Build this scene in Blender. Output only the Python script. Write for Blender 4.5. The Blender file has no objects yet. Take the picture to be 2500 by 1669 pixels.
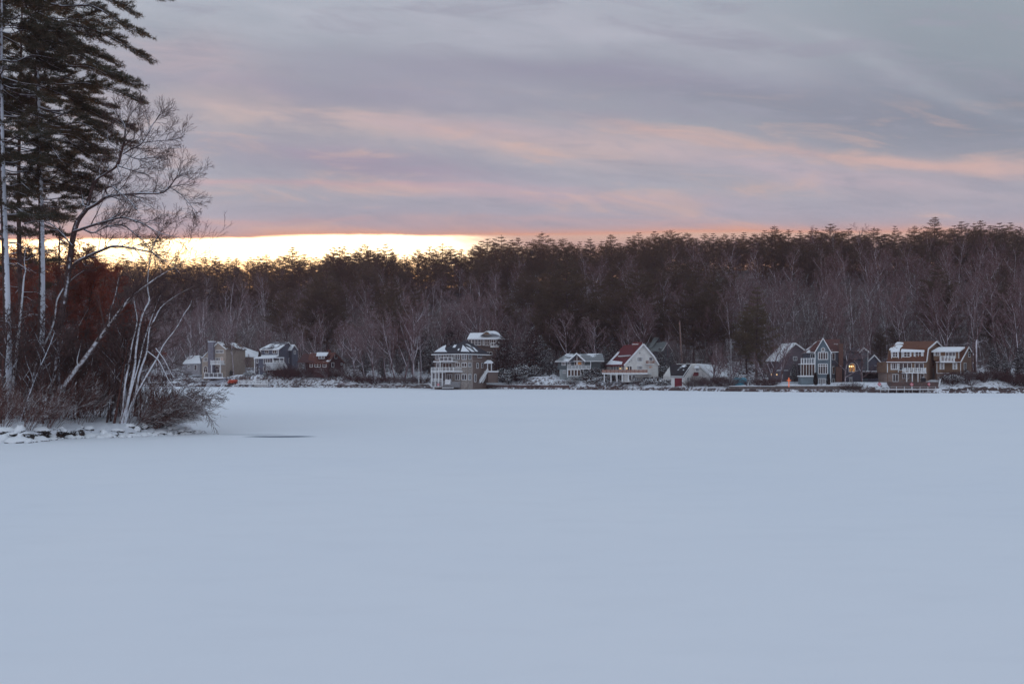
import bpy, math, random
import numpy as np

# ------------------------------------------------------------------ camera, sky, sun
scene = bpy.context.scene
COL = scene.collection
F, HX, HY, CAMZ = 2430.0, 1250.0, 910.0, 4.0      # focal length in photo pixels, horizon row, eye height
cam_d = bpy.data.cameras.new('camera'); cam = bpy.data.objects.new('camera', cam_d); COL.objects.link(cam)
cam_d.sensor_width = 36.0; cam_d.lens = 36.0 * F / 2500.0
cam_d.shift_y = (HY - 834.5) / 2500.0
cam_d.clip_start = 0.1; cam_d.clip_end = 5000
cam.location = (0, 0, CAMZ); cam.rotation_euler = (math.radians(90), 0, 0)
scene.camera = cam
scene.view_settings.view_transform = 'Standard'; scene.view_settings.look = 'None'
scene.view_settings.exposure = 0.0; scene.view_settings.gamma = 1.0
SUN_AZ, SUN_EL = math.radians(-16.0), math.radians(6.2)

def lin(r, g, b):
    return tuple(((c / 255) / 12.92 if c / 255 <= 0.04045 else ((c / 255 + 0.055) / 1.055) ** 2.4) for c in (r, g, b)) + (1.0,)

class NT:
    def __init__(s, tree): s.t = tree; s.n = tree.nodes; s.l = tree.links
    def put(s, sock, v):
        if v is None: return
        if isinstance(v, bpy.types.NodeSocket): s.l.new(v, sock)
        else: sock.default_value = v
    def m(s, op, a, b=None, c=None, clamp=False):
        n = s.n.new('ShaderNodeMath'); n.operation = op; n.use_clamp = clamp
        s.put(n.inputs[0], a); s.put(n.inputs[1], b); s.put(n.inputs[2], c)
        return n.outputs[0]
    def mix(s, f, a, b, mode='MIX'):
        n = s.n.new('ShaderNodeMix'); n.data_type = 'RGBA'; n.blend_type = mode
        s.put(n.inputs[0], f); s.put(n.inputs[6], a); s.put(n.inputs[7], b)
        return n.outputs[2]
    def noise(s, vec, scale, detail=3.0, rough=0.5, dist=0.0, dims='3D'):
        n = s.n.new('ShaderNodeTexNoise'); n.noise_dimensions = dims
        s.put(n.inputs['Vector'], vec); n.inputs['Scale'].default_value = scale
        n.inputs['Detail'].default_value = detail; n.inputs['Roughness'].default_value = rough
        n.inputs['Distortion'].default_value = dist
        return n.outputs[0]
    def comb(s, x, y, z):
        n = s.n.new('ShaderNodeCombineXYZ'); s.put(n.inputs[0], x); s.put(n.inputs[1], y); s.put(n.inputs[2], z)
        return n.outputs[0]
    def sep(s, v):
        n = s.n.new('ShaderNodeSeparateXYZ'); s.put(n.inputs[0], v); return n.outputs
    def sstep(s, x, a, b):
        n = s.n.new('ShaderNodeMapRange'); n.interpolation_type = 'SMOOTHSTEP'
        s.put(n.inputs[0], x); s.put(n.inputs[1], a); s.put(n.inputs[2], b); n.inputs[3].default_value = 0; n.inputs[4].default_value = 1
        return n.outputs[0]
    def ramp(s, x, stops):
        n = s.n.new('ShaderNodeValToRGB'); e = n.color_ramp.elements
        while len(e) < len(stops): e.new(0.5)
        for i, (p, c) in enumerate(stops): e[i].position = p; e[i].color = c
        s.put(n.inputs[0], x); return n.outputs[0]

world = bpy.data.worlds.new('World'); scene.world = world; world.use_nodes = True
W = NT(world.node_tree); W.n.clear()
tc = W.n.new('ShaderNodeTexCoord')
dx, dy, dz = W.sep(tc.outputs['Generated'])[:3]
yy = W.m('MAXIMUM', dy, 0.3)
U = W.m('DIVIDE', dx, yy); V = W.m('DIVIDE', dz, yy)
wv = W.comb(W.m('MULTIPLY', U, 3.0), W.m('MULTIPLY', V, 11.0), 0.0)
n1 = W.m('SUBTRACT', W.noise(wv, 1.3, 4, 0.55, 0.2), 0.5)
wv2 = W.comb(W.m('MULTIPLY', U, 3.0), W.m('ADD', W.m('MULTIPLY', V, 13.0), W.m('MULTIPLY', U, 2.2)), 4.7)
n2 = W.m('SUBTRACT', W.noise(wv2, 2.6, 6, 0.6, 0.25), 0.5)
Uw = W.m('ADD', U, W.m('MULTIPLY', n2, 0.16)); Vw = W.m('ADD', V, W.m('MULTIPLY', n1, 0.05))
vv = lambda py: (HY - py) / F
k = 1 / 0.6
Vr = W.m('ADD', V, W.m('MULTIPLY', n1, 0.02))
col = W.ramp(W.m('MULTIPLY', Vr, k), [
    (0.0, lin(182, 160, 166)), (vv(565) * k, lin(178, 163, 174)), (vv(520) * k, lin(169, 167, 181)), (vv(470) * k, lin(168, 169, 181)),
    (vv(400) * k, lin(165, 168, 181)), (vv(300) * k, lin(164, 167, 179)), (vv(150) * k, lin(164, 170, 182)),
    (vv(0) * k, lin(172, 180, 192)), (0.72, lin(168, 181, 196)), (1.0, lin(180, 195, 212))])
# cloud patches: centre px, py, half sizes, colour, strength, slant
for (px, py, rx, ry, c, a, sl) in [
    (2350, 60, 520, 200, (140, 153, 164), .75, .1), (2350, 270, 620, 95, (128, 139, 155), .9, .12),
    (1900, 250, 500, 55, (138, 143, 160), .6, .10), (1350, 175, 520, 38, (148, 148, 168), .75, .05),
    (800, 225, 420, 45, (152, 149, 170), .7, .04), (900, 400, 340, 34, (160, 150, 170), .8, .12),
    (480, 150, 130, 55, (188, 171, 178), .6, .1), (780, 290, 330, 38, (198, 180, 178), .8, .08),
    (860, 272, 170, 14, (206, 182, 176), .55, .12), (1180, 320, 300, 30, (190, 172, 182), .6, .1),
    (1560, 315, 160, 14, (196, 170, 170), .6, .2), (1480, 365, 300, 30, (196, 178, 178), .7, .05),
    (2150, 378, 360, 16, (200, 172, 170), .8, .09), (2430, 405, 150, 22, (210, 178, 172), .6, .08),
    (2050, 430, 380, 34, (192, 174, 184), .55, .1), (1250, 60, 500, 60, (178, 180, 194), .6, .05), (1750, 110, 300, 55, (176, 179, 192), .6, .25),
    (2150, 150, 260, 26, (166, 172, 184), .75, .45), (900, 447, 380, 7, (198, 164, 172), .6, .03), (1000, 462, 220, 10, (202, 176, 174), .6, .05),
    (700, 540, 330, 7, (200, 160, 160), .35, .0), (1500, 545, 500, 6, (196, 166, 168), .35, .02), (1350, 480, 380, 18, (192, 170, 182), .5, .05)]:
    u0 = (px - HX) / F; v0 = vv(py)
    du = W.m('DIVIDE', W.m('SUBTRACT', Uw, u0), rx / F)
    dv = W.m('DIVIDE', W.m('ADD', W.m('SUBTRACT', Vw, v0), W.m('MULTIPLY', W.m('SUBTRACT', U, u0), sl)), ry / F)
    g = W.m('EXPONENT', W.m('MULTIPLY', W.m('ADD', W.m('MULTIPLY', du, du), W.m('MULTIPLY', dv, dv)), -0.8))
    g = W.m('MULTIPLY', g, W.m('ADD', W.m('MULTIPLY', n2, 1.6), 1.0), clamp=True)
    col = W.mix(W.m('MULTIPLY', g, a), col, lin(*c))
# peach light caught on scattered cloud puffs, low down only
n3 = W.noise(W.comb(W.m('MULTIPLY', U, 5.0), W.m('ADD', W.m('MULTIPLY', V, 26.0), W.m('MULTIPLY', U, 2.0)), 9.3), 1.6, 5, 0.62, 0.5)
pk = W.m('MULTIPLY', W.sstep(n3, 0.50, 0.72), W.m('SUBTRACT', 1.0, W.sstep(V, 0.22, 0.31)))
col = W.mix(W.m('MULTIPLY', pk, 0.50), col, lin(213, 181, 171))
gy = W.m('MULTIPLY', W.sstep(W.m('SUBTRACT', 1.0, n3), 0.48, 0.68), 0.6)
col = W.mix(gy, col, lin(156, 158, 174))
# finer streaks of lighter and darker cloud
col = W.mix(1.0, col, W.mix(W.m('ADD', W.m('MULTIPLY', n2, 1.5), 0.5, clamp=True), (0.88, 0.89, 0.91, 1), (1.10, 1.09, 1.08, 1)), 'MULTIPLY')
# underside of the cloud edge lit orange, then the clear gap
edge = W.m('ADD', W.m('ADD', vv(583), W.m('MULTIPLY', W.sstep(U, -0.42, -0.12), 0.0042)), W.m('MULTIPLY', W.m('SUBTRACT', n3, 0.5), 0.008))
edge = W.m('ADD', edge, W.m('MULTIPLY', W.sstep(U, -0.05, 0.2), 0.0035))
above = W.m('SUBTRACT', V, edge)
og = W.m('MULTIPLY', W.m('EXPONENT', W.m('DIVIDE', W.m('MULTIPLY', W.m('MAXIMUM', above, 0.0), -1.0), 0.0048)), W.m('SUBTRACT', 1.0, W.sstep(U, 0.30, 0.62)))
col = W.mix(W.m('MULTIPLY', og, W.m('ADD', 0.50, W.m('MULTIPLY', n3, 0.5))), col, lin(226, 158, 128))
below = W.sstep(W.m('MULTIPLY', above, -1.0), -0.0010, 0.0034)
peach = W.ramp(W.m('MULTIPLY', W.m('SUBTRACT', V, vv(640)), 1.0 / (vv(560) - vv(640))), [(0.0, lin(214, 164, 138)), (0.55, lin(198, 166, 160)), (0.9, lin(214, 178, 162)), (1.0, lin(208, 168, 156))])
gapR = W.m('SUBTRACT', 1.0, W.sstep(W.m('ADD', U, W.m('MULTIPLY', n2, 0.10)), 0.34, 0.52))
col = W.mix(W.m('MULTIPLY', below, W.m('MULTIPLY', gapR, 0.92)), col, peach)
whiteR = W.m('SUBTRACT', 1.0, W.sstep(W.m('ADD', W.m('ADD', U, W.m('MULTIPLY', n2, 0.16)), W.m('MULTIPLY', W.m('SUBTRACT', V, vv(600)), 3.2)), -0.10, 0.02))
sky = W.n.new('ShaderNodeTexSky'); sky.sky_type = 'NISHITA'; sky.sun_disc = False
sky.sun_elevation = SUN_EL; sky.sun_rotation = SUN_AZ
clear = W.mix(1.0, (2.3, 1.75, 1.2, 1), W.mix(1.0, (0.06, 0.06, 0.06, 1), sky.outputs[0], 'MULTIPLY'), 'ADD')
fade = W.sstep(U, -0.62, -0.40)
clear = W.mix(fade, W.mix(1.0, clear, (1.0, 0.62, 0.38, 1), 'MULTIPLY'), clear)
low = W.sstep(V, 0.095, 0.130)
clear = W.mix(low, (1.25, 0.62, 0.24, 1), clear)
front = W.sstep(dy, 0.35, 0.6)
col = W.mix(W.m('MULTIPLY', front, W.m('MULTIPLY', below, whiteR)), col, clear)
back = W.sstep(W.m('MULTIPLY', dy, -1.0), -0.15, 0.7)   # the eastern sky, behind the eye, is paler
col = W.mix(back, col, W.mix(1.0, col, (1.42, 1.40, 1.35, 1), 'MULTIPLY'))
bg = W.n.new('ShaderNodeBackground'); W.l.new(col, bg.inputs[0]); bg.inputs[1].default_value = 1.0
wo = W.n.new('ShaderNodeOutputWorld'); W.l.new(bg.outputs[0], wo.inputs[0])

sun_d = bpy.data.lights.new('sun', 'SUN'); sun_d.energy = 3.0; sun_d.angle = math.radians(2.0); sun_d.color = (1.0, 0.52, 0.22)
sun = bpy.data.objects.new('sun', sun_d); COL.objects.link(sun)
sun.rotation_euler = (math.radians(90) - SUN_EL, 0, math.pi - SUN_AZ)   # light travels from beyond the ridge towards the eye

# ------------------------------------------------------------------ materials
def new_mat(name):
    m = bpy.data.materials.new(name); m.use_nodes = True
    t = NT(m.node_tree); b = m.node_tree.nodes['Principled BSDF']
    return m, t, b
MATS = {}
SNOWC = (0.80, 0.82, 0.86, 1)
def mat(name, c, c2=None, scale=3.0, rough=0.8, bump=0.0, coords='Object', detail=4, spec=0.3, stretch=None):
    if name in MATS: return MATS[name]
    m, t, b = new_mat(name); MATS[name] = m
    b.inputs['Roughness'].default_value = rough; b.inputs['Specular IOR Level'].default_value = spec
    c = tuple(c) + (1,)
    if c2 is None: c2 = tuple(x * 0.72 for x in c[:3])
    co = t.n.new('ShaderNodeTexCoord').outputs[coords]
    if stretch:
        mp = t.n.new('ShaderNodeMapping'); mp.inputs['Scale'].default_value = stretch; t.l.new(co, mp.inputs[0]); co = mp.outputs[0]
    n = t.noise(co, scale, detail, 0.6)
    f = t.sstep(n, 0.32, 0.68)
    t.put(b.inputs['Base Color'], t.mix(f, c, tuple(c2) + (1,)))
    if bump:
        bp = t.n.new('ShaderNodeBump'); bp.inputs['Strength'].default_value = bump; bp.inputs['Distance'].default_value = 0.05
        t.l.new(n, bp.inputs['Height']); t.l.new(bp.outputs[0], b.inputs['Normal'])
    return m

def snow_on(name, c, direction, lo, hi, c2=None, scale=2.0, nz=0.6, rough=0.85, amount=1.0, snow=SNOWC, sub=0.0):
    """bark, leaves or stone that carries snow on the faces turned up / to windward"""
    if name in MATS: return MATS[name]
    m, t, b = new_mat(name); MATS[name] = m
    b.inputs['Roughness'].default_value = rough; b.inputs['Specular IOR Level'].default_value = 0.2
    g = t.n.new('ShaderNodeNewGeometry'); co = t.n.new('ShaderNodeTexCoord').outputs['Object']
    d = t.n.new('ShaderNodeVectorMath'); d.operation = 'DOT_PRODUCT'
    t.l.new(g.outputs['Normal'], d.inputs[0]); L = math.sqrt(sum(x * x for x in direction)); d.inputs[1].default_value = [x / L for x in direction]
    n = t.noise(co, scale, 4, 0.65)
    f = t.sstep(t.m('ADD', d.outputs['Value'], t.m('MULTIPLY', t.m('SUBTRACT', n, 0.5), nz)), lo, hi)
    if amount < 1: f = t.m('MULTIPLY', f, amount)
    base = tuple(c) + (1,)
    base = t.mix(t.sstep(t.noise(co, scale * 2.3, 3), 0.35, 0.65), base, tuple(c2 or [x * 0.6 for x in c]) + (1,))
    t.put(b.inputs['Base Color'], t.mix(f, base, snow))
    return m

def roof_mat(name, c, cover, scale=0.35, c2=None, seed=0.0):
    """shingles with patches of unmelted snow; cover 0..1"""
    if name in MATS: return MATS[name]
    m, t, b = new_mat(name); MATS[name] = m
    b.inputs['Roughness'].default_value = 0.85; b.inputs['Specular IOR Level'].default_value = 0.2
    co = t.n.new('ShaderNodeTexCoord').outputs['Object']
    x, y, z = t.sep(co)[:3]
    v = t.comb(t.m('ADD', x, seed), y, t.m('MULTIPLY', z, 1.6))
    n = t.noise(v, scale, 5, 0.6, 0.3)
    th = 0.5 + (0.5 - cover) * 0.62
    f = t.sstep(n, th - 0.03, th + 0.03)
    base = t.mix(t.sstep(t.noise(co, 2.2, 4), 0.3, 0.7), tuple(c) + (1,), tuple(c2 or [q * 0.75 for q in c]) + (1,))
    w = t.n.new('ShaderNodeTexWave'); w.wave_type = 'BANDS'; w.bands_direction = 'Z'; w.inputs['Scale'].default_value = 3.5
    w.inputs['Distortion'].default_value = 1.0; t.l.new(co, w.inputs[0])
    base = t.mix(t.m('MULTIPLY', w.outputs[1], 0.25), base, (0.02, 0.015, 0.015, 1))
    t.put(b.inputs['Base Color'], t.mix(f, base, SNOWC))
    return m

def siding(name, c, lap=2.8):
    if name in MATS: return MATS[name]
    m, t, b = new_mat(name); MATS[name] = m
    b.inputs['Roughness'].default_value = 0.7; b.inputs['Specular IOR Level'].default_value = 0.25
    co = t.n.new('ShaderNodeTexCoord').outputs['Object']
    w = t.n.new('ShaderNodeTexWave'); w.wave_type = 'BANDS'; w.bands_direction = 'Z'; w.wave_profile = 'SAW'; w.inputs['Scale'].default_value = lap
    w.inputs['Distortion'].default_value = 0.15; t.l.new(co, w.inputs[0])
    base = t.mix(t.sstep(t.noise(co, 0.8, 5, 0.65), 0.3, 0.7), tuple(c) + (1,), tuple(q * 0.8 for q in c) + (1,))
    t.put(b.inputs['Base Color'], t.mix(t.m('MULTIPLY', w.outputs[1], 0.22), base, tuple(q * 0.55 for q in c) + (1,)))
    bp = t.n.new('ShaderNodeBump'); bp.inputs['Strength'].default_value = 0.5; bp.inputs['Distance'].default_value = 0.03
    t.l.new(w.outputs[1], bp.inputs['Height']); t.l.new(bp.outputs[0], b.inputs['Normal'])
    return m

def stone(name, c, c2, scale=2.2, mortar=(0.22, 0.2, 0.2), snow=0.0):
    if name in MATS: return MATS[name]
    m, t, b = new_mat(name); MATS[name] = m
    b.inputs['Roughness'].default_value = 0.9
    co = t.n.new('ShaderNodeTexCoord').outputs['Object']
    v = t.n.new('ShaderNodeTexVoronoi'); v.inputs['Scale'].default_value = scale; t.l.new(co, v.inputs[0])
    v2 = t.n.new('ShaderNodeTexVoronoi'); v2.feature = 'DISTANCE_TO_EDGE'; v2.inputs['Scale'].default_value = scale; t.l.new(co, v2.inputs[0])
    r = t.sep(v.outputs['Color'])[0]
    base = t.mix(r, tuple(c) + (1,), tuple(c2) + (1,))
    base = t.mix(t.sstep(v2.outputs[0], 0.0, 0.08), tuple(mortar) + (1,), base)
    if snow:
        base = t.mix(t.sstep(t.noise(co, 1.4, 5, 0.7), 0.62 - snow * 0.2, 0.66 - snow * 0.2), base, SNOWC)
    t.put(b.inputs['Base Color'], base)
    return m

def lamp_mat(name, c, strength):
    if name in MATS: return MATS[name]
    m, t, b = new_mat(name); MATS[name] = m
    b.inputs['Base Color'].default_value = tuple(c) + (1,)
    b.inputs['Emission Color'].default_value = tuple(c) + (1,); b.inputs['Emission Strength'].default_value = strength
    return m

def glass(name, c, rough=0.08, warm=0.0):
    """a pane with the room or curtain dimly seen behind it"""
    if name in MATS: return MATS[name]
    m, t, b = new_mat(name); MATS[name] = m
    co = t.n.new('ShaderNodeTexCoord').outputs['Object']
    n = t.noise(co, 1.1, 3, 0.6)
    t.put(b.inputs['Base Color'], t.mix(t.sstep(n, 0.35, 0.65), tuple(c) + (1,), tuple(q * 0.45 for q in c) + (1,)))
    b.inputs['Roughness'].default_value = rough; b.inputs['Specular IOR Level'].default_value = 0.5
    if warm:
        b.inputs['Emission Color'].default_value = (1.0, 0.45, 0.14, 1)
        t.put(b.inputs['Emission Strength'], t.m('MULTIPLY', t.sstep(n, 0.25, 0.7), warm))
    return m
GLASS = {'dark': glass('dark_glass', (0.02, 0.02, 0.027)), 'curtain': glass('curtained_glass', (0.16, 0.16, 0.18), 0.2),
         'mid': glass('grey_glass', (0.07, 0.07, 0.085), 0.12), 'warm': glass('warm_glass', (0.2, 0.1, 0.06), 0.15, 0.22),
         'lit': glass('lit_glass', (0.3, 0.16, 0.07), 0.3, 0.5)}
WHITE = mat('white_paint', (0.80, 0.80, 0.81), (0.70, 0.70, 0.72), 1.5, 0.6)
SNOW = mat('snow', SNOWC[:3], (0.74, 0.76, 0.81), 0.7, 0.75, 0.2)

# ------------------------------------------------------------------ mesh helpers
class MB:
    def __init__(s): s.v = []; s.f = []; s.n = 0
    def add(s, verts, faces):
        """faces: int array (k, 3 or 4) or list of tuples"""
        verts = np.asarray(verts, dtype=np.float64).reshape(-1, 3)
        if isinstance(faces, np.ndarray): s.f.append((faces + s.n).astype(np.int64))
        else:
            for fc in faces: s.f.append(np.array([fc], dtype=np.int64) + s.n)
        s.v.append(verts); s.n += len(verts)
    def box(s, a, b):
        (x0, y0, z0), (x1, y1, z1) = a, b
        s.hexa([(x0, y0, z0), (x1, y0, z0), (x1, y1, z0), (x0, y1, z0)], [(x0, y0, z1), (x1, y0, z1), (x1, y1, z1), (x0, y1, z1)])
    def hexa(s, bot, top):
        s.add(list(bot) + list(top), [(3, 2, 1, 0), (4, 5, 6, 7), (0, 1, 5, 4), (1, 2, 6, 5), (2, 3, 7, 6), (3, 0, 4, 7)])
    def extrude(s, poly, vec):
        """closed solid from a 3D polygon and an extrusion vector"""
        p = np.asarray(poly, float); q = p + np.asarray(vec, float); k = len(p)
        fs = [tuple(range(k))[::-1], tuple(range(k, 2 * k))] + [(i, (i + 1) % k, k + (i + 1) % k, k + i) for i in range(k)]
        s.add(np.vstack([p, q]), fs)
    def tube(s, pts, rad, sides=6, cap=False):
        P = np.asarray(pts, float); R = np.asarray(rad, float); d = P[-1] - P[0]; d = d / (np.linalg.norm(d) + 1e-9)
        up = np.array([0, 0, 1.0]) if abs(d[2]) < 0.9 else np.array([1.0, 0, 0])
        a = np.cross(d, up); a /= np.linalg.norm(a); b = np.cross(d, a)
        th = np.arange(sides) * 2 * math.pi / sides
        ring = np.outer(np.cos(th), a) + np.outer(np.sin(th), b)
        V_ = (P[:, None, :] + R[:, None, None] * ring[None]).reshape(-1, 3)
        i = np.arange(len(P) - 1)[:, None] * sides; j = np.arange(sides)[None]; j2 = (j + 1) % sides
        fc = np.stack([i + j, i + sides + j, i + sides + j2, i + j2], -1).reshape(-1, 4)
        s.add(V_, fc)
        if cap: s.f.append(np.array([[s.n - sides + q for q in range(sides)][::-1]]))
    def blades(s, base, dirs, L, Wd, rng):
        """thin triangles (needles, leaves) from base points"""
        n = len(base); rnd = rng.normal(size=(n, 3)); side = np.cross(dirs, rnd); side /= (np.linalg.norm(side, axis=1)[:, None] + 1e-9)
        L = np.asarray(L).reshape(-1, 1); Wd = np.asarray(Wd).reshape(-1, 1)
        V_ = np.stack([base - side * Wd, base + side * Wd, base + dirs * L], 1).reshape(-1, 3)
        s.add(V_, np.arange(3 * n).reshape(-1, 3))
    def mesh(s, name, m, smooth=False):
        me = bpy.data.meshes.new(name)
        V_ = np.vstack(s.v); me.vertices.add(len(V_)); me.vertices.foreach_set('co', V_.ravel())
        loops = np.concatenate([f.ravel() for f in s.f]); tot = np.concatenate([np.full(len(f), f.shape[1]) for f in s.f])
        me.loops.add(len(loops)); me.loops.foreach_set('vertex_index', loops)
        me.polygons.add(len(tot)); me.polygons.foreach_set('loop_start', np.concatenate([[0], np.cumsum(tot)[:-1]]))
        me.polygons.foreach_set('loop_total', tot)
        me.polygons.foreach_set('use_smooth', np.full(len(tot), bool(smooth)))
        me.update(calc_edges=True); me.validate()
        me.materials.append(m)
        return me
    def build(s, name, m, parent=None, origin=(0, 0, 0), smooth=False):
        if not s.v: return None
        o_ = np.asarray(origin, float); s.v = [v - o_ for v in s.v]
        return link(name, s.mesh(name, m, smooth), parent, (0, 0, 0) if parent else origin)

def link(name, data, parent=None, loc=(0, 0, 0), rz=0.0, sc=None):
    o = bpy.data.objects.new(name, data); COL.objects.link(o); o.location = loc
    if rz: o.rotation_euler = (0, 0, rz)
    if sc: o.scale = sc if hasattr(sc, '__len__') else (sc,) * 3
    if parent: o.parent = parent
    return o
def tag(o, label, cat, group=None, kind=None):
    if label: o['label'] = label
    if cat: o['category'] = cat
    if group: o['group'] = group
    if kind: o['kind'] = kind
    return o
def copy_tree(o, parent=None):
    c = o.copy(); COL.objects.link(c); c.parent = parent
    for ch in list(o.children): copy_tree(ch, c)
    return c

def ray(px, py, Y): return np.array([(px - HX) / F * Y, Y, CAMZ - (py - HY) / F * Y])
SH_PX = np.array([-900, 0, 440, 900, 1300, 1600, 1900, 2170, 2500, 3400.]); SH_PY = np.array([939, 941.5, 943.5, 946.5, 950, 952.7, 956.6, 958.5, 960.2, 963.])
def shoreY(px): return CAMZ * F / (np.interp(px, SH_PX, SH_PY) - HY)
_sp = np.linspace(-900, 3400, 200); _sx = (_sp - HX) / F * shoreY(_sp); _sy = shoreY(_sp)
def shoreX(x): return np.interp(x, _sx, _sy)
# levelled ground under the houses: px, depth, radius, height row
PADS = []
for (px, Y, r, py) in [(545, 292, 13, 921), (670, 284, 11, 914), (790, 277, 10, 919), (1110, 246, 13, 935), (1415, 246, 11, 919),
                       (1540, 238, 12, 931), (1990, 216, 13, 938), (2100, 214, 8, 936), (2240, 208, 13, 933), (2345, 210, 9, 926), (1925, 228, 9, 931), (1752, 229, 8, 942)]:
    p = ray(px, py, Y); PADS.append((p[0], p[1], r, p[2]))
from mathutils import noise as mnoise, Vector
def tz(x, y):
    d = y - float(shoreX(x))
    z = float(np.interp(d, [-30, -0.6, 0.4, 1.0, 8, 16, 30, 60, 100, 130, 150, 190, 260, 400], [-1.2, -0.35, 0.55, 0.9, 1.7, 2.9, 5.0, 12, 23, 32, 38, 43, 42, 30]))
    if d > 12:
        z += min(1, (d - 12) / 60) * 4.5 * mnoise.noise(Vector((x * 0.012, y * 0.012, 3.1)))
        z += min(1, (d - 12) / 30) * 0.8 * mnoise.noise(Vector((x * 0.07, y * 0.07, 1.1)))
    for (X, Y, r, pz) in PADS:
        q = math.hypot(x - X, y - Y)
        if q < 1.7 * r:
            w = 1 - max(0, (q - r) / (0.7 * r)); w = w * w * (3 - 2 * w); w *= min(1, max(0, (d - 1.5) / 3))
            z = z * (1 - w) + pz * w
    if 0.5 < d < 14: z += 0.15 * mnoise.noise(Vector((x * 0.5, y * 0.5, 0)))
    return z

# ------------------------------------------------------------------ lake and land
def ground_sheet():
    mb = MB()
    pxs = np.linspace(-1500, 3900, 300); ds = np.array([-14, -6, -2, -0.7, 0, 0.35, 0.9, 2, 3.5, 5, 7, 9, 11, 13, 15, 18, 21, 24, 28, 32, 37, 43, 50, 60, 72, 86, 102, 120, 140, 165, 195, 240, 300, 400, 600, 1200, 2500.])
    V_ = []
    for px in pxs:
        Ys = shoreY(px); x0 = (px - HX) / F * Ys
        for d in ds:
            y = Ys + d; x = x0 * (1 + max(d, 0) / Ys); d2 = d
            V_.append((x, y, tz(x, y) if d < 600 else 14))
    nx, nd = len(pxs), len(ds); i = np.arange(nx - 1)[:, None] * nd; j = np.arange(nd - 1)[None]
    fc = np.stack([i + j, i + nd + j, i + nd + j + 1, i + j + 1], -1).reshape(-1, 4)
    mb.add(V_, fc)
    m, t, b = new_mat('hillside_ground'); b.inputs['Roughness'].default_value = 0.9
    g = t.n.new('ShaderNodeNewGeometry'); co = t.n.new('ShaderNodeTexCoord').outputs['Object']
    nz = t.sep(g.outputs['Normal'])[2]; n = t.noise(co, 0.22, 6, 0.7); nf = t.noise(co, 1.7, 5, 0.75)
    y = t.sep(co)[1]
    f = t.m('ADD', t.m('MULTIPLY', t.m('SUBTRACT', n, 0.5), 1.2), t.m('MULTIPLY', t.m('SUBTRACT', nf, 0.5), 1.5))
    z_ = t.sep(co)[2]
    f = t.sstep(t.m('SUBTRACT', t.m('ADD', f, t.m('MULTIPLY', nz, 1.0)), t.m('MULTIPLY', t.sstep(z_, 2.6, 8.0), 0.36)), 0.72, 0.90)
    f = t.m('MULTIPLY', f, t.m('SUBTRACT', 1.0, t.m('MULTIPLY', t.sstep(z_, 3.5, 10.0), 0.6)))
    earth = t.mix(t.sstep(nf, 0.4, 0.6), (0.085, 0.052, 0.05, 1), (0.045, 0.032, 0.034, 1))
    t.put(b.inputs['Base Color'], t.mix(f, earth, (0.74, 0.76, 0.82, 1)))
    return tag(mb.build('hills', m, smooth=True), 'snowy wooded hillside rising behind the lakeside houses', 'hills', kind='structure')
ground_sheet()

def lake():
    mb = MB(); mb.add([(-1500, -300, 0), (1500, -300, 0), (1500, 420, 0), (-1500, 420, 0)], [(0, 1, 2, 3)])
    m, t, b = new_mat('lake_snow'); b.inputs['Roughness'].default_value = 1.0; b.inputs['Specular IOR Level'].default_value = 0.0
    co = t.n.new('ShaderNodeTexCoord').outputs['Object']; x, y, z = t.sep(co)[:3]
    n = t.noise(co, 0.05, 5, 0.6); n2_ = t.noise(t.comb(t.m('MULTIPLY', x, 0.4), y, 0.0), 0.8, 6, 0.7)
    base = t.mix(t.sstep(n, 0.3, 0.7), (0.775, 0.805, 0.865, 1), (0.80, 0.825, 0.875, 1))
    base = t.mix(t.m('MULTIPLY', t.sstep(n2_, 0.45, 0.72), 0.26), base, (0.72, 0.745, 0.80, 1))
    # damp slush stain where water seeps through, off the tip of the point
    def stain(cx, cy, rx, ry, amt, bs):
        dx_ = t.m('DIVIDE', t.m('SUBTRACT', x, cx), rx)
        dy_ = t.m('DIVIDE', t.m('ADD', t.m('SUBTRACT', y, cy), t.m('MULTIPLY', t.m('SUBTRACT', n2_, 0.5), ry * 1.6)), ry)
        r2 = t.m('ADD', t.m('MULTIPLY', dx_, dx_), t.m('MULTIPLY', dy_, dy_))
        return t.mix(t.m('MULTIPLY', t.m('SUBTRACT', 1.0, t.sstep(r2, 0.35, 1.1)), amt), bs, (0.20, 0.23, 0.28, 1))
    base = stain(-14.6, 62.6, 2.4, 0.85, 1.0, base); base = stain(-16.9, 64.6, 2.6, 0.55, 0.5, base)
    base = stain(-20.5, 65.5, 3.0, 0.35, 0.22, base)
    t.put(b.inputs['Base Color'], base)
    bp = t.n.new('ShaderNodeBump'); bp.inputs['Strength'].default_value = 0.25; bp.inputs['Distance'].default_value = 0.06
    t.l.new(t.noise(co, 0.7, 6, 0.65), bp.inputs['Height']); t.l.new(bp.outputs[0], b.inputs['Normal'])
    return tag(mb.build('lake', m), 'flat frozen lake under fresh snow', 'lake', kind='structure')
lake()

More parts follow.
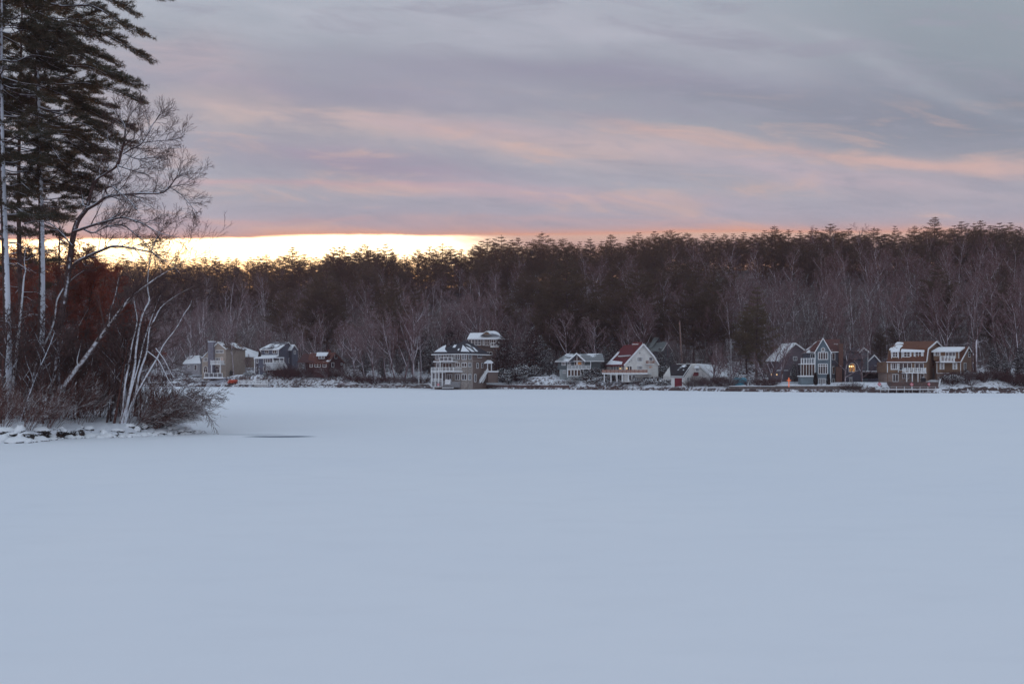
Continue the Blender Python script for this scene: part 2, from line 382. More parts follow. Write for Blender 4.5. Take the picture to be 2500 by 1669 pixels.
# ------------------------------------------------------------------ buildings
class House:
    def __init__(s, name, label, cat, px, py, Y, group=None):
        s.o = ray(px, py, Y); s.root = link(name, None, None, s.o); tag(s.root, label, cat, group); s.acc = {}
    def part(s, name, mb, m, parent=None):
        if not mb.v: return None
        mb.v = [v - s.o for v in mb.v]
        return link(name, mb.mesh(name, m), parent or s.root)
class Facet:
    """a vertical wall plane through two photo columns at given depths"""
    def __init__(s, H, a, b):
        s.H = H; s.A = np.array([(a[0] - HX) / F * a[1], a[1]]); B = np.array([(b[0] - HX) / F * b[1], b[1]])
        d = B - s.A; s.len = np.linalg.norm(d); s.d = d / s.len; s.n = np.array([s.d[1], -s.d[0]])
        s.D3 = np.array([s.d[0], s.d[1], 0]); s.N3 = np.array([s.n[0], s.n[1], 0])
    def t(s, px, off=0.0):
        k_ = (px - HX) / F; A = s.A + s.n * off
        return (k_ * A[1] - A[0]) / (s.d[0] - k_ * s.d[1])
    def P(s, px, py, off=0.0):
        A = s.A + s.n * off; q = A + s.d * s.t(px, off); return ray(px, py, q[1])
    def Z(s, px, py, off=0.0): return s.P(px, py, off)[2]
    def at(s, t, z, off): q = s.A + s.d * t + s.n * off; return np.array([q[0], q[1], z])
    def tbox(s, mb, t0, t1, z0, z1, o0, o1):
        if o0 > o1: o0, o1 = o1, o0
        c = lambda z: [s.at(t0, z, o1), s.at(t1, z, o1), s.at(t1, z, o0), s.at(t0, z, o0)]
        mb.hexa(c(z0), c(z1))
    def box(s, mb, x0, y0, x1, y1, o0, o1):
        """rectangle read off the photo at the front face, from offset o0 to o1"""
        off = max(o0, o1); xm = (x0 + x1) / 2
        s.tbox(mb, s.t(x0, off), s.t(x1, off), s.Z(xm, y1, off), s.Z(xm, y0, off), o0, o1)
    def poly(s, mb, pts, o0, o1):
        """photo polygon on the plane at offset o1 pushed back to o0"""
        p = [s.P(x, y, o1) for x, y in pts]
        if sum((b[0] - a[0]) * (b[1] + a[1]) for a, b in zip(pts, pts[1:] + pts[:1])) > 0: p = p[::-1]
        mb.extrude(p, s.N3 * (o0 - o1))
    def bar(s, mb, p0, p1, w, o0, o1):
        a = s.P(*p0, o1); b = s.P(*p1, o1); d = b - a; d /= np.linalg.norm(d); u = np.cross(d, s.N3) * w / 2
        mb.extrude([a - u, b - u, b + u, a + u], s.N3 * (o0 - o1))
    def win(s, x0, y0, x1, y1, cols=2, rows=1, g='dark', off=0.0, fr=0.11, name='window', frame=None, parent=None, sill=True, bar=0.055):
        off += 0.003
        xm = (x0 + x1) / 2; t0, t1 = s.t(x0, off), s.t(x1, off); z0, z1 = s.Z(xm, y1, off), s.Z(xm, y0, off)
        mb = MB(); e = off + 0.07
        s.tbox(mb, t0, t0 + fr, z0, z1, off, e); s.tbox(mb, t1 - fr, t1, z0, z1, off, e)
        s.tbox(mb, t0 + fr, t1 - fr, z1 - fr, z1, off, e); s.tbox(mb, t0 + fr, t1 - fr, z0, z0 + fr, off, e)
        for i in range(1, cols):
            c = t0 + (t1 - t0) * i / cols; s.tbox(mb, c - bar, c + bar, z0 + fr, z1 - fr, off, e - 0.004)
        for i in range(1, rows):
            c = z0 + (z1 - z0) * i / rows
            for k in range(cols):
                a = t0 + (t1 - t0) * k / cols + (fr if k == 0 else bar); b = t0 + (t1 - t0) * (k + 1) / cols - (fr if k == cols - 1 else bar)
                s.tbox(mb, a, b, c - 0.03, c + 0.03, off, e - 0.008)
        w = s.H.part(name, mb, frame or WHITE, parent)
        pm = MB(); s.tbox(pm, t0 + 0.02, t1 - 0.02, z0 + 0.02, z1 - 0.02, off, off + 0.03)
        s.H.part('pane', pm, GLASS[g], w)
        return w
    def arch(s, x0, y0, x1, y1, g='dark', off=0.0, fr=0.11, half=False):
        """round-headed window; y0 top of the arch"""
        off += 0.003; xm = (x0 + x1) / 2; t0, t1 = s.t(x0, off), s.t(x1, off); z0, z1 = s.Z(xm, y1, off), s.Z(xm, y0, off)
        r = (t1 - t0) / 2; tc_ = (t0 + t1) / 2; zc = max(z0, z1 - r); ry = z1 - zc
        def loop(k, z_b):
            pts = [s.at(tc_ - r + k, z_b, off + 0.07)] + [s.at(tc_ - (r - k) * math.cos(a), zc + (ry - k) * math.sin(a), off + 0.07) for a in np.linspace(0, math.pi, 13)] + [s.at(tc_ + r - k, z_b, off + 0.07)]
            return pts
        mb = MB(); o_, i_ = loop(0, z0), loop(fr, z0 + fr); back = -s.N3 * 0.07
        for a in range(len(o_) - 1): mb.extrude([o_[a], i_[a], i_[a + 1], o_[a + 1]], back)
        mb.extrude([o_[0], o_[-1], i_[-1], i_[0]], back)
        s.tbox(mb, tc_ - 0.04, tc_ + 0.04, z0 + fr, zc, off, off + 0.065); 
        if zc - z0 > 0.4: s.tbox(mb, t0 + fr, t1 - fr, zc - 0.04, zc + 0.04, off, off + 0.06)
        w = s.H.part('window', mb, WHITE); pm = MB()
        pp = [q - s.N3 * 0.035 for q in loop(0.03, z0 + 0.03)]; pm.extrude(pp, -s.N3 * 0.03)
        s.H.part('pane', pm, GLASS[g], w); return w
    def rail(s, x0, y0, x1, y1, off, step=0.14, posts=5, m=None, name='railing', back=None, solid=None):
        """railing in the plane at off; back = depth of return rails to the wall"""
        mb = MB(); xm = (x0 + x1) / 2; t0, t1 = s.t(x0, off), s.t(x1, off); z0, z1 = s.Z(xm, y1, off), s.Z(xm, y0, off)
        s.tbox(mb, t0, t1, z1 - 0.09, z1, off - 0.09, off); s.tbox(mb, t0, t1, z0 + 0.06, z0 + 0.12, off - 0.07, off - 0.02)
        for c in np.linspace(t0 + 0.07, t1 - 0.07, posts): s.tbox(mb, c - 0.07, c + 0.07, z0, z1 + 0.06, off - 0.115, off + 0.025)
        if solid is None:
            for c in np.arange(t0 + 0.2, t1 - 0.1, step): s.tbox(mb, c - 0.022, c + 0.022, z0 + 0.12, z1 - 0.09, off - 0.06, off - 0.03)
        if back:
            for te in (t0, t1 - 0.08):
                s.tbox(mb, te, te + 0.08, z1 - 0.095, z1 - 0.005, off - back, off - 0.1); s.tbox(mb, te + 0.01, te + 0.07, z0 + 0.06, z0 + 0.12, off - back, off - 0.1)
                for c in np.arange(off - back, off - 0.15, step): s.tbox(mb, te + 0.02, te + 0.06, z0 + 0.12, z1 - 0.1, c, c + 0.03)
        r = s.H.part(name, mb, m or WHITE)
        if solid is not None:
            pm = MB(); s.tbox(pm, t0 + 0.1, t1 - 0.1, z0 + 0.12, z1 - 0.09, off - 0.062, off - 0.035); s.H.part('infill_panel', pm, solid, r)
        return r
    def gable_roof(s, L, A, R, depth, m, over=0.45, front=0.35, th=0.22, trim=True, name='roof', back=0.35):
        """L, A, R photo points of eave, apex, eave on the plane (offset `front`)"""
        mb = MB(); l, a, r = (s.P(*q, front) for q in (L, A, R)); up = np.array([0, 0, th])
        def ext(e, a_):
            d = (e - a_); d /= np.linalg.norm(d); return e + d * over
        l2, r2 = ext(l, a), ext(r, a); vec = -s.N3 * (depth + front + back)
        mb.extrude([l2, a, a + up, l2 + up], vec); mb.extrude([a, r2, r2 + up, a + up], vec)
        ro = s.H.part(name, mb, m)
        if trim:
            tb = MB(); dn = np.array([0, 0, -0.16]); o = s.N3 * 0.035
            for p, q in ((l2, a), (a, r2)):
                tb.extrude([p + dn + o, q + dn + o, q + up * 0.9 + o, p + up * 0.9 + o], -o * 0.96)
            s.H.part('trim', tb, WHITE, ro)
        return ro

def solid(foot, z0, z1):
    """prism over a plan polygon (world xy, counter-clockwise from above)"""
    mb = MB(); p = [(x, y, z0) for x, y in foot]
    ar = sum(a[0] * b[1] - b[0] * a[1] for a, b in zip(foot, foot[1:] + foot[:1]))
    if ar < 0: p = p[::-1]
    mb.extrude(p, (0, 0, z1 - z0)); return mb
def slab(mb, pts, th):
    """sloping slab: 3D polygon thickened straight down"""
    p = [np.asarray(q, float) for q in pts]
    nrm = np.cross(p[1] - p[0], p[2] - p[0])
    if nrm[2] > 0: p = p[::-1]
    mb.extrude([q - np.array([0, 0, th]) for q in p], (0, 0, th))
def xy(p): return (p[0], p[1])

cream = siding('cream_siding', (0.40, 0.325, 0.275)); greyblue = siding('slate_siding', (0.13, 0.14, 0.185)); 
chimney_stone = stone('chimney_stone', (0.2, 0.19, 0.23), (0.12, 0.11, 0.15), 2.6)

# --- cream house with grey chimney
def cream_house():
    H = House('lake_house', 'cream house with a tall grey chimney and arched windows above a red brick terrace', 'house', 545, 922, 291, 'houses along the far shore')
    fr = Facet(H, (493, 290), (551, 288)); sd = Facet(H, (551, 288), (590, 305))
    mb = MB(); fr.poly(mb, [(520, 925), (520, 849), (531.5, 836.5), (548, 849), (551, 851), (551, 925)], -11, 0)
    H.part('wall', mb, cream)
    mb = MB(); fr.poly(mb, [(493, 925), (493, 872), (508, 857), (520.2, 857), (520.2, 925)], -9, -0.004); H.part('side_wing', mb, cream)
    mb = MB(); mb.extrude([sd.P(*q) for q in [(553, 927), (553, 853), (586, 862), (586, 924)]], -fr.D3 * 6); H.part('rear_wall', mb, cream)
    rm = roof_mat('brown_roof', (0.13, 0.085, 0.07), 0.45, 0.3)
    fr.gable_roof((519.5, 849), (531.5, 835.5), (549.5, 850), 11, rm)
    mb = MB(); a = fr.P(491, 873.5, 0.35); b = fr.P(508, 856.5, 0.35); c = fr.P(520, 856.5, 0.35); v = -fr.N3 * 9.6
    slab(mb, [a, b, b + v, a + v], 0.2); slab(mb, [b + (0, 0, .003), c + (0, 0, .003), c + v + (0, 0, .003), b + v + (0, 0, .003)], 0.2)
    H.part('lean_to_roof', mb, rm)
    # long roof running back along the side
    mb = MB(); e0 = sd.P(560, 855, 0.5); e1 = sd.P(588, 862, 0.5); r0 = e0 - sd.N3 * 3.2 + (0, 0, 2.3); r1 = e1 - sd.N3 * 3.2 + (0, 0, 2.3)
    slab(mb, [e0, e1, r1, r0], 0.22); slab(mb, [r0, r1, r1 - sd.N3 * 2.4 - (0, 0, 1.7), r0 - sd.N3 * 2.4 - (0, 0, 1.7)], 0.22)
    H.part('rear_roof', mb, roof_mat('brown_roof_snow', (0.13, 0.085, 0.07), 0.6, 0.45, seed=9))
    # rear wing with its snowy roof
    rf = Facet(H, (588, 303), (621, 301))
    mb = MB(); rf.poly(mb, [(588, 896), (588, 869), (621, 869.5), (621, 893), (610, 897)], -8, 0); H.part('rear_wing', mb, cream)
    mb = MB(); rd0 = rf.P(598, 848.6, -4); rd1 = rf.P(600, 848.6, -4); slab(mb, [rf.P(586, 870, .4), rf.P(624, 870.5, .4), rd1, rd0], 0.25)
    slab(mb, [rf.P(624, 870.5, .4), rf.P(624, 870.5, .4) - rf.N3 * 8.8, rd1], 0.25)
    H.part('snowy_roof', mb, roof_mat('full_snow_roof', (0.2, 0.2, 0.22), 0.9, 0.5))
    mb = MB(); fr.box(mb, 507.6, 834, 520.4, 926, -0.5, 0.9); ch = H.part('chimney', mb, chimney_stone)
    mb = MB(); fr.box(mb, 507.2, 832.6, 520.8, 834.4, -0.55, 0.95); H.part('chimney_cap', mb, SNOW, ch)
    fr.win(526.5, 854, 546, 862, 6, 1, 'mid'); fr.win(526, 872.5, 537.5, 880.5, 3, 1, 'mid'); fr.win(538.5, 871.5, 544.5, 883, 2, 2, 'warm', name='door')
    fr.win(496.5, 872.5, 506.5, 882.5, 3, 1, 'mid'); fr.arch(496.8, 893.5, 507.2, 909.5, 'dark'); fr.arch(523.5, 893.6, 536.5, 910, 'mid')
    sd.win(578, 873, 584, 880, 2, 1, 'mid'); sd.win(576, 890, 583, 896, 2, 1, 'mid'); sd.win(562, 896, 568, 903, 2, 1, 'dark')
    fr.rail(513.8, 879.5, 538, 888, 2.2, posts=4, back=2.1)
    mb = MB(); fr.box(mb, 513, 888, 539, 890, 0.01, 2.35)
    H.part('balcony', mb, WHITE)
    for x in (516, 537.5):
        mb = MB(); fr.box(mb, x - .8, 890.2, x + .8, 921, 1.95, 2.2); H.part('post', mb, WHITE)
    fr.rail(499, 910.5, 543, 920.5, 3.0, posts=5, solid=GLASS['curtain'])
    mb = MB(); fr.box(mb, 497, 920.6, 546, 923.5, 0.01, 3.1); H.part('terrace_slab', mb, SNOW)
cream_house()

# --- grey saltbox house
def snow_shed():
    H = House('garden_shed', 'low pale shed with a thick snow roof left of the cream house', 'shed', 470, 905, 302); f = Facet(H, (446, 303), (489, 301)); w = siding('shed_siding', (.36, .35, .38))
    mb = MB(); f.box(mb, 449, 885, 488, 915, -5, 0); H.part('wall', mb, w); f.win(458, 890, 464, 898, 2, 1, 'dark'); f.win(474, 890, 481, 904, 1, 1, 'mid', name='door')
    mb = MB(); a, b = f.P(446, 886, .5), f.P(490, 885, .5); c, d = f.P(486, 867, -3), f.P(462, 868, -3); slab(mb, [a, b, c, d], .3); slab(mb, [d, c, b - f.N3 * 6.4, a - f.N3 * 6.4], .3); H.part('roof', mb, roof_mat('shed_snow', (.2, .2, .22), .95, .5))
snow_shed()

def saltbox():
    H = House('lake_house', 'slate grey saltbox house with white deck and a tall cypress in front', 'house', 666, 914, 283, 'houses along the far shore')
    fr = Facet(H, (621, 287), (666, 282)); sd = Facet(H, (666, 282), (713, 292))
    lg = siding('warm_grey_siding', (0.16, 0.15, 0.18))
    mb = MB(); fr.poly(mb, [(621, 918), (621, 874), (666, 873.5), (666, 918)], -5, 0); H.part('wall', mb, lg)
    uf_D = Facet(H, (634, 288.6), (679, 284.2)).D3
    mb = MB(); p = [sd.P(667, 915), sd.P(712.5, 906), sd.P(712.5, 846), sd.P(704, 835), sd.P(677, 853.5), sd.P(677, 866), sd.P(667, 873.5)]
    # gable body seen end-on, running back to the left
    mb.extrude(p, -uf_D * 6.2); H.part('gable_wall', mb, greyblue)
    # upper front wall proud of the body
    uf = Facet(H, (634, 288.6), (679, 284.2))
    mb = MB(); uf.box(mb, 635, 853, 679.5, 868, -0.3, 0.05); H.part('upper_wall', mb, lg)
    rm = roof_mat('grey_roof', (0.1, 0.095, 0.11), 0.52, 0.22, seed=3)
    mb = MB(); e0, e1 = uf.P(633, 852.5, .5), uf.P(681, 852, .5); r1 = sd.P(705, 834, .4); r0 = r1 - uf.D3 * 6.6
    slab(mb, [e0, e1, r1, r0], 0.22); b1 = sd.P(716, 850, .4); slab(mb, [r0, r1, b1, b1 - uf.D3 * 6.6], 0.22); ro = H.part('roof', mb, rm)
    mb = MB(); sd.bar(mb, (678, 853.5), (705, 835.2), 0.28, .40, .47); sd.bar(mb, (705, 835.2), (714, 848), 0.28, .40, .47); sd.bar(mb, (666, 875), (678, 866.5), 0.25, .02, .12)
    uf.bar(mb, (633, 853.3), (681, 852.9), 0.25, .5, .57); H.part('trim', mb, WHITE, ro)
    mb = MB(); slab(mb, [fr.P(619, 873.5, .6), fr.P(667.5, 872.5, .6), uf.P(681, 866, 0.06), uf.P(634, 866, .06)], 0.25); H.part('skirt_roof', mb, roof_mat('skirt_snow', (0.1, .095, .11), 0.85, 0.4))
    mb = MB(); uf.box(mb, 635, 853.5, 636.6, 868, .05, .12); uf.box(mb, 678, 853.5, 679.8, 868, .05, .12); fr.box(mb, 620.5, 874.5, 622.2, 917, 0.003, .08); fr.box(mb, 664.8, 874.5, 666.4, 917, 0.003, .08); H.part('corner_board', mb, WHITE)
    uf.win(647, 854, 656.5, 863, 2, 1, 'dark', off=.05); uf.win(666, 854, 676, 863, 2, 1, 'dark', off=.05)
    fr.win(643, 874.5, 659.5, 887.5, 3, 1, 'curtain'); fr.win(625.5, 874.5, 631, 886, 1, 1, 'curtain'); fr.win(625.5, 896, 631, 905, 1, 1, 'curtain')
    fr.win(643, 894, 650.5, 905, 1, 1, 'curtain'); fr.win(652.5, 894.5, 663.5, 911, 2, 1, 'dark', name='door')
    sd.win(704.5, 874, 710, 885.5, 2, 2, 'mid')
    # porch on the right
    pf = Facet(H, (666, 279), (696, 281.5))
    mb = MB(); pf.box(mb, 666, 871.5, 694, 873.8, -5, 0.1); H.part('porch_roof', mb, SNOW)
    mb = MB(); pf.box(mb, 667, 884.5, 693, 886, -5, 0); H.part('deck', mb, WHITE)
    pf.rail(667, 879.5, 693, 885, 0.1, posts=4); pf.win(668, 875, 679, 882, 2, 1, 'dark', off=-4.0)
    lat = siding('white_lattice', (0.62, 0.63, 0.66), 5)
    mb = MB(); pf.box(mb, 667, 886.2, 692, 903.5, -4.5, -.05); H.part('deck_skirt', mb, lat)
    mb = MB(); pf.bar(mb, (694, 883), (703, 899), .12, -.3, -.2); pf.bar(mb, (694, 888), (702, 902), .18, -.3, -.2)
    for k in range(5): pf.box(mb, 694.5 + k * 1.9, 886.5 + k * 3.3, 696.5 + k * 1.9, 887.6 + k * 3.3, -1.3, -.3)
    H.part('stairs', mb, WHITE)
    for x in (666.8, 683, 693): mb = MB(); pf.box(mb, x - .5, 873.8, x + .5, 884.5, -.16, 0); H.part('post', mb, WHITE)
    # rear wing
    rf = Facet(H, (712.8, 290), (727, 292))
    mb = MB(); rf.poly(mb, [(712.8, 908), (712.8, 853), (719.5, 843.5), (727, 853), (727, 904)], -9, 0); H.part('rear_wing', mb, greyblue)
    rf.gable_roof((712, 853), (719.5, 842.5), (727, 853), 9, roof_mat('wing_snow', (.1, .1, .11), .7, .4)); rf.win(717.2, 855, 722, 864, 1, 2, 'curtain')
saltbox()

# --- dark red-brown cottage
def cottage():
    H = House('lake_cottage', 'small dark red-brown cottage with a snowy dormer among bare trees', 'house', 790, 918, 276, 'houses along the far shore')
    wood = siding('dark_red_siding', (0.068, 0.026, 0.027)); fr = Facet(H, (751, 277.5), (800.5, 274)); sd = Facet(H, (800.5, 274), (841.5, 283))
    mb = MB(); B = fr.at(fr.len, 0, 0); foot = [xy(fr.at(0, 0, 0)), xy(B), xy(sd.at(sd.len, 0, 0)), xy(sd.at(sd.len, 0, -13))]
    zb = ray(790, 921, 276)[2]; zt = fr.Z(800, 884); H.part('wall', solid(foot, zb, zt), wood)
    mb = MB(); sd.poly(mb, [(801, 884.5), (818.5, 862.5), (841, 882.5), (841, 884.5)], -10, 0.0); H.part('gable_wall', mb, wood)
    rm = roof_mat('rust_roof', (0.15, 0.06, 0.048), 0.30, 0.25, seed=30)
    mb = MB(); e0, e1 = fr.P(748.5, 886, .7), fr.P(801.5, 886, .7); r1 = sd.P(819.5, 860.5, .6); r0 = sd.P(819.5, 860.5, .6) - sd.N3 * 8.0
    slab(mb, [e0, e1, r1, r0], .22); e3 = sd.P(843.5, 885.5, .6); slab(mb, [r0, r1, e3, e3 - sd.N3 * 9.2], .22); H.part('roof', mb, rm)
    df = Facet(H, (774, 275.3), (796, 273.9))
    mb = MB(); df.box(mb, 775.5, 866.5, 795, 878, -3.5, 0); H.part('dormer', mb, wood)
    mb = MB(); slab(mb, [df.P(772, 867.5, .5), df.P(797.5, 867, .5), df.P(802, 859.6, -3.2), df.P(774, 859.6, -3.2)], .2)
    H.part('dormer_roof', mb, SNOW)
    df.win(778, 867.8, 792.3, 875.4, 2, 2, 'dark'); sd.win(816.8, 865, 822.8, 875.5, 1, 1, 'dark')
    for a, b, n in ((756.3, 763.5, 1), (768.3, 783.3, 2), (788, 797, 1)): fr.win(a, 885.6, b, 896, n, 2, 'mid' if n == 1 else 'dark')
    sd.win(809, 884.5, 815.4, 896, 1, 1, 'mid'); sd.win(832, 885.5, 835.8, 891, 1, 1, 'mid')
    mb = MB(); sd.box(mb, 839.6, 884, 840.8, 903, .003, .08); H.part('corner_board', mb, WHITE)
    mb = MB(); df.box(mb, 800, 853.5, 803, 862, -5, -4); H.part('chimney', mb, mat('brick', (.2, .07, .06), (.12, .05, .045), 6))
cottage()

# --- big three-storey house with stone bay
def stone_house():
    H = House('lake_house', 'three-storey brown house with stone bay, white decks and dark snow-streaked hip roof', 'house', 1120, 935, 243, 'houses along the far shore')
    brown = siding('brown_siding', (0.185, 0.135, 0.12)); st = stone('fieldstone', (0.35, 0.30, 0.265), (0.22, 0.185, 0.17), 2.6)
    V = [(1061, 243.5), (1104.5, 240.5), (1126, 239.3), (1141, 239.3), (1152, 241), (1187.6, 248), (1175, 256), (1105, 258), (1066, 255)]
    foot = [xy(ray(a, 0, b)) for a, b in V]; z0 = ray(1120, 952, 240)[2]; zt = ray(1126, 861.5, 239.3)[2]
    H.part('wall', solid(foot, z0, zt), brown)
    # stone facing, one skin over the bay facets
    mb = MB(); FB = [Facet(H, V[i], V[i + 1]) for i in range(5)]; A, B1, B2, B3, C = FB
    for f in (B1, B2, B3): f.tbox(mb, 0.0, f.len, z0, f.Z(V[1][0] + 10 if f is B1 else V[2][0] + 6, 879), 0.0, 0.12)
    H.part('stone_facing', mb, st)
    apex1, apex2 = ray(1134, 831.5, 248), ray(1141, 831.5, 248)
    eave = []; cx, cy = np.mean([f_[0] for f_ in foot]), np.mean([f_[1] for f_ in foot])
    for x, y in foot: d = np.array([x - cx, y - cy]); d /= np.linalg.norm(d); eave.append(np.array([x + d[0] * .9, y + d[1] * .9, zt]))
    mb = MB(); n = len(eave)
    for i in range(n):
        a, b = eave[i], eave[(i + 1) % n]; ap = apex1 if (a[0] + b[0]) / 2 < cx + .5 else apex2
        if i == 2: slab(mb, [a, b, apex2, apex1], .2)
        else: slab(mb, [a, b, ap], .2)
    slab(mb, [eave[7], apex2, apex1], .19)
    ro = H.part('roof', mb, roof_mat('charcoal_roof', (0.035, 0.037, 0.05), 0.24, 0.20, seed=21))
    mb = MB()
    for i in range(n):
        a, b = eave[i], eave[(i + 1) % n]; mb.extrude([a - (0, 0, .42), b - (0, 0, .42), b - (0, 0, .2), a - (0, 0, .2)], np.array([cx, cy, 0]) * .012 - (a + b) / 2 * .012 * np.array([1, 1, 0]))
    H.part('gutter', mb, WHITE, ro)
    # snow wedges left on the front slopes
    def wedge(pts, k):
        a, b = eave[k], eave[k + 1]; ap = apex2; nn = np.cross(b - a, ap - a); nn /= np.linalg.norm(nn); out = []
        for px, py in pts:
            d = ray(px, py, 1.0) - np.array([0, 0, CAMZ]); o = np.array([0, 0, CAMZ]); tt = np.dot(a - o, nn) / np.dot(d, nn); out.append(o + d * tt + nn * (.06 if nn[2] > 0 else -.06))
        m2 = MB(); m2.extrude(out, nn * (-.1 if nn[2] > 0 else .1)); H.part('snow_patch', m2, SNOW, ro)
    wedge([(1125, 858), (1130, 842), (1146, 858.5)], 2)
    wedge([(1137, 846), (1146, 849), (1159, 858.5), (1152, 858.5)], 4); wedge([(1153, 847), (1157, 848), (1167, 858), (1162, 858)], 4)
    wedge([(1105, 848), (1109, 842), (1115, 842), (1111, 848.5)], 1); wedge([(1117, 855), (1119, 851), (1122.5, 851), (1120, 856)], 1)
    wedge([(1060, 859), (1080, 846), (1089, 842), (1086, 853), (1092, 859)], 0)
    g = ['curtain', 'mid', 'dark']
    A.win(1064, 863, 1077.5, 877.5, 2, 2, 'curtain'); A.win(1082.5, 863, 1103, 877.5, 3, 2, 'curtain')
    B1.win(1106, 863, 1109.5, 877.5, 1, 2, 'mid', off=.12); B1.win(1111, 862.5, 1122.6, 877.6, 2, 2, 'curtain'); B2.win(1126.8, 862.5, 1139.8, 877.8, 2, 2, 'curtain'); B3.win(1143.2, 862.5, 1150.8, 877.4, 2, 2, 'mid'); C.win(1165.8, 862.5, 1176, 873.8, 3, 1, 'dark')
    A.win(1081, 885.4, 1104, 897.5, 3, 1, 'dark', name='door'); A.win(1065.6, 885.6, 1073, 897.5, 1, 1, 'curtain')
    for y0, y1, gg in ((885, 895.5, 'dark'), (913, 927.3, 'dark')):
        B1.win(1111.2, y0, 1122.4, y1, 2, 1, 'dark' if y0 < 900 else 'mid', off=.12); B2.win(1127, y0, 1139.5, y1, 2, 1, 'dark', off=.12); B3.win(1143, y0, 1150, y1, 2, 1, 'mid', off=.12)
    C.win(1163.2, 885.6, 1167.8, 899, 1, 1, 'dark'); C.win(1174.8, 885.8, 1179.2, 898.4, 1, 1, 'mid'); C.win(1157.6, 913, 1162.4, 932, 1, 1, 'curtain', name='door')
    A.win(1056.5, 909, 1064, 931, 1, 1, 'mid', off=0); A.win(1066, 909, 1088, 931, 3, 1, 'mid'); A.win(1091.5, 913, 1103.5, 930.5, 2, 1, 'mid', name='door')
    mb = MB(); C.tbox(mb, .02, .3, z0, zt - .2, .004, .08); C.box(mb, 1152.5, 881, 1187, 882, .004, .09); H.part('corner_board', mb, mat('tan_trim', (.4, .33, .31)))
    # decks
    mb = MB(); A.box(mb, 1057, 881, 1105, 883.4, 0, 2.0); H.part('balcony', mb, WHITE)
    A.rail(1073, 872, 1104, 881, 1.95, posts=4, solid=GLASS['curtain'])
    mb = MB(); A.box(mb, 1051.5, 905, 1108.5, 908, 0, 3.4); H.part('deck', mb, WHITE); A.rail(1052, 896.6, 1107, 905, 3.35, posts=7, step=.3, back=3.2)
    for x in (1053, 1062, 1070, 1079.3): mb = MB(); A.box(mb, x - .7, 908.2, x + .7, 944, 3.1, 3.35); H.part('post', mb, WHITE)
    mb = MB(); A.box(mb, 1074, 883.6, 1075.2, 905, 1.8, 1.95); H.part('post', mb, WHITE)
    mb = MB(); A.box(mb, 1052, 931, 1106, 945, 0, 3.0); H.part('terrace', mb, mat('grey_concrete', (.3, .29, .3)))
    A.rail(1052, 924, 1080, 931, 3.3, posts=4, step=.2)
    mb = MB()
    for k in range(6): A.box(mb, 1086.5 + k * .2, 926.5 + k * 1.9, 1098 - k * .1, 928 + k * 1.9, 3.4 + k * .3, 3.75 + k * .3)
    H.part('steps', mb, WHITE); mb = MB(); A.bar(mb, (1090, 925), (1086.5, 938), .15, 4.5, 4.6); A.bar(mb, (1100, 925), (1095, 938), .15, 4.5, 4.6); H.part('handrail', mb, WHITE)
    # outside stair on the right with a little roofed landing
    S = Facet(H, (1170, 243), (1192, 245)); mb = MB()
    for dy in (0, 2.7): S.bar(mb, (1190.5, 899 + dy), (1171, 928 + dy), .12, -.1, 0); S.bar(mb, (1193, 901 + dy), (1176, 929 + dy), .12, -1.6, -1.5)
    S.bar(mb, (1190.5, 906.5), (1172, 934), .3, -.1, 0); S.bar(mb, (1193, 907.5), (1178, 934), .3, -1.6, -1.5)
    for k in range(10):
        f_ = k / 10; S.box(mb, 1171.5 + 19 * f_, 933 - 27 * f_, 1174.5 + 19 * f_, 934 - 27 * f_, -1.5, -.1)
        S.box(mb, 1172 + 18.5 * f_, 928.5 - 29 * f_, 1172.5 + 18.5 * f_, 934 - 28 * f_, -.08, -.02)
    H.part('outside_stairs', mb, WHITE)
    L = Facet(H, (1184, 245), (1216, 247)); mb = MB(); L.box(mb, 1190, 905, 1217, 908.4, -4, 0); H.part('landing', mb, WHITE)
    mb = MB()
    for x in (1190.6, 1200.2): L.box(mb, x - .8, 884, x + .8, 905, -.2, 0)
    L.box(mb, 1190.5, 886, 1200.5, 887.4, -.15, -.02); H.part('landing_posts', mb, WHITE)
    mb = MB(); slab(mb, [L.P(1182, 884.5, .5), L.P(1204, 884, .5), L.P(1198, 879, -1.5), L.P(1190, 878.6, -1.5)], .25); H.part('landing_roof', mb, SNOW)
    mb = MB(); L.box(mb, 1191.5, 908.6, 1216, 934, -3.6, -.3); H.part('landing_base', mb, brown)
stone_house()

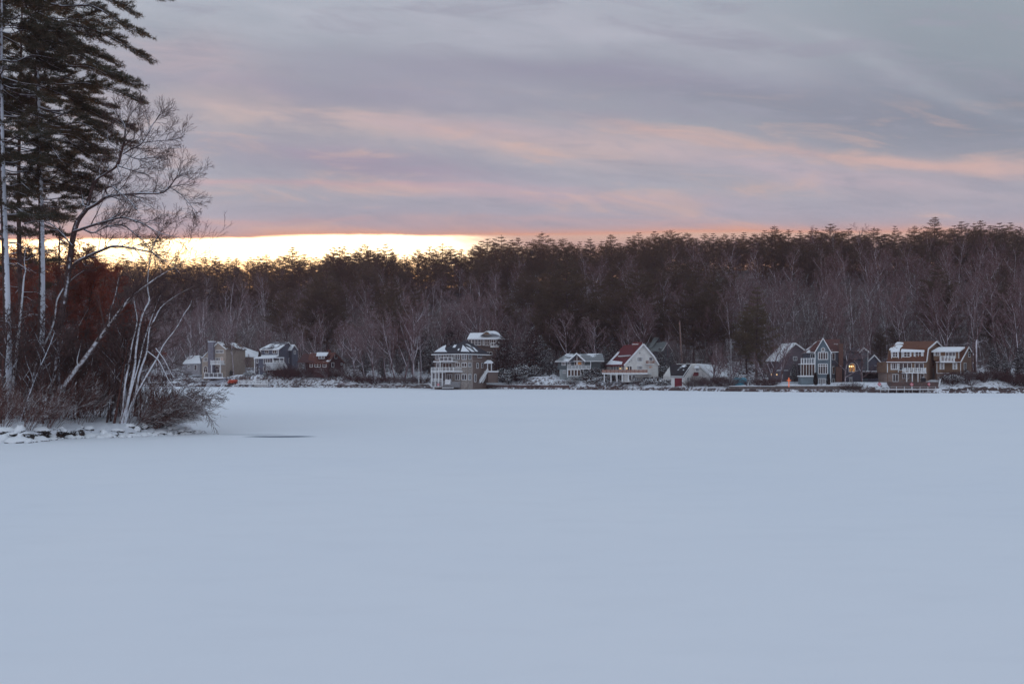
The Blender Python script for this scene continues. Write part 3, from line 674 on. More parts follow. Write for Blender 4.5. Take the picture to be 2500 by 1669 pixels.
def upper_house():
    H = House('hillside_house', 'tall brown house with snow-covered roof standing on the slope behind the stone house', 'house', 1190, 872, 262, 'houses along the far shore')
    brown = siding('brown_siding_b', (0.17, 0.125, 0.112)); f = Facet(H, (1142, 262), (1219, 261)); zb = tz(f.A[0], 262) - 2
    mb = MB(); f.tbox(mb, f.t(1142.8), f.t(1218.5), f.Z(1180, 845), f.Z(1180, 825), -9, 0); H.part('upper_wall', mb, brown)
    mb = MB(); f.tbox(mb, f.t(1160), f.t(1210), zb, f.Z(1180, 845.1), -9, -.4); H.part('wall', mb, brown)
    mb = MB(); E = [f.P(1140.5, 826, .6), f.P(1223, 825.6, .6)]; E += [E[1] - f.N3 * 10.2, E[0] - f.N3 * 10.2]
    ra, rb = f.P(1148, 812.5, -4.5), f.P(1216, 811.5, -4.5)
    for q in ([E[0], E[1], rb, ra], [E[2], E[3], ra, rb], [E[3], E[0], ra], [E[1], E[2], rb]): slab(mb, q, .3)
    H.part('roof', mb, roof_mat('solid_snow', (.3, .3, .32), 1.0))
    mb = MB(); c0, c1, c2, c3 = f.P(1176, 817, .3), f.P(1196, 817, .3), f.P(1212, 808.5, -3), f.P(1187, 807.5, -.6)
    slab(mb, [f.P(1173, 817.5, .4), f.P(1187, 807.8, .4), f.P(1187, 807.8, -6), f.P(1173, 817.5, -6)], .18); slab(mb, [f.P(1187, 807.8, .4), f.P(1222, 818, .4), f.P(1216, 811, -6), f.P(1208, 807.5, -6)], .18)
    H.part('cross_roof', mb, roof_mat('solid_snow', (.3, .3, .32), 1.0))
    mb = MB(); f.poly(mb, [(1176, 817), (1187, 810), (1198, 817)], -2, .35); H.part('gable', mb, mat('shingle_brown', (.2, .13, .09)))
    f.win(1144, 828, 1151, 843, 1, 1, 'mid'); f.win(1151.5, 828, 1174.5, 843, 3, 2, 'curtain'); f.win(1178.5, 828, 1181.8, 843, 1, 2, 'mid'); f.win(1183.4, 828, 1195, 843.5, 2, 2, 'dark'); f.win(1199, 828.5, 1211, 844, 2, 2, 'dark'); f.win(1212.6, 828.5, 1218, 844, 1, 2, 'mid')
    f.win(1188, 858.6, 1202, 866.8, 2, 1, 'dark', off=-.4)
    mb = MB(); f.box(mb, 1197, 844.5, 1221, 847.8, 0.02, 1.6); H.part('balcony', mb, WHITE); f.rail(1197.5, 836.5, 1220, 844.3, 1.55, posts=4, step=.4)
    mb = MB()
    for x, y in ((1211, 850.5), (1215.5, 850), (1219.5, 851), (1216, 853)): f.box(mb, x - .5, y - .5, x + .5, y + .5, .3, .6)
    H.part('string_lights', mb, lamp_mat('bulb_warm', (1, .35, .08), 1.0))
upper_house()

def grey_cottage():
    H = House('lake_cottage', 'low grey-green cottage with a front gable of glass and a white balcony', 'house', 1410, 920, 243, 'houses along the far shore')
    gs = siding('sage_siding', (0.115, 0.14, 0.15)); lo = siding('pale_sage_siding', (0.36, 0.39, 0.40)); f = Facet(H, (1362, 243), (1472, 242))
    mb = MB(); f.box(mb, 1362, 880.5, 1466, 901, -8, 0); H.part('upper_wall', mb, gs); mb = MB(); f.box(mb, 1366, 901.2, 1448, 932, -8, -.1); H.part('lower_wall', mb, lo)
    rm = roof_mat('grey_green_roof', (.2, .215, .225), .50, .22, seed=5, c2=(.26, .275, .285)); e0, e1 = f.P(1354.5, 881.5, .9), f.P(1475.5, 880.5, .9); e2, e3 = e1 - f.N3 * 9.8, e0 - f.N3 * 9.8
    ra, rb = f.P(1384, 863, -4), f.P(1471, 863, -4); mb = MB()
    for q in ([e0, e1, rb, ra], [e2, e3, ra, rb], [e3, e0, ra], [e1, e2, rb]): slab(mb, q, .22)
    ro = H.part('roof', mb, rm); mb = MB(); f.box(mb, 1355, 881.4, 1386, 883, .8, .95); f.box(mb, 1428, 880.8, 1475, 882.4, .8, .95); H.part('gutter', mb, WHITE, ro)
    g2 = Facet(H, (1384, 240.2), (1444, 239.9))
    mb = MB(); g2.poly(mb, [(1388, 882), (1407.5, 864.5), (1427, 881.5)], -3, -.5); H.part('gable', mb, mat('dark_gable', (.09, .095, .11)))
    g2.gable_roof((1388, 880.5), (1407.6, 863.2), (1426.6, 880.3), 7, roof_mat('gable_snow', (.2, .2, .22), .95, .4), over=.3, th=.28)
    mb = MB(); g2.poly(mb, [(1404, 880), (1404, 874.5), (1408, 870), (1408, 880)], -.4, -.35); g2.poly(mb, [(1409.5, 880), (1409.5, 870), (1413, 872.5), (1413, 880)], -.4, -.35); g2.poly(mb, [(1414.5, 880), (1414.5, 873.5), (1421, 880)], -.4, -.35)
    H.part('gable_glass', mb, GLASS['dark']); mb = MB(); g2.box(mb, 1400, 880, 1424, 881.2, -.4, -.25); g2.box(mb, 1408.1, 868, 1409.3, 892, -.4, -.25); H.part('mullion', mb, WHITE)
    f.win(1371, 881.8, 1381.5, 891.8, 3, 1, 'mid'); g2.win(1385.5, 881.5, 1394, 891.5, 2, 1, 'curtain', off=-2.4); g2.win(1402, 881, 1408, 892, 1, 1, 'mid', off=-2.4); g2.win(1409.5, 881.6, 1420.8, 891, 1, 1, 'warm', off=-2.4); g2.win(1421.5, 881.6, 1426, 891, 1, 1, 'mid', off=-2.4)
    mb = MB(); g2.box(mb, 1384, 899.6, 1443, 901, -3, 0); H.part('balcony', mb, WHITE)
    mb = MB(); 
    for y in (891.7, 895, 898.2): g2.box(mb, 1384.5, y, 1442.5, y + 1.2, -.1, 0)
    for x in (1384.8, 1396, 1404.6, 1412.5, 1420.5, 1431, 1442): g2.box(mb, x - .5, 891.5, x + .5, 899.5, -.09, .04)
    H.part('railing', mb, WHITE)
    for k in range(4): g2.win(1386 + k * 7.8, 902, 1394 + k * 7.8, 917.8, 1, 1, 'dark', off=-.1)
    mb = MB(); g2.box(mb, 1384.6, 901, 1386, 921, -.2, 0); g2.box(mb, 1423, 901, 1424.5, 921, -.2, 0); g2.box(mb, 1441.4, 881.5, 1442.8, 921, -.2, -.0); H.part('post', mb, WHITE)
    mb = MB(); g2.box(mb, 1386, 918, 1418, 928, -3, -.15); H.part('porch_base', mb, lo)
    f.win(1374.5, 903.5, 1381.5, 911.5, 2, 1, 'mid', off=-.1); g2.win(1427, 883, 1437, 892, 1, 1, 'mid', off=-2.5)
grey_cottage()

def red_roof_house():
    H = House('lake_house', 'white A-shaped house with steep dark red roof and wooden deck', 'house', 1540, 932, 236, 'houses along the far shore')
    w = siding('white_siding', (0.78, 0.755, 0.73)); red = roof_mat('red_roof', (0.15, 0.024, 0.030), .10, .5, c2=(.11, .02, .025))
    g = Facet(H, (1525, 232), (1608, 233.9)); lf = Facet(H, (1481, 245), (1525, 232))
    mb = MB(); poly = [(1525, 933), (1525, 890), (1571, 840), (1596, 870), (1607, 891), (1607, 929)]; g.poly(mb, poly, -13.1, 0); H.part('wall', mb, w)
    # two roof slopes following the body back to the left
    back = -g.N3 * 13.8; L0, Ap, R1, R2 = g.P(1522.5, 891.5, .45), g.P(1571, 838.3, .45), g.P(1597, 869, .45), g.P(1610, 892, .45)
    mb = MB(); slab(mb, [L0, Ap, Ap + back, L0 + back], .2); slab(mb, [Ap, R1, R1 + back, Ap + back], .2); slab(mb, [R1, R2, R2 + back, R1 + back], .2); ro = H.part('roof', mb, red)
    mb = MB(); g.bar(mb, (1524, 891.5), (1571, 839.6), .35, .42, .52); g.bar(mb, (1571, 839.6), (1596.5, 869.5), .35, .42, .52); g.bar(mb, (1596.5, 869.5), (1609, 891), .35, .42, .52); H.part('trim', mb, WHITE, ro)
    # snow along the lower left of the slope, on the real slope plane
    a = L0; b = L0 + back; nn = np.cross(Ap - a, b - a); nn /= np.linalg.norm(nn); nn *= np.sign(nn[2])
    def on(px, py, lift=.06):
        d = ray(px, py, 1.0) - np.array([0, 0, CAMZ]); o = np.array([0, 0, CAMZ]); return o + d * (np.dot(a - o, nn) / np.dot(d, nn)) + nn * lift
    mb = MB(); mb.extrude([on(*q) for q in ((1480, 890), (1484, 886), (1508, 860), (1513, 858), (1509, 865), (1494, 880), (1520, 883), (1518, 889.5))][::-1], -nn * .1); H.part('snow_patch', mb, SNOW, ro)
    # inset dormer
    d = Facet(H, (1493, 241.5), (1530, 230.8))
    mb = MB(); lf.poly(mb, [(1499, 887), (1510, 869), (1535, 869), (1530, 887)], -4.0, -1.6); H.part('dormer', mb, w)
    mb = MB(); lf.box(mb, 1508.5, 867.3, 1535.5, 868.9, -4.2, -1.35); H.part('dormer_roof', mb, SNOW); lf.win(1511, 871, 1520.5, 881.5, 1, 1, 'mid', off=-1.6)
    wd = mat('cedar', (.30, .13, .09), (.22, .095, .07), 3); pw = mat('pale_cedar', (.38, .24, .2), (.3, .19, .16), 3)
    lf.rail(1494, 880.5, 1524, 886.5, -.7, posts=4, m=pw)
    mb = MB(); p = on(1550, 842, 0); r = g.P(1556, 835, -3.5)
    mb.box(r - (1.1, .6, 3.2), r + (1.1, .6, .0)); ch = H.part('chimney', mb, mat('chimney_brick', (.2, .05, .045), (.13, .04, .04), 5)); mb = MB(); mb.box(r - (1.2, .7, .6), r + (1.2, .7, -.42)); H.part('flashing', mb, WHITE, ch)
    for k in range(11): lf.win(1483.3 + k * 3.85, 892.5, 1486.6 + k * 3.85, 903, 1, 1, 'dark' if k % 3 else 'mid', fr=.07)
    g.win(1530, 892.8, 1543, 905, 2, 1, 'mid', name='door'); g.win(1555.4, 871, 1568.8, 882.4, 4, 1, 'mid'); g.win(1555.4, 892.3, 1568.8, 902.4, 4, 1, 'mid'); g.win(1584, 871.2, 1593.6, 880.4, 1, 1, 'curtain'); g.win(1583.4, 892.4, 1593.2, 900, 3, 1, 'warm')
    mb = MB(); g.box(mb, 1541.5, 879, 1542.8, 880.3, .01, .1); g.box(mb, 1561.5, 860.8, 1563.3, 863.2, .01, .1); g.box(mb, 1537, 882, 1538, 884, .01, .1); H.part('vent', mb, mat('dark_metal', (.04, .04, .045)))
    mb = MB(); g.box(mb, 1581, 887.6, 1598, 889.2, .01, 1.5); H.part('balcony', mb, WHITE); g.rail(1581.4, 880.4, 1597.8, 887.6, 1.45, posts=3, m=pw, back=1.3)
    # wide deck in front
    dk = Facet(H, (1469.5, 233), (1581, 229)); mb = MB(); dk.box(mb, 1469.5, 910, 1581, 913, -4.2, 0); H.part('deck', mb, WHITE)
    dk.rail(1470, 902.6, 1580.6, 910, -.05, posts=12, m=wd, solid=pw)
    for x in (1475, 1491.4, 1506, 1519, 1534): mb = MB(); dk.box(mb, x - .9, 913.2, x + .9, 932, -.35, -.1); H.part('post', mb, WHITE)
    g.win(1535, 914.5, 1541.2, 928, 1, 1, 'dark', name='door', off=0); g.win(1544, 914.5, 1550.5, 929, 1, 1, 'curtain', name='door')
    for k, x in enumerate((1557, 1564, 1571)): g.win(x - .8, 917, x + .8, 921, 1, 1, 'mid', fr=.05)
    lf.win(1492, 915, 1503, 929, 1, 1, 'mid', name='door'); lf.win(1507, 914.5, 1518.5, 929.5, 2, 1, 'mid', name='door')
    for (ff, x, y) in ((lf, 1513, 899.2), (g, 1531.3, 899)):
        mb = MB(); ff.box(mb, x - .7, y - .8, x + .7, y + .8, .12, .35); H.part('wall_lamp', mb, lamp_mat('lamp_amber', (1, .62, .25), 1.5))
red_roof_house()

def grey_back_house():
    H = House('hillside_house', 'grey house on the slope half hidden behind snowy shrubs beside the red-roofed house', 'house', 1615, 880, 262, 'houses along the far shore')
    w = siding('slate_siding_b', (.14, .145, .17)); rm = roof_mat('pale_slate_roof', (.24, .27, .275), .18, .3, c2=(.2, .225, .23), seed=12); g = Facet(H, (1618, 260), (1641, 262))
    mb = MB(); g.poly(mb, [(1619, 890), (1619, 854), (1629, 838), (1640, 854), (1640, 890)], -9, 0); H.part('wall', mb, w); g.gable_roof((1618, 855), (1629, 837), (1640.5, 855), 9, rm, over=.5)
    f = Facet(H, (1584, 259), (1619, 259.8)); mb = MB(); f.poly(mb, [(1588, 885), (1588, 856), (1619, 856), (1619, 885)], -8, -.3); H.part('side_wing', mb, w)
    mb = MB(); slab(mb, [f.P(1586, 856, .3), f.P(1621, 856, .3), f.P(1629, 837, -5), f.P(1600, 837, -5)], .2); slab(mb, [f.P(1583, 848, -1), f.P(1592, 848, -1), f.P(1609, 823, -6), f.P(1597, 823, -6)], .2); H.part('roof', mb, rm)
    mb = MB(); f.poly(mb, [(1597, 840), (1609, 824), (1612, 828), (1612, 845), (1592, 848)], -9, -6.05); H.part('tower_wall', mb, w)
grey_back_house()

def boathouse():
    H = House('boathouse', 'white boathouse at the water edge with a dark red garage door', 'boathouse', 1655, 948, 227, 'houses along the far shore')
    w = siding('white_siding_c', (0.78, 0.76, 0.745)); f = Facet(H, (1638.6, 225.6), (1668.6, 224.6)); s = Facet(H, (1668.6, 224.6), (1736, 229))
    mb = MB(); f.tbox(mb, f.t(1638.6), f.len, -.25, f.Z(1653, 917.8), -7, 0); H.part('garage_wall', mb, w)
    mb = MB(); s.poly(mb, [(1668.6, 953), (1668.6, 917.6), (1687.6, 890), (1698, 890), (1703, 887.5), (1713, 896), (1736, 917.5), (1736, 942)], -7, .003); H.part('wall', mb, w)
    mb = MB(); e0, e1 = f.P(1637.5, 918.5, .4), f.P(1670, 918.2, .4); r1 = s.P(1688.5, 888.6, .2); r0 = r1 - s.N3 * 7.6; slab(mb, [e0, e1, r1, r0], .2)
    ro = H.part('garage_roof', mb, roof_mat('black_roof', (.028, .026, .032), .30, .33, seed=2)); mb = MB(); s.bar(mb, (1669, 918), (1688, 889.6), .22, .2, .28); f.box(mb, 1638, 917.8, 1669.5, 919.4, .02, .42); H.part('trim', mb, WHITE, ro)
    mb = MB(); f.box(mb, 1646.8, 922.6, 1665, 950.4, .01, .06); d = H.part('garage_door', mb, mat('red_door', (.17, .012, .025), (.13, .01, .02), 1.2, 0.6))
    mb = MB(); f.box(mb, 1645.4, 921.2, 1666.4, 922.5, .01, .12); f.box(mb, 1645.4, 922.6, 1646.7, 950.4, .01, .12); f.box(mb, 1665.1, 922.6, 1666.4, 950.4, .01, .12); H.part('door_frame', mb, WHITE, d)
    mb = MB()
    for y in (929, 936, 943): f.box(mb, 1647, y - .15, 1664.8, y + .15, .06, .075)
    H.part('panel_groove', mb, mat('dark_red', (.07, .006, .01)), d)
    # main roof with snow
    r = Facet(H, (1736, 229), (1776, 236)); mb = MB()
    A_, B_ = s.P(1702, 887, .3), r.P(1747.5, 890.5, -3.2); E0, E1 = r.P(1735, 918, .5), r.P(1776.5, 917.5, .5)
    slab(mb, [A_, s.P(1737, 918.5, .3), E1, B_], .25); slab(mb, [A_, B_, B_ - s.N3 * 5 - (0, 0, 3), A_ - s.N3 * 6 - (0, 0, 2.5)], .25); ro2 = H.part('roof', mb, roof_mat('snow_roof_c', (.05, .05, .055), .82, .5, seed=7))
    mb = MB(); s.bar(mb, (1703, 888.3), (1736.5, 918.8), .25, .05, .32); H.part('trim', mb, WHITE, ro2)
    mb = MB(); r.tbox(mb, .05, r.len, r.Z(1755, 942), r.Z(1755, 918.2), -5, 0); H.part('right_wall', mb, w); mb = MB(); r.box(mb, 1743.5, 920.5, 1766.6, 931, .005, .05); H.part('dark_opening', mb, mat('black_interior', (.03, .014, .017)))
    s.win(1676.6, 919.6, 1682.3, 931.4, 2, 1, 'dark', off=.01); s.win(1717, 919.6, 1724.6, 931.6, 2, 1, 'dark', off=.01)
    mb = MB(); s.box(mb, 1696.5, 896.8, 1706.5, 908, 0, .5); H.part('dormer', mb, w); s.win(1698.6, 898, 1705.6, 906.6, 2, 1, 'mid', off=.5)
    mb = MB(); slab(mb, [s.P(1691.5, 915.6, 1.0), s.P(1705.6, 915.4, 1.0), s.P(1705.6, 908.6, .05), s.P(1694.5, 908.6, .05)], .15); H.part('awning', mb, mat('red_awning', (.15, .03, .035)))
    mb = MB(); slab(mb, [s.P(1695, 897.2, .9), s.P(1707.6, 897.2, .9), s.P(1703, 887.5, -.5), s.P(1698, 889.5, -.5)], .15); H.part('dormer_roof', mb, SNOW)
boathouse()

def grey_gable_house():
    H = House('lake_house', 'grey gabled house with snowy roof half hidden by trees left of the blue-grey house', 'house', 1925, 932, 230, 'houses along the far shore')
    w = siding('grey_violet_siding', (.16, .13, .15)); w2 = siding('lilac_siding', (.2, .16, .21)); g = Facet(H, (1906, 226), (1974, 226.9)); l = Facet(H, (1877, 233), (1906, 226))
    mb = MB(); g.poly(mb, [(1906, 935), (1906, 877), (1942.6, 840), (1974, 862), (1974, 932)], -7.2, 0); H.part('wall', mb, w)
    mb = MB(); l.poly(mb, [(1877, 935), (1877, 880), (1906, 879), (1906, 935)], -.5, .003); H.part('front_wall', mb, w2)
    g.gable_roof((1904, 878), (1942.6, 838.6), (1974, 861), 7, roof_mat('snow_roof_d', (.12, .12, .13), .9, .5), over=.5)
    l.win(1881, 900, 1886, 912, 1, 2, 'mid'); g.win(1912, 909, 1916, 917, 1, 2, 'curtain'); g.win(1936, 870, 1946, 880, 2, 1, 'mid'); g.win(1930, 905, 1942, 916, 2, 1, 'dark')
    mb = MB(); l.box(mb, 1895, 913, 1896.4, 915, .05, .25); H.part('wall_lamp', mb, lamp_mat('lamp_amber', (1, .62, .25), 1.5)); mb = MB(); l.box(mb, 1882, 913, 1883.2, 915, .05, .3); H.part('wall_lamp', mb, lamp_mat('lamp_amber', (1, .62, .25), 1.5))
    mb = MB(); g.box(mb, 1906.5, 904, 1920, 932, .01, 2); H.part('porch', mb, w); mb = MB(); g.box(mb, 1905, 903, 1924.5, 904.6, .01, 2.3); H.part('porch_roof', mb, SNOW)
grey_gable_house()

def blue_house():
    H = House('lake_house', 'narrow blue-grey house with steep front gable and round-topped attic window', 'house', 2005, 939, 214, 'houses along the far shore')
    w = siding('blue_grey_siding', (.155, .20, .235)); w2 = siding('blue_grey_dark', (.115, .13, .165)); g = Facet(H, (1990, 211.5), (2028.5, 210.5))
    mb = MB(); g.poly(mb, [(1990, 941), (1990, 859), (2009.4, 828), (2028.5, 859), (2028.5, 941)], -6, 0); H.part('wall', mb, w)
    g.gable_roof((1990.6, 858), (2009.4, 826), (2028, 858), 6.5, roof_mat('rust_snow_roof', (.14, .06, .05), .45, .5), over=.55, front=.4)
    m_ = Facet(H, (1971, 214.5), (2048, 213.5)); mb = MB(); m_.box(mb, 1972.5, 859, 2047.5, 941, -8, 0); H.part('main_wall', mb, w2)
    mb = MB(); ra, rb = m_.P(2000, 828, -4.2), m_.P(2050, 827.5, -4.2); e0, e1 = m_.P(1969.5, 859.5, .6), m_.P(2049.5, 858, .6); e2, e3 = e1 - m_.N3 * 9.5, e0 - m_.N3 * 9.5
    for q in ([e0, e1, rb, ra], [e2, e3, ra, rb], [e3, e0, ra]): slab(mb, q, .22)
    ro = H.part('roof', mb, roof_mat('rust_roof_b', (.13, .055, .05), .42, .3, seed=4)); mb = MB(); m_.box(mb, 1969.5, 859, 1990, 861, .5, .68); m_.box(mb, 2029, 858, 2049.5, 860, .5, .68); H.part('gutter', mb, WHITE, ro)
    g.arch(2004.4, 847.8, 2014.2, 857.2, 'dark'); g.win(1997, 859, 2021.8, 878, 4, 1, 'mid', fr=.14); g.win(1997, 887.5, 2021.2, 913, 4, 1, 'mid', fr=.14)
    mb = MB(); g.box(mb, 1997.6, 892.6, 2020.6, 894, .075, .09); H.part('transom', mb, WHITE); g.win(1998, 923, 2016.4, 939, 4, 1, 'curtain')
    mb = MB(); g.box(mb, 1989.6, 861, 1991.2, 941, .003, .08); g.box(mb, 2027.2, 861, 2029, 941, .003, .08); H.part('corner_board', mb, WHITE)
    m_.win(2031, 861.5, 2039, 878, 1, 1, 'mid'); m_.win(2031.6, 894, 2039, 913, 1, 1, 'dark'); m_.win(2031.4, 923.4, 2038.4, 936, 1, 1, 'curtain'); m_.win(1978.5, 863, 1989, 874, 2, 1, 'mid')
    br = stone('brown_brick', (.16, .07, .05), (.11, .05, .04), 5, (.1, .07, .06)); mb = MB(); m_.box(mb, 2040.7, 894.5, 2056, 941, .004, 1.2); m_.box(mb, 2048, 838.6, 2058.6, 894.4, -.4, .9); ch = H.part('chimney', mb, br)
    # screened porch and deck on the left
    p = Facet(H, (1955, 210.2), (1989.5, 209.8)); mb = MB(); p.box(mb, 1955, 887.5, 1989.6, 889.4, -4, 0); H.part('porch_top', mb, WHITE); p.rail(1955.2, 874.5, 1989, 887.4, -.02, posts=6, step=.3)
    mb = MB(); p.box(mb, 1955.5, 889.5, 1989, 916, -3.9, -.25); H.part('porch_screen', mb, GLASS['dark']); mb = MB()
    for x in (1955.6, 1961.8, 1968.8, 1975.6, 1982.4, 1989): p.box(mb, x - .5, 889.4, x + .5, 916.2, -.2, -.04)
    H.part('porch_posts', mb, WHITE); mb = MB(); p.box(mb, 1953, 916.2, 1987, 919.6, -4, .1); H.part('porch_floor', mb, WHITE); mb = MB(); p.box(mb, 1955, 919.8, 1985.6, 941, -3.8, -.1); H.part('porch_base', mb, siding('blue_grey_pale', (.2, .25, .28)))
blue_house()

def annex():
    H = House('lake_house', 'low dusky grey house with one glowing arched window behind two big trunks', 'house', 2095, 936, 217, 'houses along the far shore')
    w = siding('dusk_siding', (.11, .105, .14)); w3 = siding('teal_grey_siding', (.13, .165, .195)); f = Facet(H, (2060, 216), (2104, 216)); rm = roof_mat('dusk_roof', (.07, .055, .065), .25, .35, seed=8)
    mb = MB(); f.box(mb, 2060, 875, 2104, 940, -8, 0); H.part('wall', mb, w); mb = MB(); slab(mb, [f.P(2058, 876, .5), f.P(2106, 876, .5), f.P(2100, 862, -4), f.P(2066, 862, -4)], .22); slab(mb, [f.P(2066, 862, -4), f.P(2100, 862, -4), f.P(2104, 870, -8.5), f.P(2060, 870, -8.5)], .2); H.part('roof', mb, rm)
    b = Facet(H, (2102, 219), (2119.5, 219)); mb = MB(); b.poly(mb, [(2100, 935), (2100, 858), (2110, 851), (2119.5, 858), (2119.5, 935)], -8, 0); H.part('tower_wall', mb, w3); b.gable_roof((2100, 858), (2110, 850), (2120, 858), 8, rm, over=.3)
    mb = MB(); b.box(mb, 2118.2, 859, 2119.8, 908, .003, .1); H.part('corner_board', mb, WHITE)
    c = Facet(H, (2119.6, 221), (2155, 223)); mb = MB(); c.poly(mb, [(2119.6, 935), (2119.6, 882), (2134.7, 868), (2154, 889.5), (2154, 935)], -8, 0); H.part('gable_wall', mb, w); c.gable_roof((2119.6, 882), (2134.7, 867), (2154, 888.5), 8, rm, over=.4)
    d = Facet(H, (2153, 217), (2168, 217)); mb = MB(); d.box(mb, 2154.5, 893, 2168, 912, -4, 0); H.part('shed_wing', mb, siding('pale_grey_siding', (.22, .24, .26))); mb = MB(); d.box(mb, 2153, 891, 2169, 893, -4.2, .3); H.part('shed_roof', mb, SNOW); d.win(2156, 897, 2163, 907, 2, 1, 'curtain')
    f.arch(2071.6, 885.6, 2088.6, 908, 'lit'); f.win(2074, 923, 2080.4, 936, 1, 1, 'curtain'); mb = MB(); f.box(mb, 2073, 920.4, 2081.4, 922, .003, .3); H.part('hood', mb, SNOW)
    for x in (2074.6, 2079.4, 2084.3):
        mb = MB(); f.box(mb, x - .9, 892.8, x + .9, 894.8, .08, .12); H.part('hanging_lamp', mb, lamp_mat('lamp_bright', (1, .72, .3), 5))
annex()

def tan_house():
    H = House('lake_house', 'large tan shingled house with rust roof, white dormers and balconies', 'house', 2250, 935, 206, 'houses along the far shore')
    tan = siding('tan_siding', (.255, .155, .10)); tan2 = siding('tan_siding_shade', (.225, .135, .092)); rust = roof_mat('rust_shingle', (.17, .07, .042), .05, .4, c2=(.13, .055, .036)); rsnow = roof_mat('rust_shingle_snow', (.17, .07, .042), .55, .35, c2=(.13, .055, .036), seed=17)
    st = stone('tan_stone', (.32, .22, .18), (.2, .14, .12), 3.4)
    f = Facet(H, (2166, 204), (2262.5, 203)); s = Facet(H, (2262.5, 203), (2312, 214))
    mb = MB(); f.box(mb, 2166, 883, 2262.4, 909.4, -9, 0); H.part('wall', mb, tan); mb = MB(); f.box(mb, 2168, 909.6, 2262.4, 938, -9, -.3); H.part('stone_base', mb, st)
    mb = MB(); mb.extrude([s.P(*q) for q in [(2264, 938), (2264, 882), (2268, 851), (2287.5, 834), (2301, 846), (2308, 882), (2308, 925)]], -f.D3 * 7.9); H.part('gable_wall', mb, tan2)
    # gambrel roof
    e0, e1 = f.P(2164, 883.8, .5), f.P(2262.5, 883, .5); k1 = s.P(2267, 850, .3); k0 = f.P(2176, 850.5, -1.6); r1 = s.P(2288, 832.3, .3); r0 = f.P(2206, 832.8, -5)
    mb = MB(); slab(mb, [e0, e1, k1, k0], .22); slab(mb, [k0, k1, r1, r0], .22); kb = s.P(2303, 846, .3); slab(mb, [r0, r1, kb, kb - f.D3 * 8.4], .22); ro = H.part('roof', mb, rust)
    mb = MB(); slab(mb, [f.P(2171, 851.6, -.9), f.P(2196, 851.2, -.9), f.P(2214, 834.5, -4.6), f.P(2190, 834.8, -4.6)], .3); H.part('left_roof', mb, rsnow)
    mb = MB(); s.bar(mb, (2263.5, 882), (2267.4, 851.5), .3, .28, .4); s.bar(mb, (2267.4, 851.5), (2288, 833.6), .3, .28, .4); s.bar(mb, (2288, 833.6), (2301, 846), .3, .28, .4); f.box(mb, 2164, 882.6, 2262.4, 884.4, .42, .56); H.part('trim', mb, WHITE, ro)
    D = Facet(H, (2174, 203.7), (2256, 202.9))
    for (x0, x1, sides) in ((2176, 2194.5, [(2179, 2191.5)]), (2200.5, 2255, [(2206, 2222), (2234, 2250)])):
        mb = MB(); D.box(mb, x0, 856, x1, 875, -2.5, 0); dm = H.part('dormer', mb, tan); mb = MB()
        slab(mb, [D.P(x0 - 1.5, 856.6, .5), D.P(x1 + 1.5, 856.2, .5), D.P(x1 + 3, 848.5, -2.5), D.P(x0 + 2, 848.5, -2.5)], .25); H.part('dormer_roof', mb, roof_mat('dormer_snow', (.2, .062, .035), .68, .3, seed=33), dm)
        mb = MB(); D.box(mb, x0, 857.5, x0 + 1.2, 875, .003, .07); D.box(mb, x1 - 1.2, 857.5, x1, 875, .003, .07); D.box(mb, x0 - 1, 856, x1 + 1, 857.4, .003, .1)
        for a, b in sides: D.box(mb, a - 3.2, 858.5, a - .4, 871.5, .003, .06); D.box(mb, b + .4, 858.5, b + 3.2, 871.5, .003, .06)
        H.part('shutter', mb, WHITE)
        for a, b in sides: D.win(a, 858.4, b, 871.6, 2, 2, 'dark', fr=.1)
    f.win(2174.5, 884.6, 2192, 902.4, 3, 1, 'mid', fr=.2); f.win(2194.5, 885.4, 2226, 904, 3, 1, 'mid'); f.win(2233, 886, 2255, 905.4, 2, 1, 'mid', name='door')
    mb = MB(); f.box(mb, 2192.6, 885, 2194.2, 909, .003, .1); f.box(mb, 2165.8, 885, 2167.6, 909, .003, .1); H.part('corner_board', mb, WHITE)
    f.win(2179, 912.6, 2193.6, 931.6, 2, 1, 'mid', off=-.3, name='door'); f.win(2203, 912.8, 2219.6, 924.2, 3, 1, 'dark', off=-.3); f.win(2247, 911, 2256, 932, 1, 1, 'dark', off=-.3, name='door')
    mb = MB(); f.box(mb, 2208.5, 908.6, 2262, 911, .01, 2.4); H.part('balcony', mb, WHITE); f.rail(2209, 898, 2261, 908.5, 2.35, posts=6, step=.16, back=2.2)
    for x in (2214, 2227.6, 2241.4): mb = MB(); f.box(mb, x - 1.1, 911.2, x + 1.1, 935, 1.9, 2.2); H.part('post', mb, WHITE)
    # connector with arched door
    c = Facet(H, (2258, 206.2), (2290, 206.0)); mb = MB(); c.box(mb, 2258, 893, 2287, 930, -5, 0); H.part('connector', mb, siding('grey_siding_f', (.22, .19, .18))); mb = MB(); slab(mb, [c.P(2262, 895, .5), c.P(2281, 895, .5), c.P(2288, 884, -1.2), c.P(2264, 858, -4)], .2); slab(mb, [c.P(2281, 895, .5), c.P(2290, 884, -.6), c.P(2293, 862, -3.6), c.P(2264, 858, -4)], .2); H.part('connector_roof', mb, rust)
    c.arch(2265.4, 898.6, 2275, 922, 'mid')
    # right wing
    r = Facet(H, (2285.6, 203.6), (2346, 202.6)); rs = Facet(H, (2346, 202.6), (2379.5, 213))
    mb = MB(); r.box(mb, 2286, 882, 2346, 911, -8, 0); H.part('wing_wall', mb, tan); mb = MB(); r.box(mb, 2287.5, 911.2, 2346, 934, -8, -.15); H.part('wing_base', mb, st)
    mb = MB(); mb.extrude([rs.P(*q) for q in [(2347, 936), (2347, 882), (2366, 847), (2377, 865), (2379, 930)]], -r.D3 * 4.9); H.part('end_wall', mb, tan2)
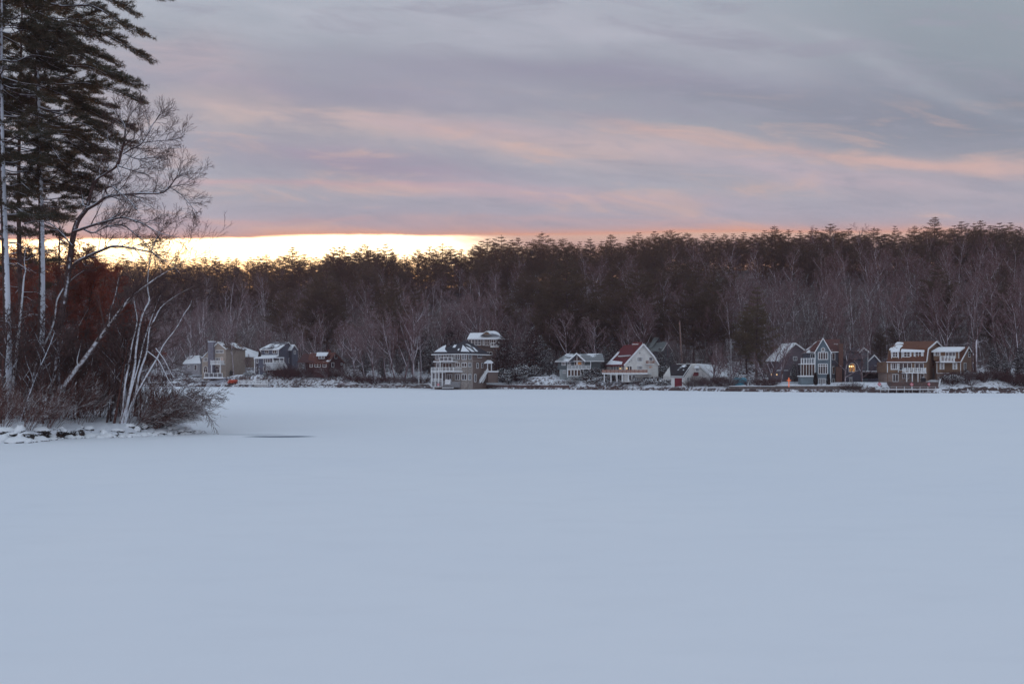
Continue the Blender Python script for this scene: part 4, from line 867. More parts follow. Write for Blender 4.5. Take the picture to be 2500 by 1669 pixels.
    mb = MB(); a0, a1 = r.P(2284, 883.6, .5), r.P(2346.5, 882.6, .5); b1 = rs.P(2366.5, 845.6, .35); b0 = r.P(2309, 846, -5.5); slab(mb, [a0, a1, b1, b0], .22); z = rs.P(2379, 866, .35); slab(mb, [b0, b1, z, z - r.D3 * 5.2], .22); ro = H.part('wing_roof', mb, rust)
    mb = MB(); rs.bar(mb, (2346.6, 883), (2366.4, 847), .3, .33, .43); rs.bar(mb, (2366.4, 847), (2378, 866), .3, .33, .43); r.box(mb, 2284, 882.8, 2346.5, 884.4, .42, .56); H.part('trim', mb, WHITE, ro)
    dr = Facet(H, (2279, 204.6), (2342, 203.4)); mb = MB(); dr.box(mb, 2280, 855, 2341.5, 880, -3, 0); dm = H.part('dormer', mb, tan); mb = MB(); slab(mb, [dr.P(2274, 856.5, .6), dr.P(2343.5, 855.6, .6), dr.P(2356, 846.4, -3), dr.P(2292, 846.6, -3)], .25); H.part('dormer_roof', mb, roof_mat('wing_dormer_snow', (.2, .062, .035), .74, .25, seed=40), dm)
    dr.win(2283, 858.4, 2293, 868.4, 2, 1, 'dark'); dr.win(2307.6, 859, 2333, 880, 3, 1, 'curtain', name='door'); mb = MB(); dr.box(mb, 2279.4, 858.4, 2282.6, 868.6, .003, .07); dr.box(mb, 2293.4, 858.4, 2296.4, 868.6, .003, .07); dr.box(mb, 2340, 856.4, 2341.8, 880, .003, .07); H.part('shutter', mb, WHITE)
    mb = MB(); r.box(mb, 2295.5, 881.4, 2332, 884.8, .6, 1.9); H.part('wing_balcony', mb, WHITE); r.rail(2296.4, 869, 2331, 881.3, 1.85, posts=5, step=.16, back=1.2)
    for a in (2297.6, 2329): r.win(a, 885, a + 4.6, 901.6, 1, 2, 'dark', fr=.09)
    mb = MB()
    for a in (2297.6, 2329): r.box(mb, a - 3.6, 885, a - .1, 901.6, .003, .06); r.box(mb, a + 4.7, 885, a + 8.2, 901.6, .003, .06)
    H.part('shutter', mb, WHITE); mb = MB(); r.box(mb, 2286.6, 885, 2288.2, 911, .003, .1); r.box(mb, 2286.6, 909.8, 2319, 911.6, .003, .1); r.box(mb, 2344.4, 885, 2346.2, 926, .003, .1); H.part('corner_board', mb, WHITE)
    mb = MB(); r.box(mb, 2308.5, 914, 2319, 922.5, -.1, .5); H.part('air_conditioner', mb, mat('ac_grey', (.4, .36, .37)))
    rs.win(2363.4, 857.8, 2368.6, 871.6, 1, 2, 'dark'); rs.win(2352.8, 885, 2358.8, 903, 1, 1, 'mid'); rs.win(2372.8, 885, 2378.4, 902, 1, 1, 'mid')
    # stone patio and stairs in front
    mb = MB(); f.box(mb, 2176, 932, 2292, 951, .5, 4.0); H.part('patio', mb, stone('patio_stone', (.13, .07, .06), (.08, .05, .045), 3, (.07, .06, .06)))
    mb = MB(); f.box(mb, 2288, 933, 2308, 936, -2, 1.0); f.bar(mb, (2291, 944), (2296, 925), .2, 3.9, 4.0); H.part('stair_rail', mb, WHITE)
tan_house()

# ------------------------------------------------------------------ things along the far shore
def rot_pt(p, c, a): return (c[0] + (p[0] - c[0]) * math.cos(a) - (p[1] - c[1]) * math.sin(a), c[1] + (p[0] - c[0]) * math.sin(a) + (p[1] - c[1]) * math.cos(a))
def on_shore(px, d=0.0):
    Y = shoreY(px) + d; return np.array([(px - HX) / F * Y, Y])

def shore_wall(name, label, px0, px1, y0, y1, d0, d1, m, cat='wall', cap=True, wob=0.0, group=None, seed=1):
    """low retaining wall following the shore: photo rows y0 (top) and y1, depths d0..d1 behind the shoreline"""
    rng = np.random.default_rng(seed); mb = MB(); cp = MB(); n = max(2, int((px1 - px0) / 8)); xs = np.linspace(px0, px1, n + 1); rows = []
    for x in xs:
        a = on_shore(x, d0); b = on_shore(x, d1); zt = ray(x, y0, a[1])[2] + rng.normal() * wob; zb = ray(x, y1, a[1])[2] - .4
        rows.append((a, b, zb, zt))
    for (a, b, zb, zt), (a2, b2, zb2, zt2) in zip(rows[:-1], rows[1:]):
        mb.hexa([(*a, zb), (*a2, zb2), (*b2, zb2), (*b, zb)], [(*a, zt), (*a2, zt2), (*b2, zt2), (*b, zt)])
        cp.hexa([(a[0], a[1] + .04, zt + .01), (a2[0], a2[1] + .04, zt2 + .01), (*b2, zt2 + .01), (*b, zt + .01)], [(a[0], a[1] + .1, zt + .12), (a2[0], a2[1] + .1, zt2 + .12), (*b2, zt2 + .12), (*b, zt + .12)])
    o = (*rows[0][0], rows[0][2]); w = mb.build(name, m, origin=o); tag(w, label, cat, group)
    if cap:
        cp.v = [v - np.array(o) for v in cp.v]; link('snow_cap', cp.mesh('snow_cap', SNOW), w)
    return w
brickw = stone('brick_terrace', (.12, .035, .03), (.08, .03, .03), 5, (.07, .04, .04)); conc = mat('snowy_concrete', (.34, .34, .37), (.2, .19, .21), .8, .9)
drystone = stone('dry_stone', (.17, .13, .12), (.10, .08, .08), 2.0, (.06, .05, .05)); darkst = stone('dark_stone', (.1, .065, .06), (.06, .045, .045), 2.2, (.03, .025, .025), snow=.25)
shore_wall('brick_wall', 'red brick terrace wall below the cream house', 452, 549, 922.8, 930, 9, 10, brickw)
shore_wall('concrete_wall', 'pale snow-crusted concrete wall at the ice edge below the cream house', 444, 537, 931, 941, 2.0, 4.5, mat('crusted_concrete', (.5, .52, .57), (.28, .28, .31), .9, .9))
shore_wall('shore_wall', 'dark stone wall at the ice edge on the far left behind the bare trees', -60, 440, 935, 942, .6, 2.5, darkst, cap=False, wob=.15)
shore_wall('shore_wall', 'dark low bank wall at the ice edge below the red-brown cottage', 660, 1048, 939, 947, .5, 2, darkst, cap=False, wob=.12, seed=3)
shore_wall('shore_wall', 'brown block seawall below the stone house stair', 1108, 1238, 939.5, 950, .3, 1.2, stone('brown_block', (.14, .08, .075), (.1, .06, .06), 1.6, (.06, .04, .04)))
shore_wall('shore_wall', 'brown seawall at the ice edge below the grey-green cottage', 1238, 1390, 939.8, 951, .3, 1.4, stone('brown_block', (.14, .08, .075), (.1, .06, .06), 1.6, (.06, .04, .04)))
shore_wall('shore_wall', 'rough dark stone bank below the red-roofed house deck', 1390, 1636, 946.5, 953, .3, 1.4, darkst, cap=False, wob=.2, seed=5)
shore_wall('shore_wall', 'mossy rubble wall at the ice edge beside the blue tarp', 1780, 1893, 943, 957, .3, 1.4, drystone)
shore_wall('shore_wall', 'long fieldstone wall at the ice edge in front of the blue-grey house', 1893, 2102, 941.8, 958, .4, 1.6, drystone)
shore_wall('shore_wall', 'dark brown wall under the long dock of the tan house', 2102, 2300, 944.5, 960, 1.6, 2.6, darkst, wob=.05)
shore_wall('shore_wall', 'rubble bank wall at the ice edge right of the tan house', 2300, 2560, 946.5, 961, .3, 1.4, darkst, cap=False, wob=.18, seed=8)
shore_wall('garden_wall', 'dark terrace step with a snow cap below the grey-green cottage', 1310, 1452, 921.6, 926, 8.5, 9.5, darkst, wob=.15)
shore_wall('garden_wall', 'lower snow-capped garden step beside the big snowy shrub', 1330, 1420, 929, 934, 5, 5.8, darkst, wob=.12)
shore_wall('garden_wall', 'fieldstone garden wall right of the tan house under the snowy drive', 2346, 2412, 923.5, 934, 6, 7, drystone)

def thing(name, label, cat, p, group=None, rz=0): return tag(link(name, None, None, p, rz), label, cat, group)
def sub(root, name, mb, m, smooth=False): return link(name, mb.mesh(name, m, smooth), root)

def fence_dock():
    a = on_shore(582, .3); b = on_shore(655, .3); z0 = ray(600, 936.5, a[1])[2]; d = (b - a); L = np.linalg.norm(d); r = thing('dock', 'white railed dock at the ice edge below the grey saltbox house', 'dock', (a[0], a[1], z0), None, math.atan2(d[1], d[0]))
    mb = MB(); mb.box((0, -.3, -.18), (L, 3.0, 0)); sub(r, 'platform', mb, WHITE); mb = MB(); mb.box((.05, -.25, .01), (L - .05, 2.9, .09)); sub(r, 'snow_cover', mb, SNOW)
    for x in np.linspace(.1, L - .1, 6): mb = MB(); mb.box((x - .07, -.28, -.9), (x + .07, -.14, 1.15)); sub(r, 'post', mb, WHITE)
    mb = MB(); mb.box((0, -.25, .95), (L, -.17, 1.04)); mb.box((0, -.25, .2), (L, -.19, .27))
    for x in np.arange(.15, L - .1, .16): mb.box((x, -.235, .27), (x + .05, -.2, .95))
    sub(r, 'railing', mb, WHITE); mb = MB(); mb.box((5.6, -.32, -.75), (L - .2, 2.8, -.19)); sub(r, 'skirt', mb, mat('pale_boards', (.45, .43, .44), (.3, .28, .28), 2))
fence_dock()

def stacked_boat():
    p = ray(568, 937, shoreY(568) + 1.0); r = thing('stacked_rowboats', 'bright orange plastic boats stacked upside down beside the white railed dock', 'boats', p)
    for k, (x0, x1, z) in enumerate([(-1.45, 1.15, 0.32), (-1.25, 1.45, .8)]):
        mb = MB(); rows = []
        for t_ in np.linspace(0, 1, 9):
            w = .62 * (1 - abs(2 * t_ - 1) ** 3) + .06; x = x0 + (x1 - x0) * t_; h = .42 - .12 * (2 * t_ - 1) ** 2; rows.append([(x, -w, z), (x, -w * .8, z + h * .7), (x, -w * .3, z + h), (x, w * .3, z + h), (x, w * .8, z + h * .7), (x, w, z)])
        V_ = np.array(rows).reshape(-1, 3); i = np.arange(8)[:, None] * 6; j = np.arange(5)[None]; mb.add(V_, np.stack([i + j, i + 6 + j, i + 7 + j, i + j + 1], -1).reshape(-1, 4))
        sub(r, 'hull', mb, mat('orange_plastic', (.62, .07, .02), (.45, .05, .02), 2, .45), True)
        mb = MB(); mb.box((x0 + .25, -.66, z - .05), (x1 - .25, .66, z + .03)); sub(r, 'gunwale', mb, mat('dark_trim', (.05, .02, .02)))
    mb = MB(); mb.box((-1.2, -.5, -.1), (-1.0, .5, .28)); mb.box((.8, -.5, -.1), (1.0, .5, .28)); sub(r, 'rack', mb, mat('rack_wood', (.16, .09, .07)))
stacked_boat()

def pole(name, label, px, y0, y1, Y, w, m, cat='utility pole', lean=0.0, arms=False, group=None):
    a = ray(px, y1, Y); b = ray(px + lean, y0, Y); r = thing(name, label, cat, a, group); mb = MB(); mb.tube([(0, 0, -.6), tuple(b - a)], [w, w * .75], 8, cap=True); sub(r, 'shaft', mb, m, True)
    if arms:
        mb = MB(); h = (b - a)[2]; x = (b - a)[0]; mb.box((x - 1.1, -.08, h - .9), (x + 1.1, .08, h - .75)); sub(r, 'crossarm', mb, m)
        mb = MB(); mb.tube([(x + .35, -.2, h - 2.4), (x + .35, -.2, h - 1.5)], [.28, .28], 8, cap=True); sub(r, 'transformer', mb, mat('steel_grey', (.3, .31, .33)))
    return r
wood = snow_on('pole_wood', (.26, .16, .14), (.9, -.2, .3), .7, 1.1, nz=.6, amount=.6)
pole('utility_pole', 'tall leaning brown utility pole between the red-roofed house and the forest', 1665, 784, 880, 252, .22, wood, lean=-6)
pole('utility_pole', 'grey utility pole standing in the pines left of the blue tarp', 1784, 827, 925, 240, .16, snow_on('pole_grey', (.25, .22, .24), (.6, -.5, .3), .5, .9, nz=.8), arms=True)
pole('lamp_post', 'slim lamp post on the terrace left of the cream house', 478.6, 899, 931, shoreY(478) + 3, .07, mat('post_grey', (.25, .24, .26)), cat='lamp post')
pole('flagpole', 'thin white flagpole in front of the cypress at the grey saltbox house', 633, 893, 925, shoreY(633) + 4, .05, WHITE, cat='flagpole')
pole('mooring_pole', 'thin pale pole at the ice edge left of the stone house', 1022.6, 882, 933, 240, .05, WHITE, cat='pole')

def diamond(px, py, label, Y, s=.42, y1=None):
    p = ray(px, py, Y); r = thing('marker_sign', label, 'marker sign', p, 'pink diamond markers on the docks')
    mb = MB(); mb.extrude([(-s, 0, 0), (0, 0, -s), (s, 0, 0), (0, 0, s)], (0, .04, 0)); sub(r, 'board', mb, mat('faded_red', (.62, .16, .19), (.5, .12, .15), 3))
    mb = MB(); q = s * .62; mb.extrude([(-q, -.005, 0), (0, -.005, -q), (q, -.005, 0), (0, -.005, q)], (0, -.01, 0)); sub(r, 'pale_centre', mb, mat('pale_pink', (.66, .38, .4), (.6, .3, .33), 5))
    mb = MB(); h = ray(px, y1 or py + 14, Y)[2] - p[2]; mb.box((-.035, .045, h), (.035, .11, .1)); sub(r, 'stake', mb, WHITE)
diamond(2147, 937.5, 'pink diamond marker at the left end of the long dock', 199.5); diamond(2226, 938, 'pink diamond marker on the long dock below the balcony posts', 199.2); diamond(2269, 937.5, 'pink diamond marker at the right end of the long dock below the arched door', 199.1)
diamond(1070, 938.5, 'small orange-pink diamond marker in front of the stone house deck', 240.5 - 5, .36, 946)

def glow_cross():
    p = ray(1926, 942, 206.5); r = thing('glowing_cross', 'orange glowing cross standing on the fieldstone wall left of the blue-grey house', 'cross', p); gm = lamp_mat('orange_glow', (.8, .18, .07), .42)
    h = 20.5 / F * 206.5; mb = MB(); mb.box((-.09, -.06, -.2), (.09, .06, h)); sub(r, 'upright', mb, gm); mb = MB(); mb.box((-.42, -.065, h * .62), (-.095, .055, h * .62 + .18)); mb.box((.095, -.065, h * .62), (.42, .055, h * .62 + .18)); sub(r, 'crossbar', mb, gm)
glow_cross()

def long_dock():
    a = ray(2144, 951, 198.6); b = ray(2292, 951, 197.6); r = thing('long_dock', 'long low grey dock on posts in front of the tan house', 'dock', a); L = b[0] - a[0]; g = mat('weathered_boards', (.36, .34, .35), (.25, .23, .23), 2.5)
    mb = MB(); mb.box((0, -.2, -.12), (L, 1.8, .04)); sub(r, 'deck', mb, g)
    for x0, x1 in ((.5, L * .3), (L * .31, L * .5), (L * .52, L * .66), (L * .68, L * .98)): mb = MB(); mb.box((x0, .1, .05), (x1, 1.6, .2)); sub(r, 'snow_strip', mb, SNOW)
    for x in np.linspace(.4, L - .3, 8): mb = MB(); mb.tube([(x, -.3, -.9), (x, -.3, .65 if x > 2 else .3)], [.045, .045], 6, cap=True); sub(r, 'post', mb, WHITE)
    mb = MB(); mb.tube([(.4, -.3, .6), (L - .3, -.3, .6)], [.02, .02], 4); sub(r, 'rope', mb, WHITE)
long_dock()

def small_dock(px0, px1, py, label, Y, steps=False):
    a = ray(px0, py, Y); b = ray(px1, py, Y); r = thing('swim_platform', label, 'dock', a); L = b[0] - a[0]; mb = MB(); mb.box((0, 0, -.12), (L, 1.6, .0)); sub(r, 'deck', mb, mat('weathered_boards', (.36, .34, .35), (.25, .23, .23), 2.5))
    mb = MB(); mb.box((.1, .1, .01), (L - .1, 1.5, .12)); sub(r, 'snow_cover', mb, SNOW)
    for x in (.2, L / 2, L - .2): mb = MB(); mb.tube([(x, .1, -.8), (x, .1, 0)], [.05, .05], 6); sub(r, 'post', mb, mat('post_grey', (.25, .24, .26)))
small_dock(1078, 1108, 947, 'low wooden landing at the ice edge in front of the stone house', 235.5)
small_dock(1052, 1078, 944, 'short white-edged platform below the stone house deck', 237)

def bench():
    p = ray(824, 943.5, shoreY(838) + .5); r = thing('garden_swing_bench', 'pale slatted bench on the bank below the red-brown cottage', 'bench', p); L = 29 / F * p[1]; m = mat('bench_wood', (.3, .2, .22), (.2, .14, .15), 3)
    mb = MB(); [mb.box((0, -.1 + k * .16, .42), (L, .02 + k * .16, .47)) for k in range(4)]; sub(r, 'seat', mb, m); mb = MB(); [mb.box((0, .56 + k * .04, .55 + k * .16), (L, .6 + k * .04, .66 + k * .16)) for k in range(3)]; sub(r, 'backrest', mb, m)
    for x in (.05, L / 2, L - .15): mb = MB(); mb.box((x, -.05, -.1), (x + .1, .5, .415)); sub(r, 'leg', mb, m)
bench()

def tarp():
    p = ray(1806, 940, 221); r = thing('tarp_covered_boat', 'blue tarp draped over a boat beside the white boathouse', 'tarp', p); mb = MB(); rng = np.random.default_rng(4)
    n, q = 14, 10; V_ = []
    for i in range(n):
        t_ = i / (n - 1)
        for j in range(q):
            a = math.pi * j / (q - 1); w = 1.1 * (1 - .3 * abs(2 * t_ - 1) ** 3); h = 1.95 - .35 * abs(2 * t_ - 1) ** 2 + .12 * math.sin(t_ * 9)
            V_.append((-1.45 + 2.9 * t_ + rng.normal() * .03, -math.cos(a) * w + rng.normal() * .04, (math.sin(a) ** .6) * h + rng.normal() * .05 - .2))
    i = np.arange(n - 1)[:, None] * q; j = np.arange(q - 1)[None]; mb.add(V_, np.stack([i + j, i + q + j, i + q + j + 1, i + j + 1], -1).reshape(-1, 4)); mb.f.append(np.array([list(range(q))])); mb.f.append(np.array([list(range((n - 1) * q, n * q))]))
    sub(r, 'cover', mb, mat('blue_tarp', (.07, .30, .40), (.045, .19, .27), 1.2, .5, .4)); mb = MB(); mb.box((-1.3, -1.0, -.5), (1.3, 1.0, -.1)); sub(r, 'trailer', mb, mat('dark_metal', (.04, .04, .045)))
tarp()

def grill():
    p = ray(2254, 934, 200.6); r = thing('covered_grill', 'black covered barbecue under the tan house balcony', 'grill', p); mb = MB(); mb.hexa([(-.38, -.3, 0), (.38, -.3, 0), (.38, .3, 0), (-.38, .3, 0)], [(-.42, -.32, .85), (.42, -.32, .85), (.42, .32, .85), (-.42, .32, .85)]); mb.hexa([(-.38, -.3, .86), (.38, -.3, .86), (.38, .3, .86), (-.38, .3, .86)], [(-.22, -.12, 1.05), (.22, -.12, 1.05), (.22, .2, 1.05), (-.22, .2, 1.05)]); sub(r, 'cover', mb, mat('black_cover', (.02, .022, .03)))
    mb = MB(); mb.box((-.2, -.12, 1.055), (.2, .18, 1.14)); sub(r, 'snow_cap', mb, SNOW)
grill()
def heater():
    p = ray(2393, 925, 209); r = thing('trash_bin', 'pale bin beside snow heaps right of the tan house', 'bin', p); mb = MB(); mb.box((-.45, -.3, 0), (.45, .3, 1.0)); sub(r, 'body', mb, mat('ac_grey', (.4, .36, .37))); mb = MB(); mb.box((-.48, -.33, 1.01), (.48, .33, 1.12)); sub(r, 'lid', mb, SNOW)
heater()

# ------------------------------------------------------------------ vegetation generators
SN = (.45, -.5, .74)
BARK = snow_on('grey_bark', (.15, .094, .096), SN, .42, .78, c2=(.09, .058, .062), scale=1.2, nz=1.0, amount=.9, snow=(.66, .62, .68, 1))
BARKD = snow_on('dark_bark', (.10, .058, .055), SN, .72, 1.05, c2=(.045, .028, .028), scale=1.2, nz=1.0, amount=.55, snow=(.56, .54, .60, 1))
TWIG = snow_on('twig', (.17, .090, .094), SN, .5, .95, c2=(.115, .058, .062), scale=.6, nz=.8, amount=.5, snow=(.60, .55, .60, 1))
NEEDLE = mat('pine_needles', (.070, .052, .042), (.038, .029, .026), .5, 0.9)
NEEDLE_O = mat('olive_needles', (.11, .09, .058), (.06, .05, .036), .5, .9)
NEEDLE_R = snow_on('hemlock_needles', (.075, .038, .038), (0.1, -.3, 1), .84, .99, c2=(.04, .026, .028), scale=.7, nz=.9)
NEEDLE_S = snow_on('snowy_needles', (.055, .047, .046), (0.1, -.3, 1), .66, .96, c2=(.035, .028, .03), scale=.6, nz=1.1)
def translucent(m, c, f):
    nt = m.node_tree; b = nt.nodes['Principled BSDF']; o = nt.nodes['Material Output']; t = nt.nodes.new('ShaderNodeBsdfTranslucent'); t.inputs[0].default_value = (*c, 1); x = nt.nodes.new('ShaderNodeMixShader'); x.inputs[0].default_value = f
    nt.links.new(b.outputs[0], x.inputs[1]); nt.links.new(t.outputs[0], x.inputs[2]); nt.links.new(x.outputs[0], o.inputs['Surface'])
for m_ in (NEEDLE, NEEDLE_O): translucent(m_, (.16, .11, .05), .4)

def unit(v): return v / (np.linalg.norm(v) + 1e-9)
def grow(mb, tw, rng, p, d, L, r, lvl, K):
    """recursive limb: K = list per level of dict(n children, ratio, angle, up, wig, start)"""
    k = K[lvl]; n = k['seg']; pts = [p]; rad = [r]; last = lvl == len(K) - 1
    dd = d.copy(); dirs = [d]
    for i in range(n):
        dd = unit(dd + rng.normal(size=3) * k['wig'] + np.array([k.get('lean', 0), 0, k['up']])); pts.append(pts[-1] + dd * L / n); dirs.append(dd)
        rad.append(r * (1 - (1 - k['end']) * (i + 1) / n))
    (tw if k.get('twig') else mb).tube(pts, rad, k['sides'])
    if last: return
    m = k['kids']; m = m if isinstance(m, int) else int(rng.integers(m[0], m[1] + 1)); az = rng.uniform(0, 6.28)
    for c in range(m):
        t_ = k['start'] + (1 - k['start']) * (c + rng.uniform(.1, .9)) / m; f = t_ * n; i = min(n - 1, int(f)); q = pts[i] + (pts[i + 1] - pts[i]) * (f - i); dc = dirs[i + 1]
        az += 2.4 + rng.normal() * .5; a = np.cross(dc, [0.3, 0.1, 1.0]) if abs(dc[2]) < .95 else np.array([1., 0, 0]); a = unit(a); b = np.cross(dc, a)
        s = a * math.cos(az) + b * math.sin(az); an = math.radians(k['ang'] * rng.uniform(.7, 1.25)); nd = unit(dc * math.cos(an) + s * math.sin(an))
        rr = (rad[i] * (1 - (f - i)) + rad[i + 1] * (f - i)); L2 = L * k['ratio'] * (1 - k.get('shr', .45) * (t_ - k['start']) / (1 - k['start'] + 1e-6)) * rng.uniform(.75, 1.2)
        grow(mb, tw, rng, q, nd, L2, max(rr * k['rr'], k.get('minr', .011)), lvl + 1, K)

def bare_tree(seed, h, kind=0):
    rng = np.random.default_rng(seed); mb, tw = MB(), MB()
    if kind == 0: K = [dict(seg=7, wig=.06, up=.06, end=.25, sides=6, kids=(11, 14), start=.25, ratio=.50, ang=38, rr=.62, shr=.5), dict(seg=5, wig=.10, up=.10, end=.25, sides=4, kids=6, start=.25, ratio=.48, ang=34, rr=.6), dict(seg=4, wig=.14, up=.08, end=.3, sides=3, kids=5, start=.2, ratio=.5, ang=34, rr=.7, twig=1, minr=.024), dict(seg=3, wig=.16, up=.04, end=.4, sides=3, kids=4, start=.2, ratio=.6, ang=34, rr=.8, twig=1, minr=.022), dict(seg=2, wig=.15, up=.0, end=.5, sides=3, twig=1)]; r = h * .0135
    elif kind == 1: K = [dict(seg=8, wig=.035, up=.05, end=.3, sides=6, kids=(8, 11), start=.42, ratio=.36, ang=34, rr=.5, shr=.4), dict(seg=4, wig=.10, up=.12, end=.3, sides=4, kids=6, start=.25, ratio=.5, ang=32, rr=.6), dict(seg=3, wig=.14, up=.1, end=.3, sides=3, kids=6, start=.2, ratio=.55, ang=34, rr=.75, twig=1, minr=.022), dict(seg=2, wig=.16, up=.04, end=.4, sides=3, twig=1)]; r = h * .0105
    else: K = [dict(seg=5, wig=.14, up=.02, end=.45, sides=6, kids=(6, 8), start=.2, ratio=.75, ang=44, rr=.62, shr=.25), dict(seg=6, wig=.14, up=.05, end=.2, sides=5, kids=7, start=.2, ratio=.5, ang=40, rr=.55), dict(seg=4, wig=.16, up=.05, end=.3, sides=3, kids=6, start=.15, ratio=.5, ang=38, rr=.65, twig=1), dict(seg=3, wig=.18, up=.03, end=.35, sides=3, kids=3, start=.2, ratio=.5, ang=36, rr=.8, twig=1), dict(seg=2, wig=.15, up=.0, end=.5, sides=3, twig=1)]; r = h * .017
    L = h * {0: .8, 1: .9, 2: .52}[kind]; grow(mb, tw, rng, np.array([0, 0, -.6]), unit(np.array([rng.normal() * .05, rng.normal() * .05, 1])), L, r, 0, K)
    return mb, tw

def tufts(mb, rng, c, sx, sy, sz, n, L, w, up=.6, dirb=(0, 0, 0)):
    q = rng.normal(size=(n, 3)) * np.array([sx, sy, sz]) * .55 + c; d = rng.normal(size=(n, 3)) + np.array([0, 0, up]) + np.array(dirb); d /= np.linalg.norm(d, axis=1)[:, None]
    mb.blades(q, d, L * rng.uniform(.6, 1.3, n), w * rng.uniform(.7, 1.3, n), rng)

def pine_tree(seed, h, start=.35, width=.17, dens=1.0, L=.42, w=.075, droop=.0, flat=True):
    rng = np.random.default_rng(seed); wd, nd = MB(), MB(); tx = lambda z: np.array([math.sin(z * .3 + seed) * .12, math.cos(z * .23 + seed) * .12, z])
    zs = np.linspace(-.6, h, 9); wd.tube([tx(z) for z in zs], [h * .0125 * (1 - max(z, 0) / h * .93) for z in zs], 7)
    z = h * start; 
    for _ in range(int(8 * start)): # dead stubs
        zz = rng.uniform(.05, start) * h; a = rng.uniform(0, 6.28); wd.tube([tx(zz), tx(zz) + np.array([math.cos(a), math.sin(a), .1]) * rng.uniform(.4, 1.6)], [.035, .01], 3)
    while z < h * .99:
        t_ = (z / h - start) / (1 - start); top = max(0, (t_ - .55) / .45); prof = min(.8, (1 - t_) ** .72 * 1.15) * min(1, .6 + t_ * 2.2); nb = int(rng.integers(4, 7)) if top > 0 else int(rng.integers(3, 6)); a0 = rng.uniform(0, 6.28)
        for b in range(nb):
            a = a0 + b * 6.28 / nb + rng.normal() * .35; l = h * width * prof * rng.uniform(.4, 1.25) + .2; up = .08 + .30 * t_ - droop
            d = np.array([math.cos(a), math.sin(a), up]); p0 = tx(z); p1 = p0 + d * l * .55; p2 = p0 + d * l + np.array([0, 0, l * .14]); wd.tube([p0, p1, p2], [.02 + l * .012, .015 + l * .007, .01], 3)
            m = max(2, int(l * 2.4))
            for s in range(m):
                f = .35 + .65 * (s + .5) / m; q = p1 + (p2 - p1) * (f - .55) / .45 if f > .55 else p0 + (p1 - p0) * f / .55; sp = (.20 + .10 * (1 - top)) + .36 * math.sin(min(1, f) * 2.6) * min(1.2, l * .4); tufts(nd, rng, q + np.array([0, 0, .05]), sp, sp, (.20 - .13 * top) if flat else .26, int(13 * dens * (1 + sp) * (1 - .35 * top)), L * (1 - .35 * top), w, .5)
        z += (h * .040 * rng.uniform(.75, 1.3) + .10) * (1 + .25 * top) * nb / 5.5
    tufts(nd, rng, tx(h) - np.array([0, 0, .15]), .05, .05, .3, int(7 * dens), L * .7, w * .8, 3.0)
    return wd, nd

def shrub_mass(seed, w, h, n=900, L=.22, wid=.1, lob=9):
    rng = np.random.default_rng(seed); mb, st = MB(), MB()
    for k in range(lob):
        a = rng.uniform(0, 6.28); r = rng.uniform(0, .62) ** .7; c = np.array([math.cos(a) * r * w / 2, math.sin(a) * r * w / 2, h * rng.uniform(.25, .72) * (1 - r * .45)]); st.tube([(c[0] * .2, c[1] * .2, -.3), tuple(c)], [.05, .02], 3)
        m = int(n / lob); q = rng.normal(size=(m, 3)); q /= np.linalg.norm(q, axis=1)[:, None]; q *= rng.uniform(.35, 1, (m, 1)) ** .5; q = q * np.array([w * .24, w * .24, h * .26]) + c; q[:, 2] = np.maximum(q[:, 2], .05)
        d = rng.normal(size=(m, 3)) + (q - c) * .8; d /= np.linalg.norm(d, axis=1)[:, None]; mb.blades(q, d, L * rng.uniform(.6, 1.4, m), wid * rng.uniform(.6, 1.3, m), rng)
    return st, mb

def brush_clump(seed, h, n=14, lean=0.0, r=.022, spread=.35, twigs=4):
    rng = np.random.default_rng(seed); mb, tw = MB(), MB()
    K = [dict(seg=6, wig=.07, up=-.035, end=.25, sides=3, kids=6, start=.3, ratio=.36, ang=24, rr=.6, shr=.3), dict(seg=3, wig=.10, up=.0, end=.35, sides=3, kids=twigs, start=.2, ratio=.5, ang=26, rr=.7), dict(seg=2, wig=.1, up=.0, end=.5, sides=3)]
    K[0]['lean'] = lean * .1
    for k in range(n):
        a = rng.uniform(0, 6.28); q = np.array([math.cos(a), math.sin(a), 0]) * rng.uniform(0, .35); d = unit(np.array([math.cos(a) * spread * rng.uniform(.2, 1.4) + lean, math.sin(a) * spread * .8, 1.0])); grow(mb, mb, rng, q - np.array([0, 0, .2]), d, h * rng.uniform(.6, 1.15), r * rng.uniform(.7, 1.3), 0, K)
    return mb, tw

class Proto:
    def __init__(s, h, parts): s.h = h; s.parts = [(n, mb.mesh(n, m)) for n, mb, m in parts if mb.v]
def plant(proto, name, label, cat, p, height, group, rz=0.0, wx=1.0, lean=0.0):
    r = link(name, None, None, p, rz); k = height / proto.h; r.scale = (k * wx, k * wx, k)
    if lean: r.rotation_euler = (0, lean, rz)
    tag(r, label, cat, group)
    for n, me in proto.parts: link(n, me, r)
    return r

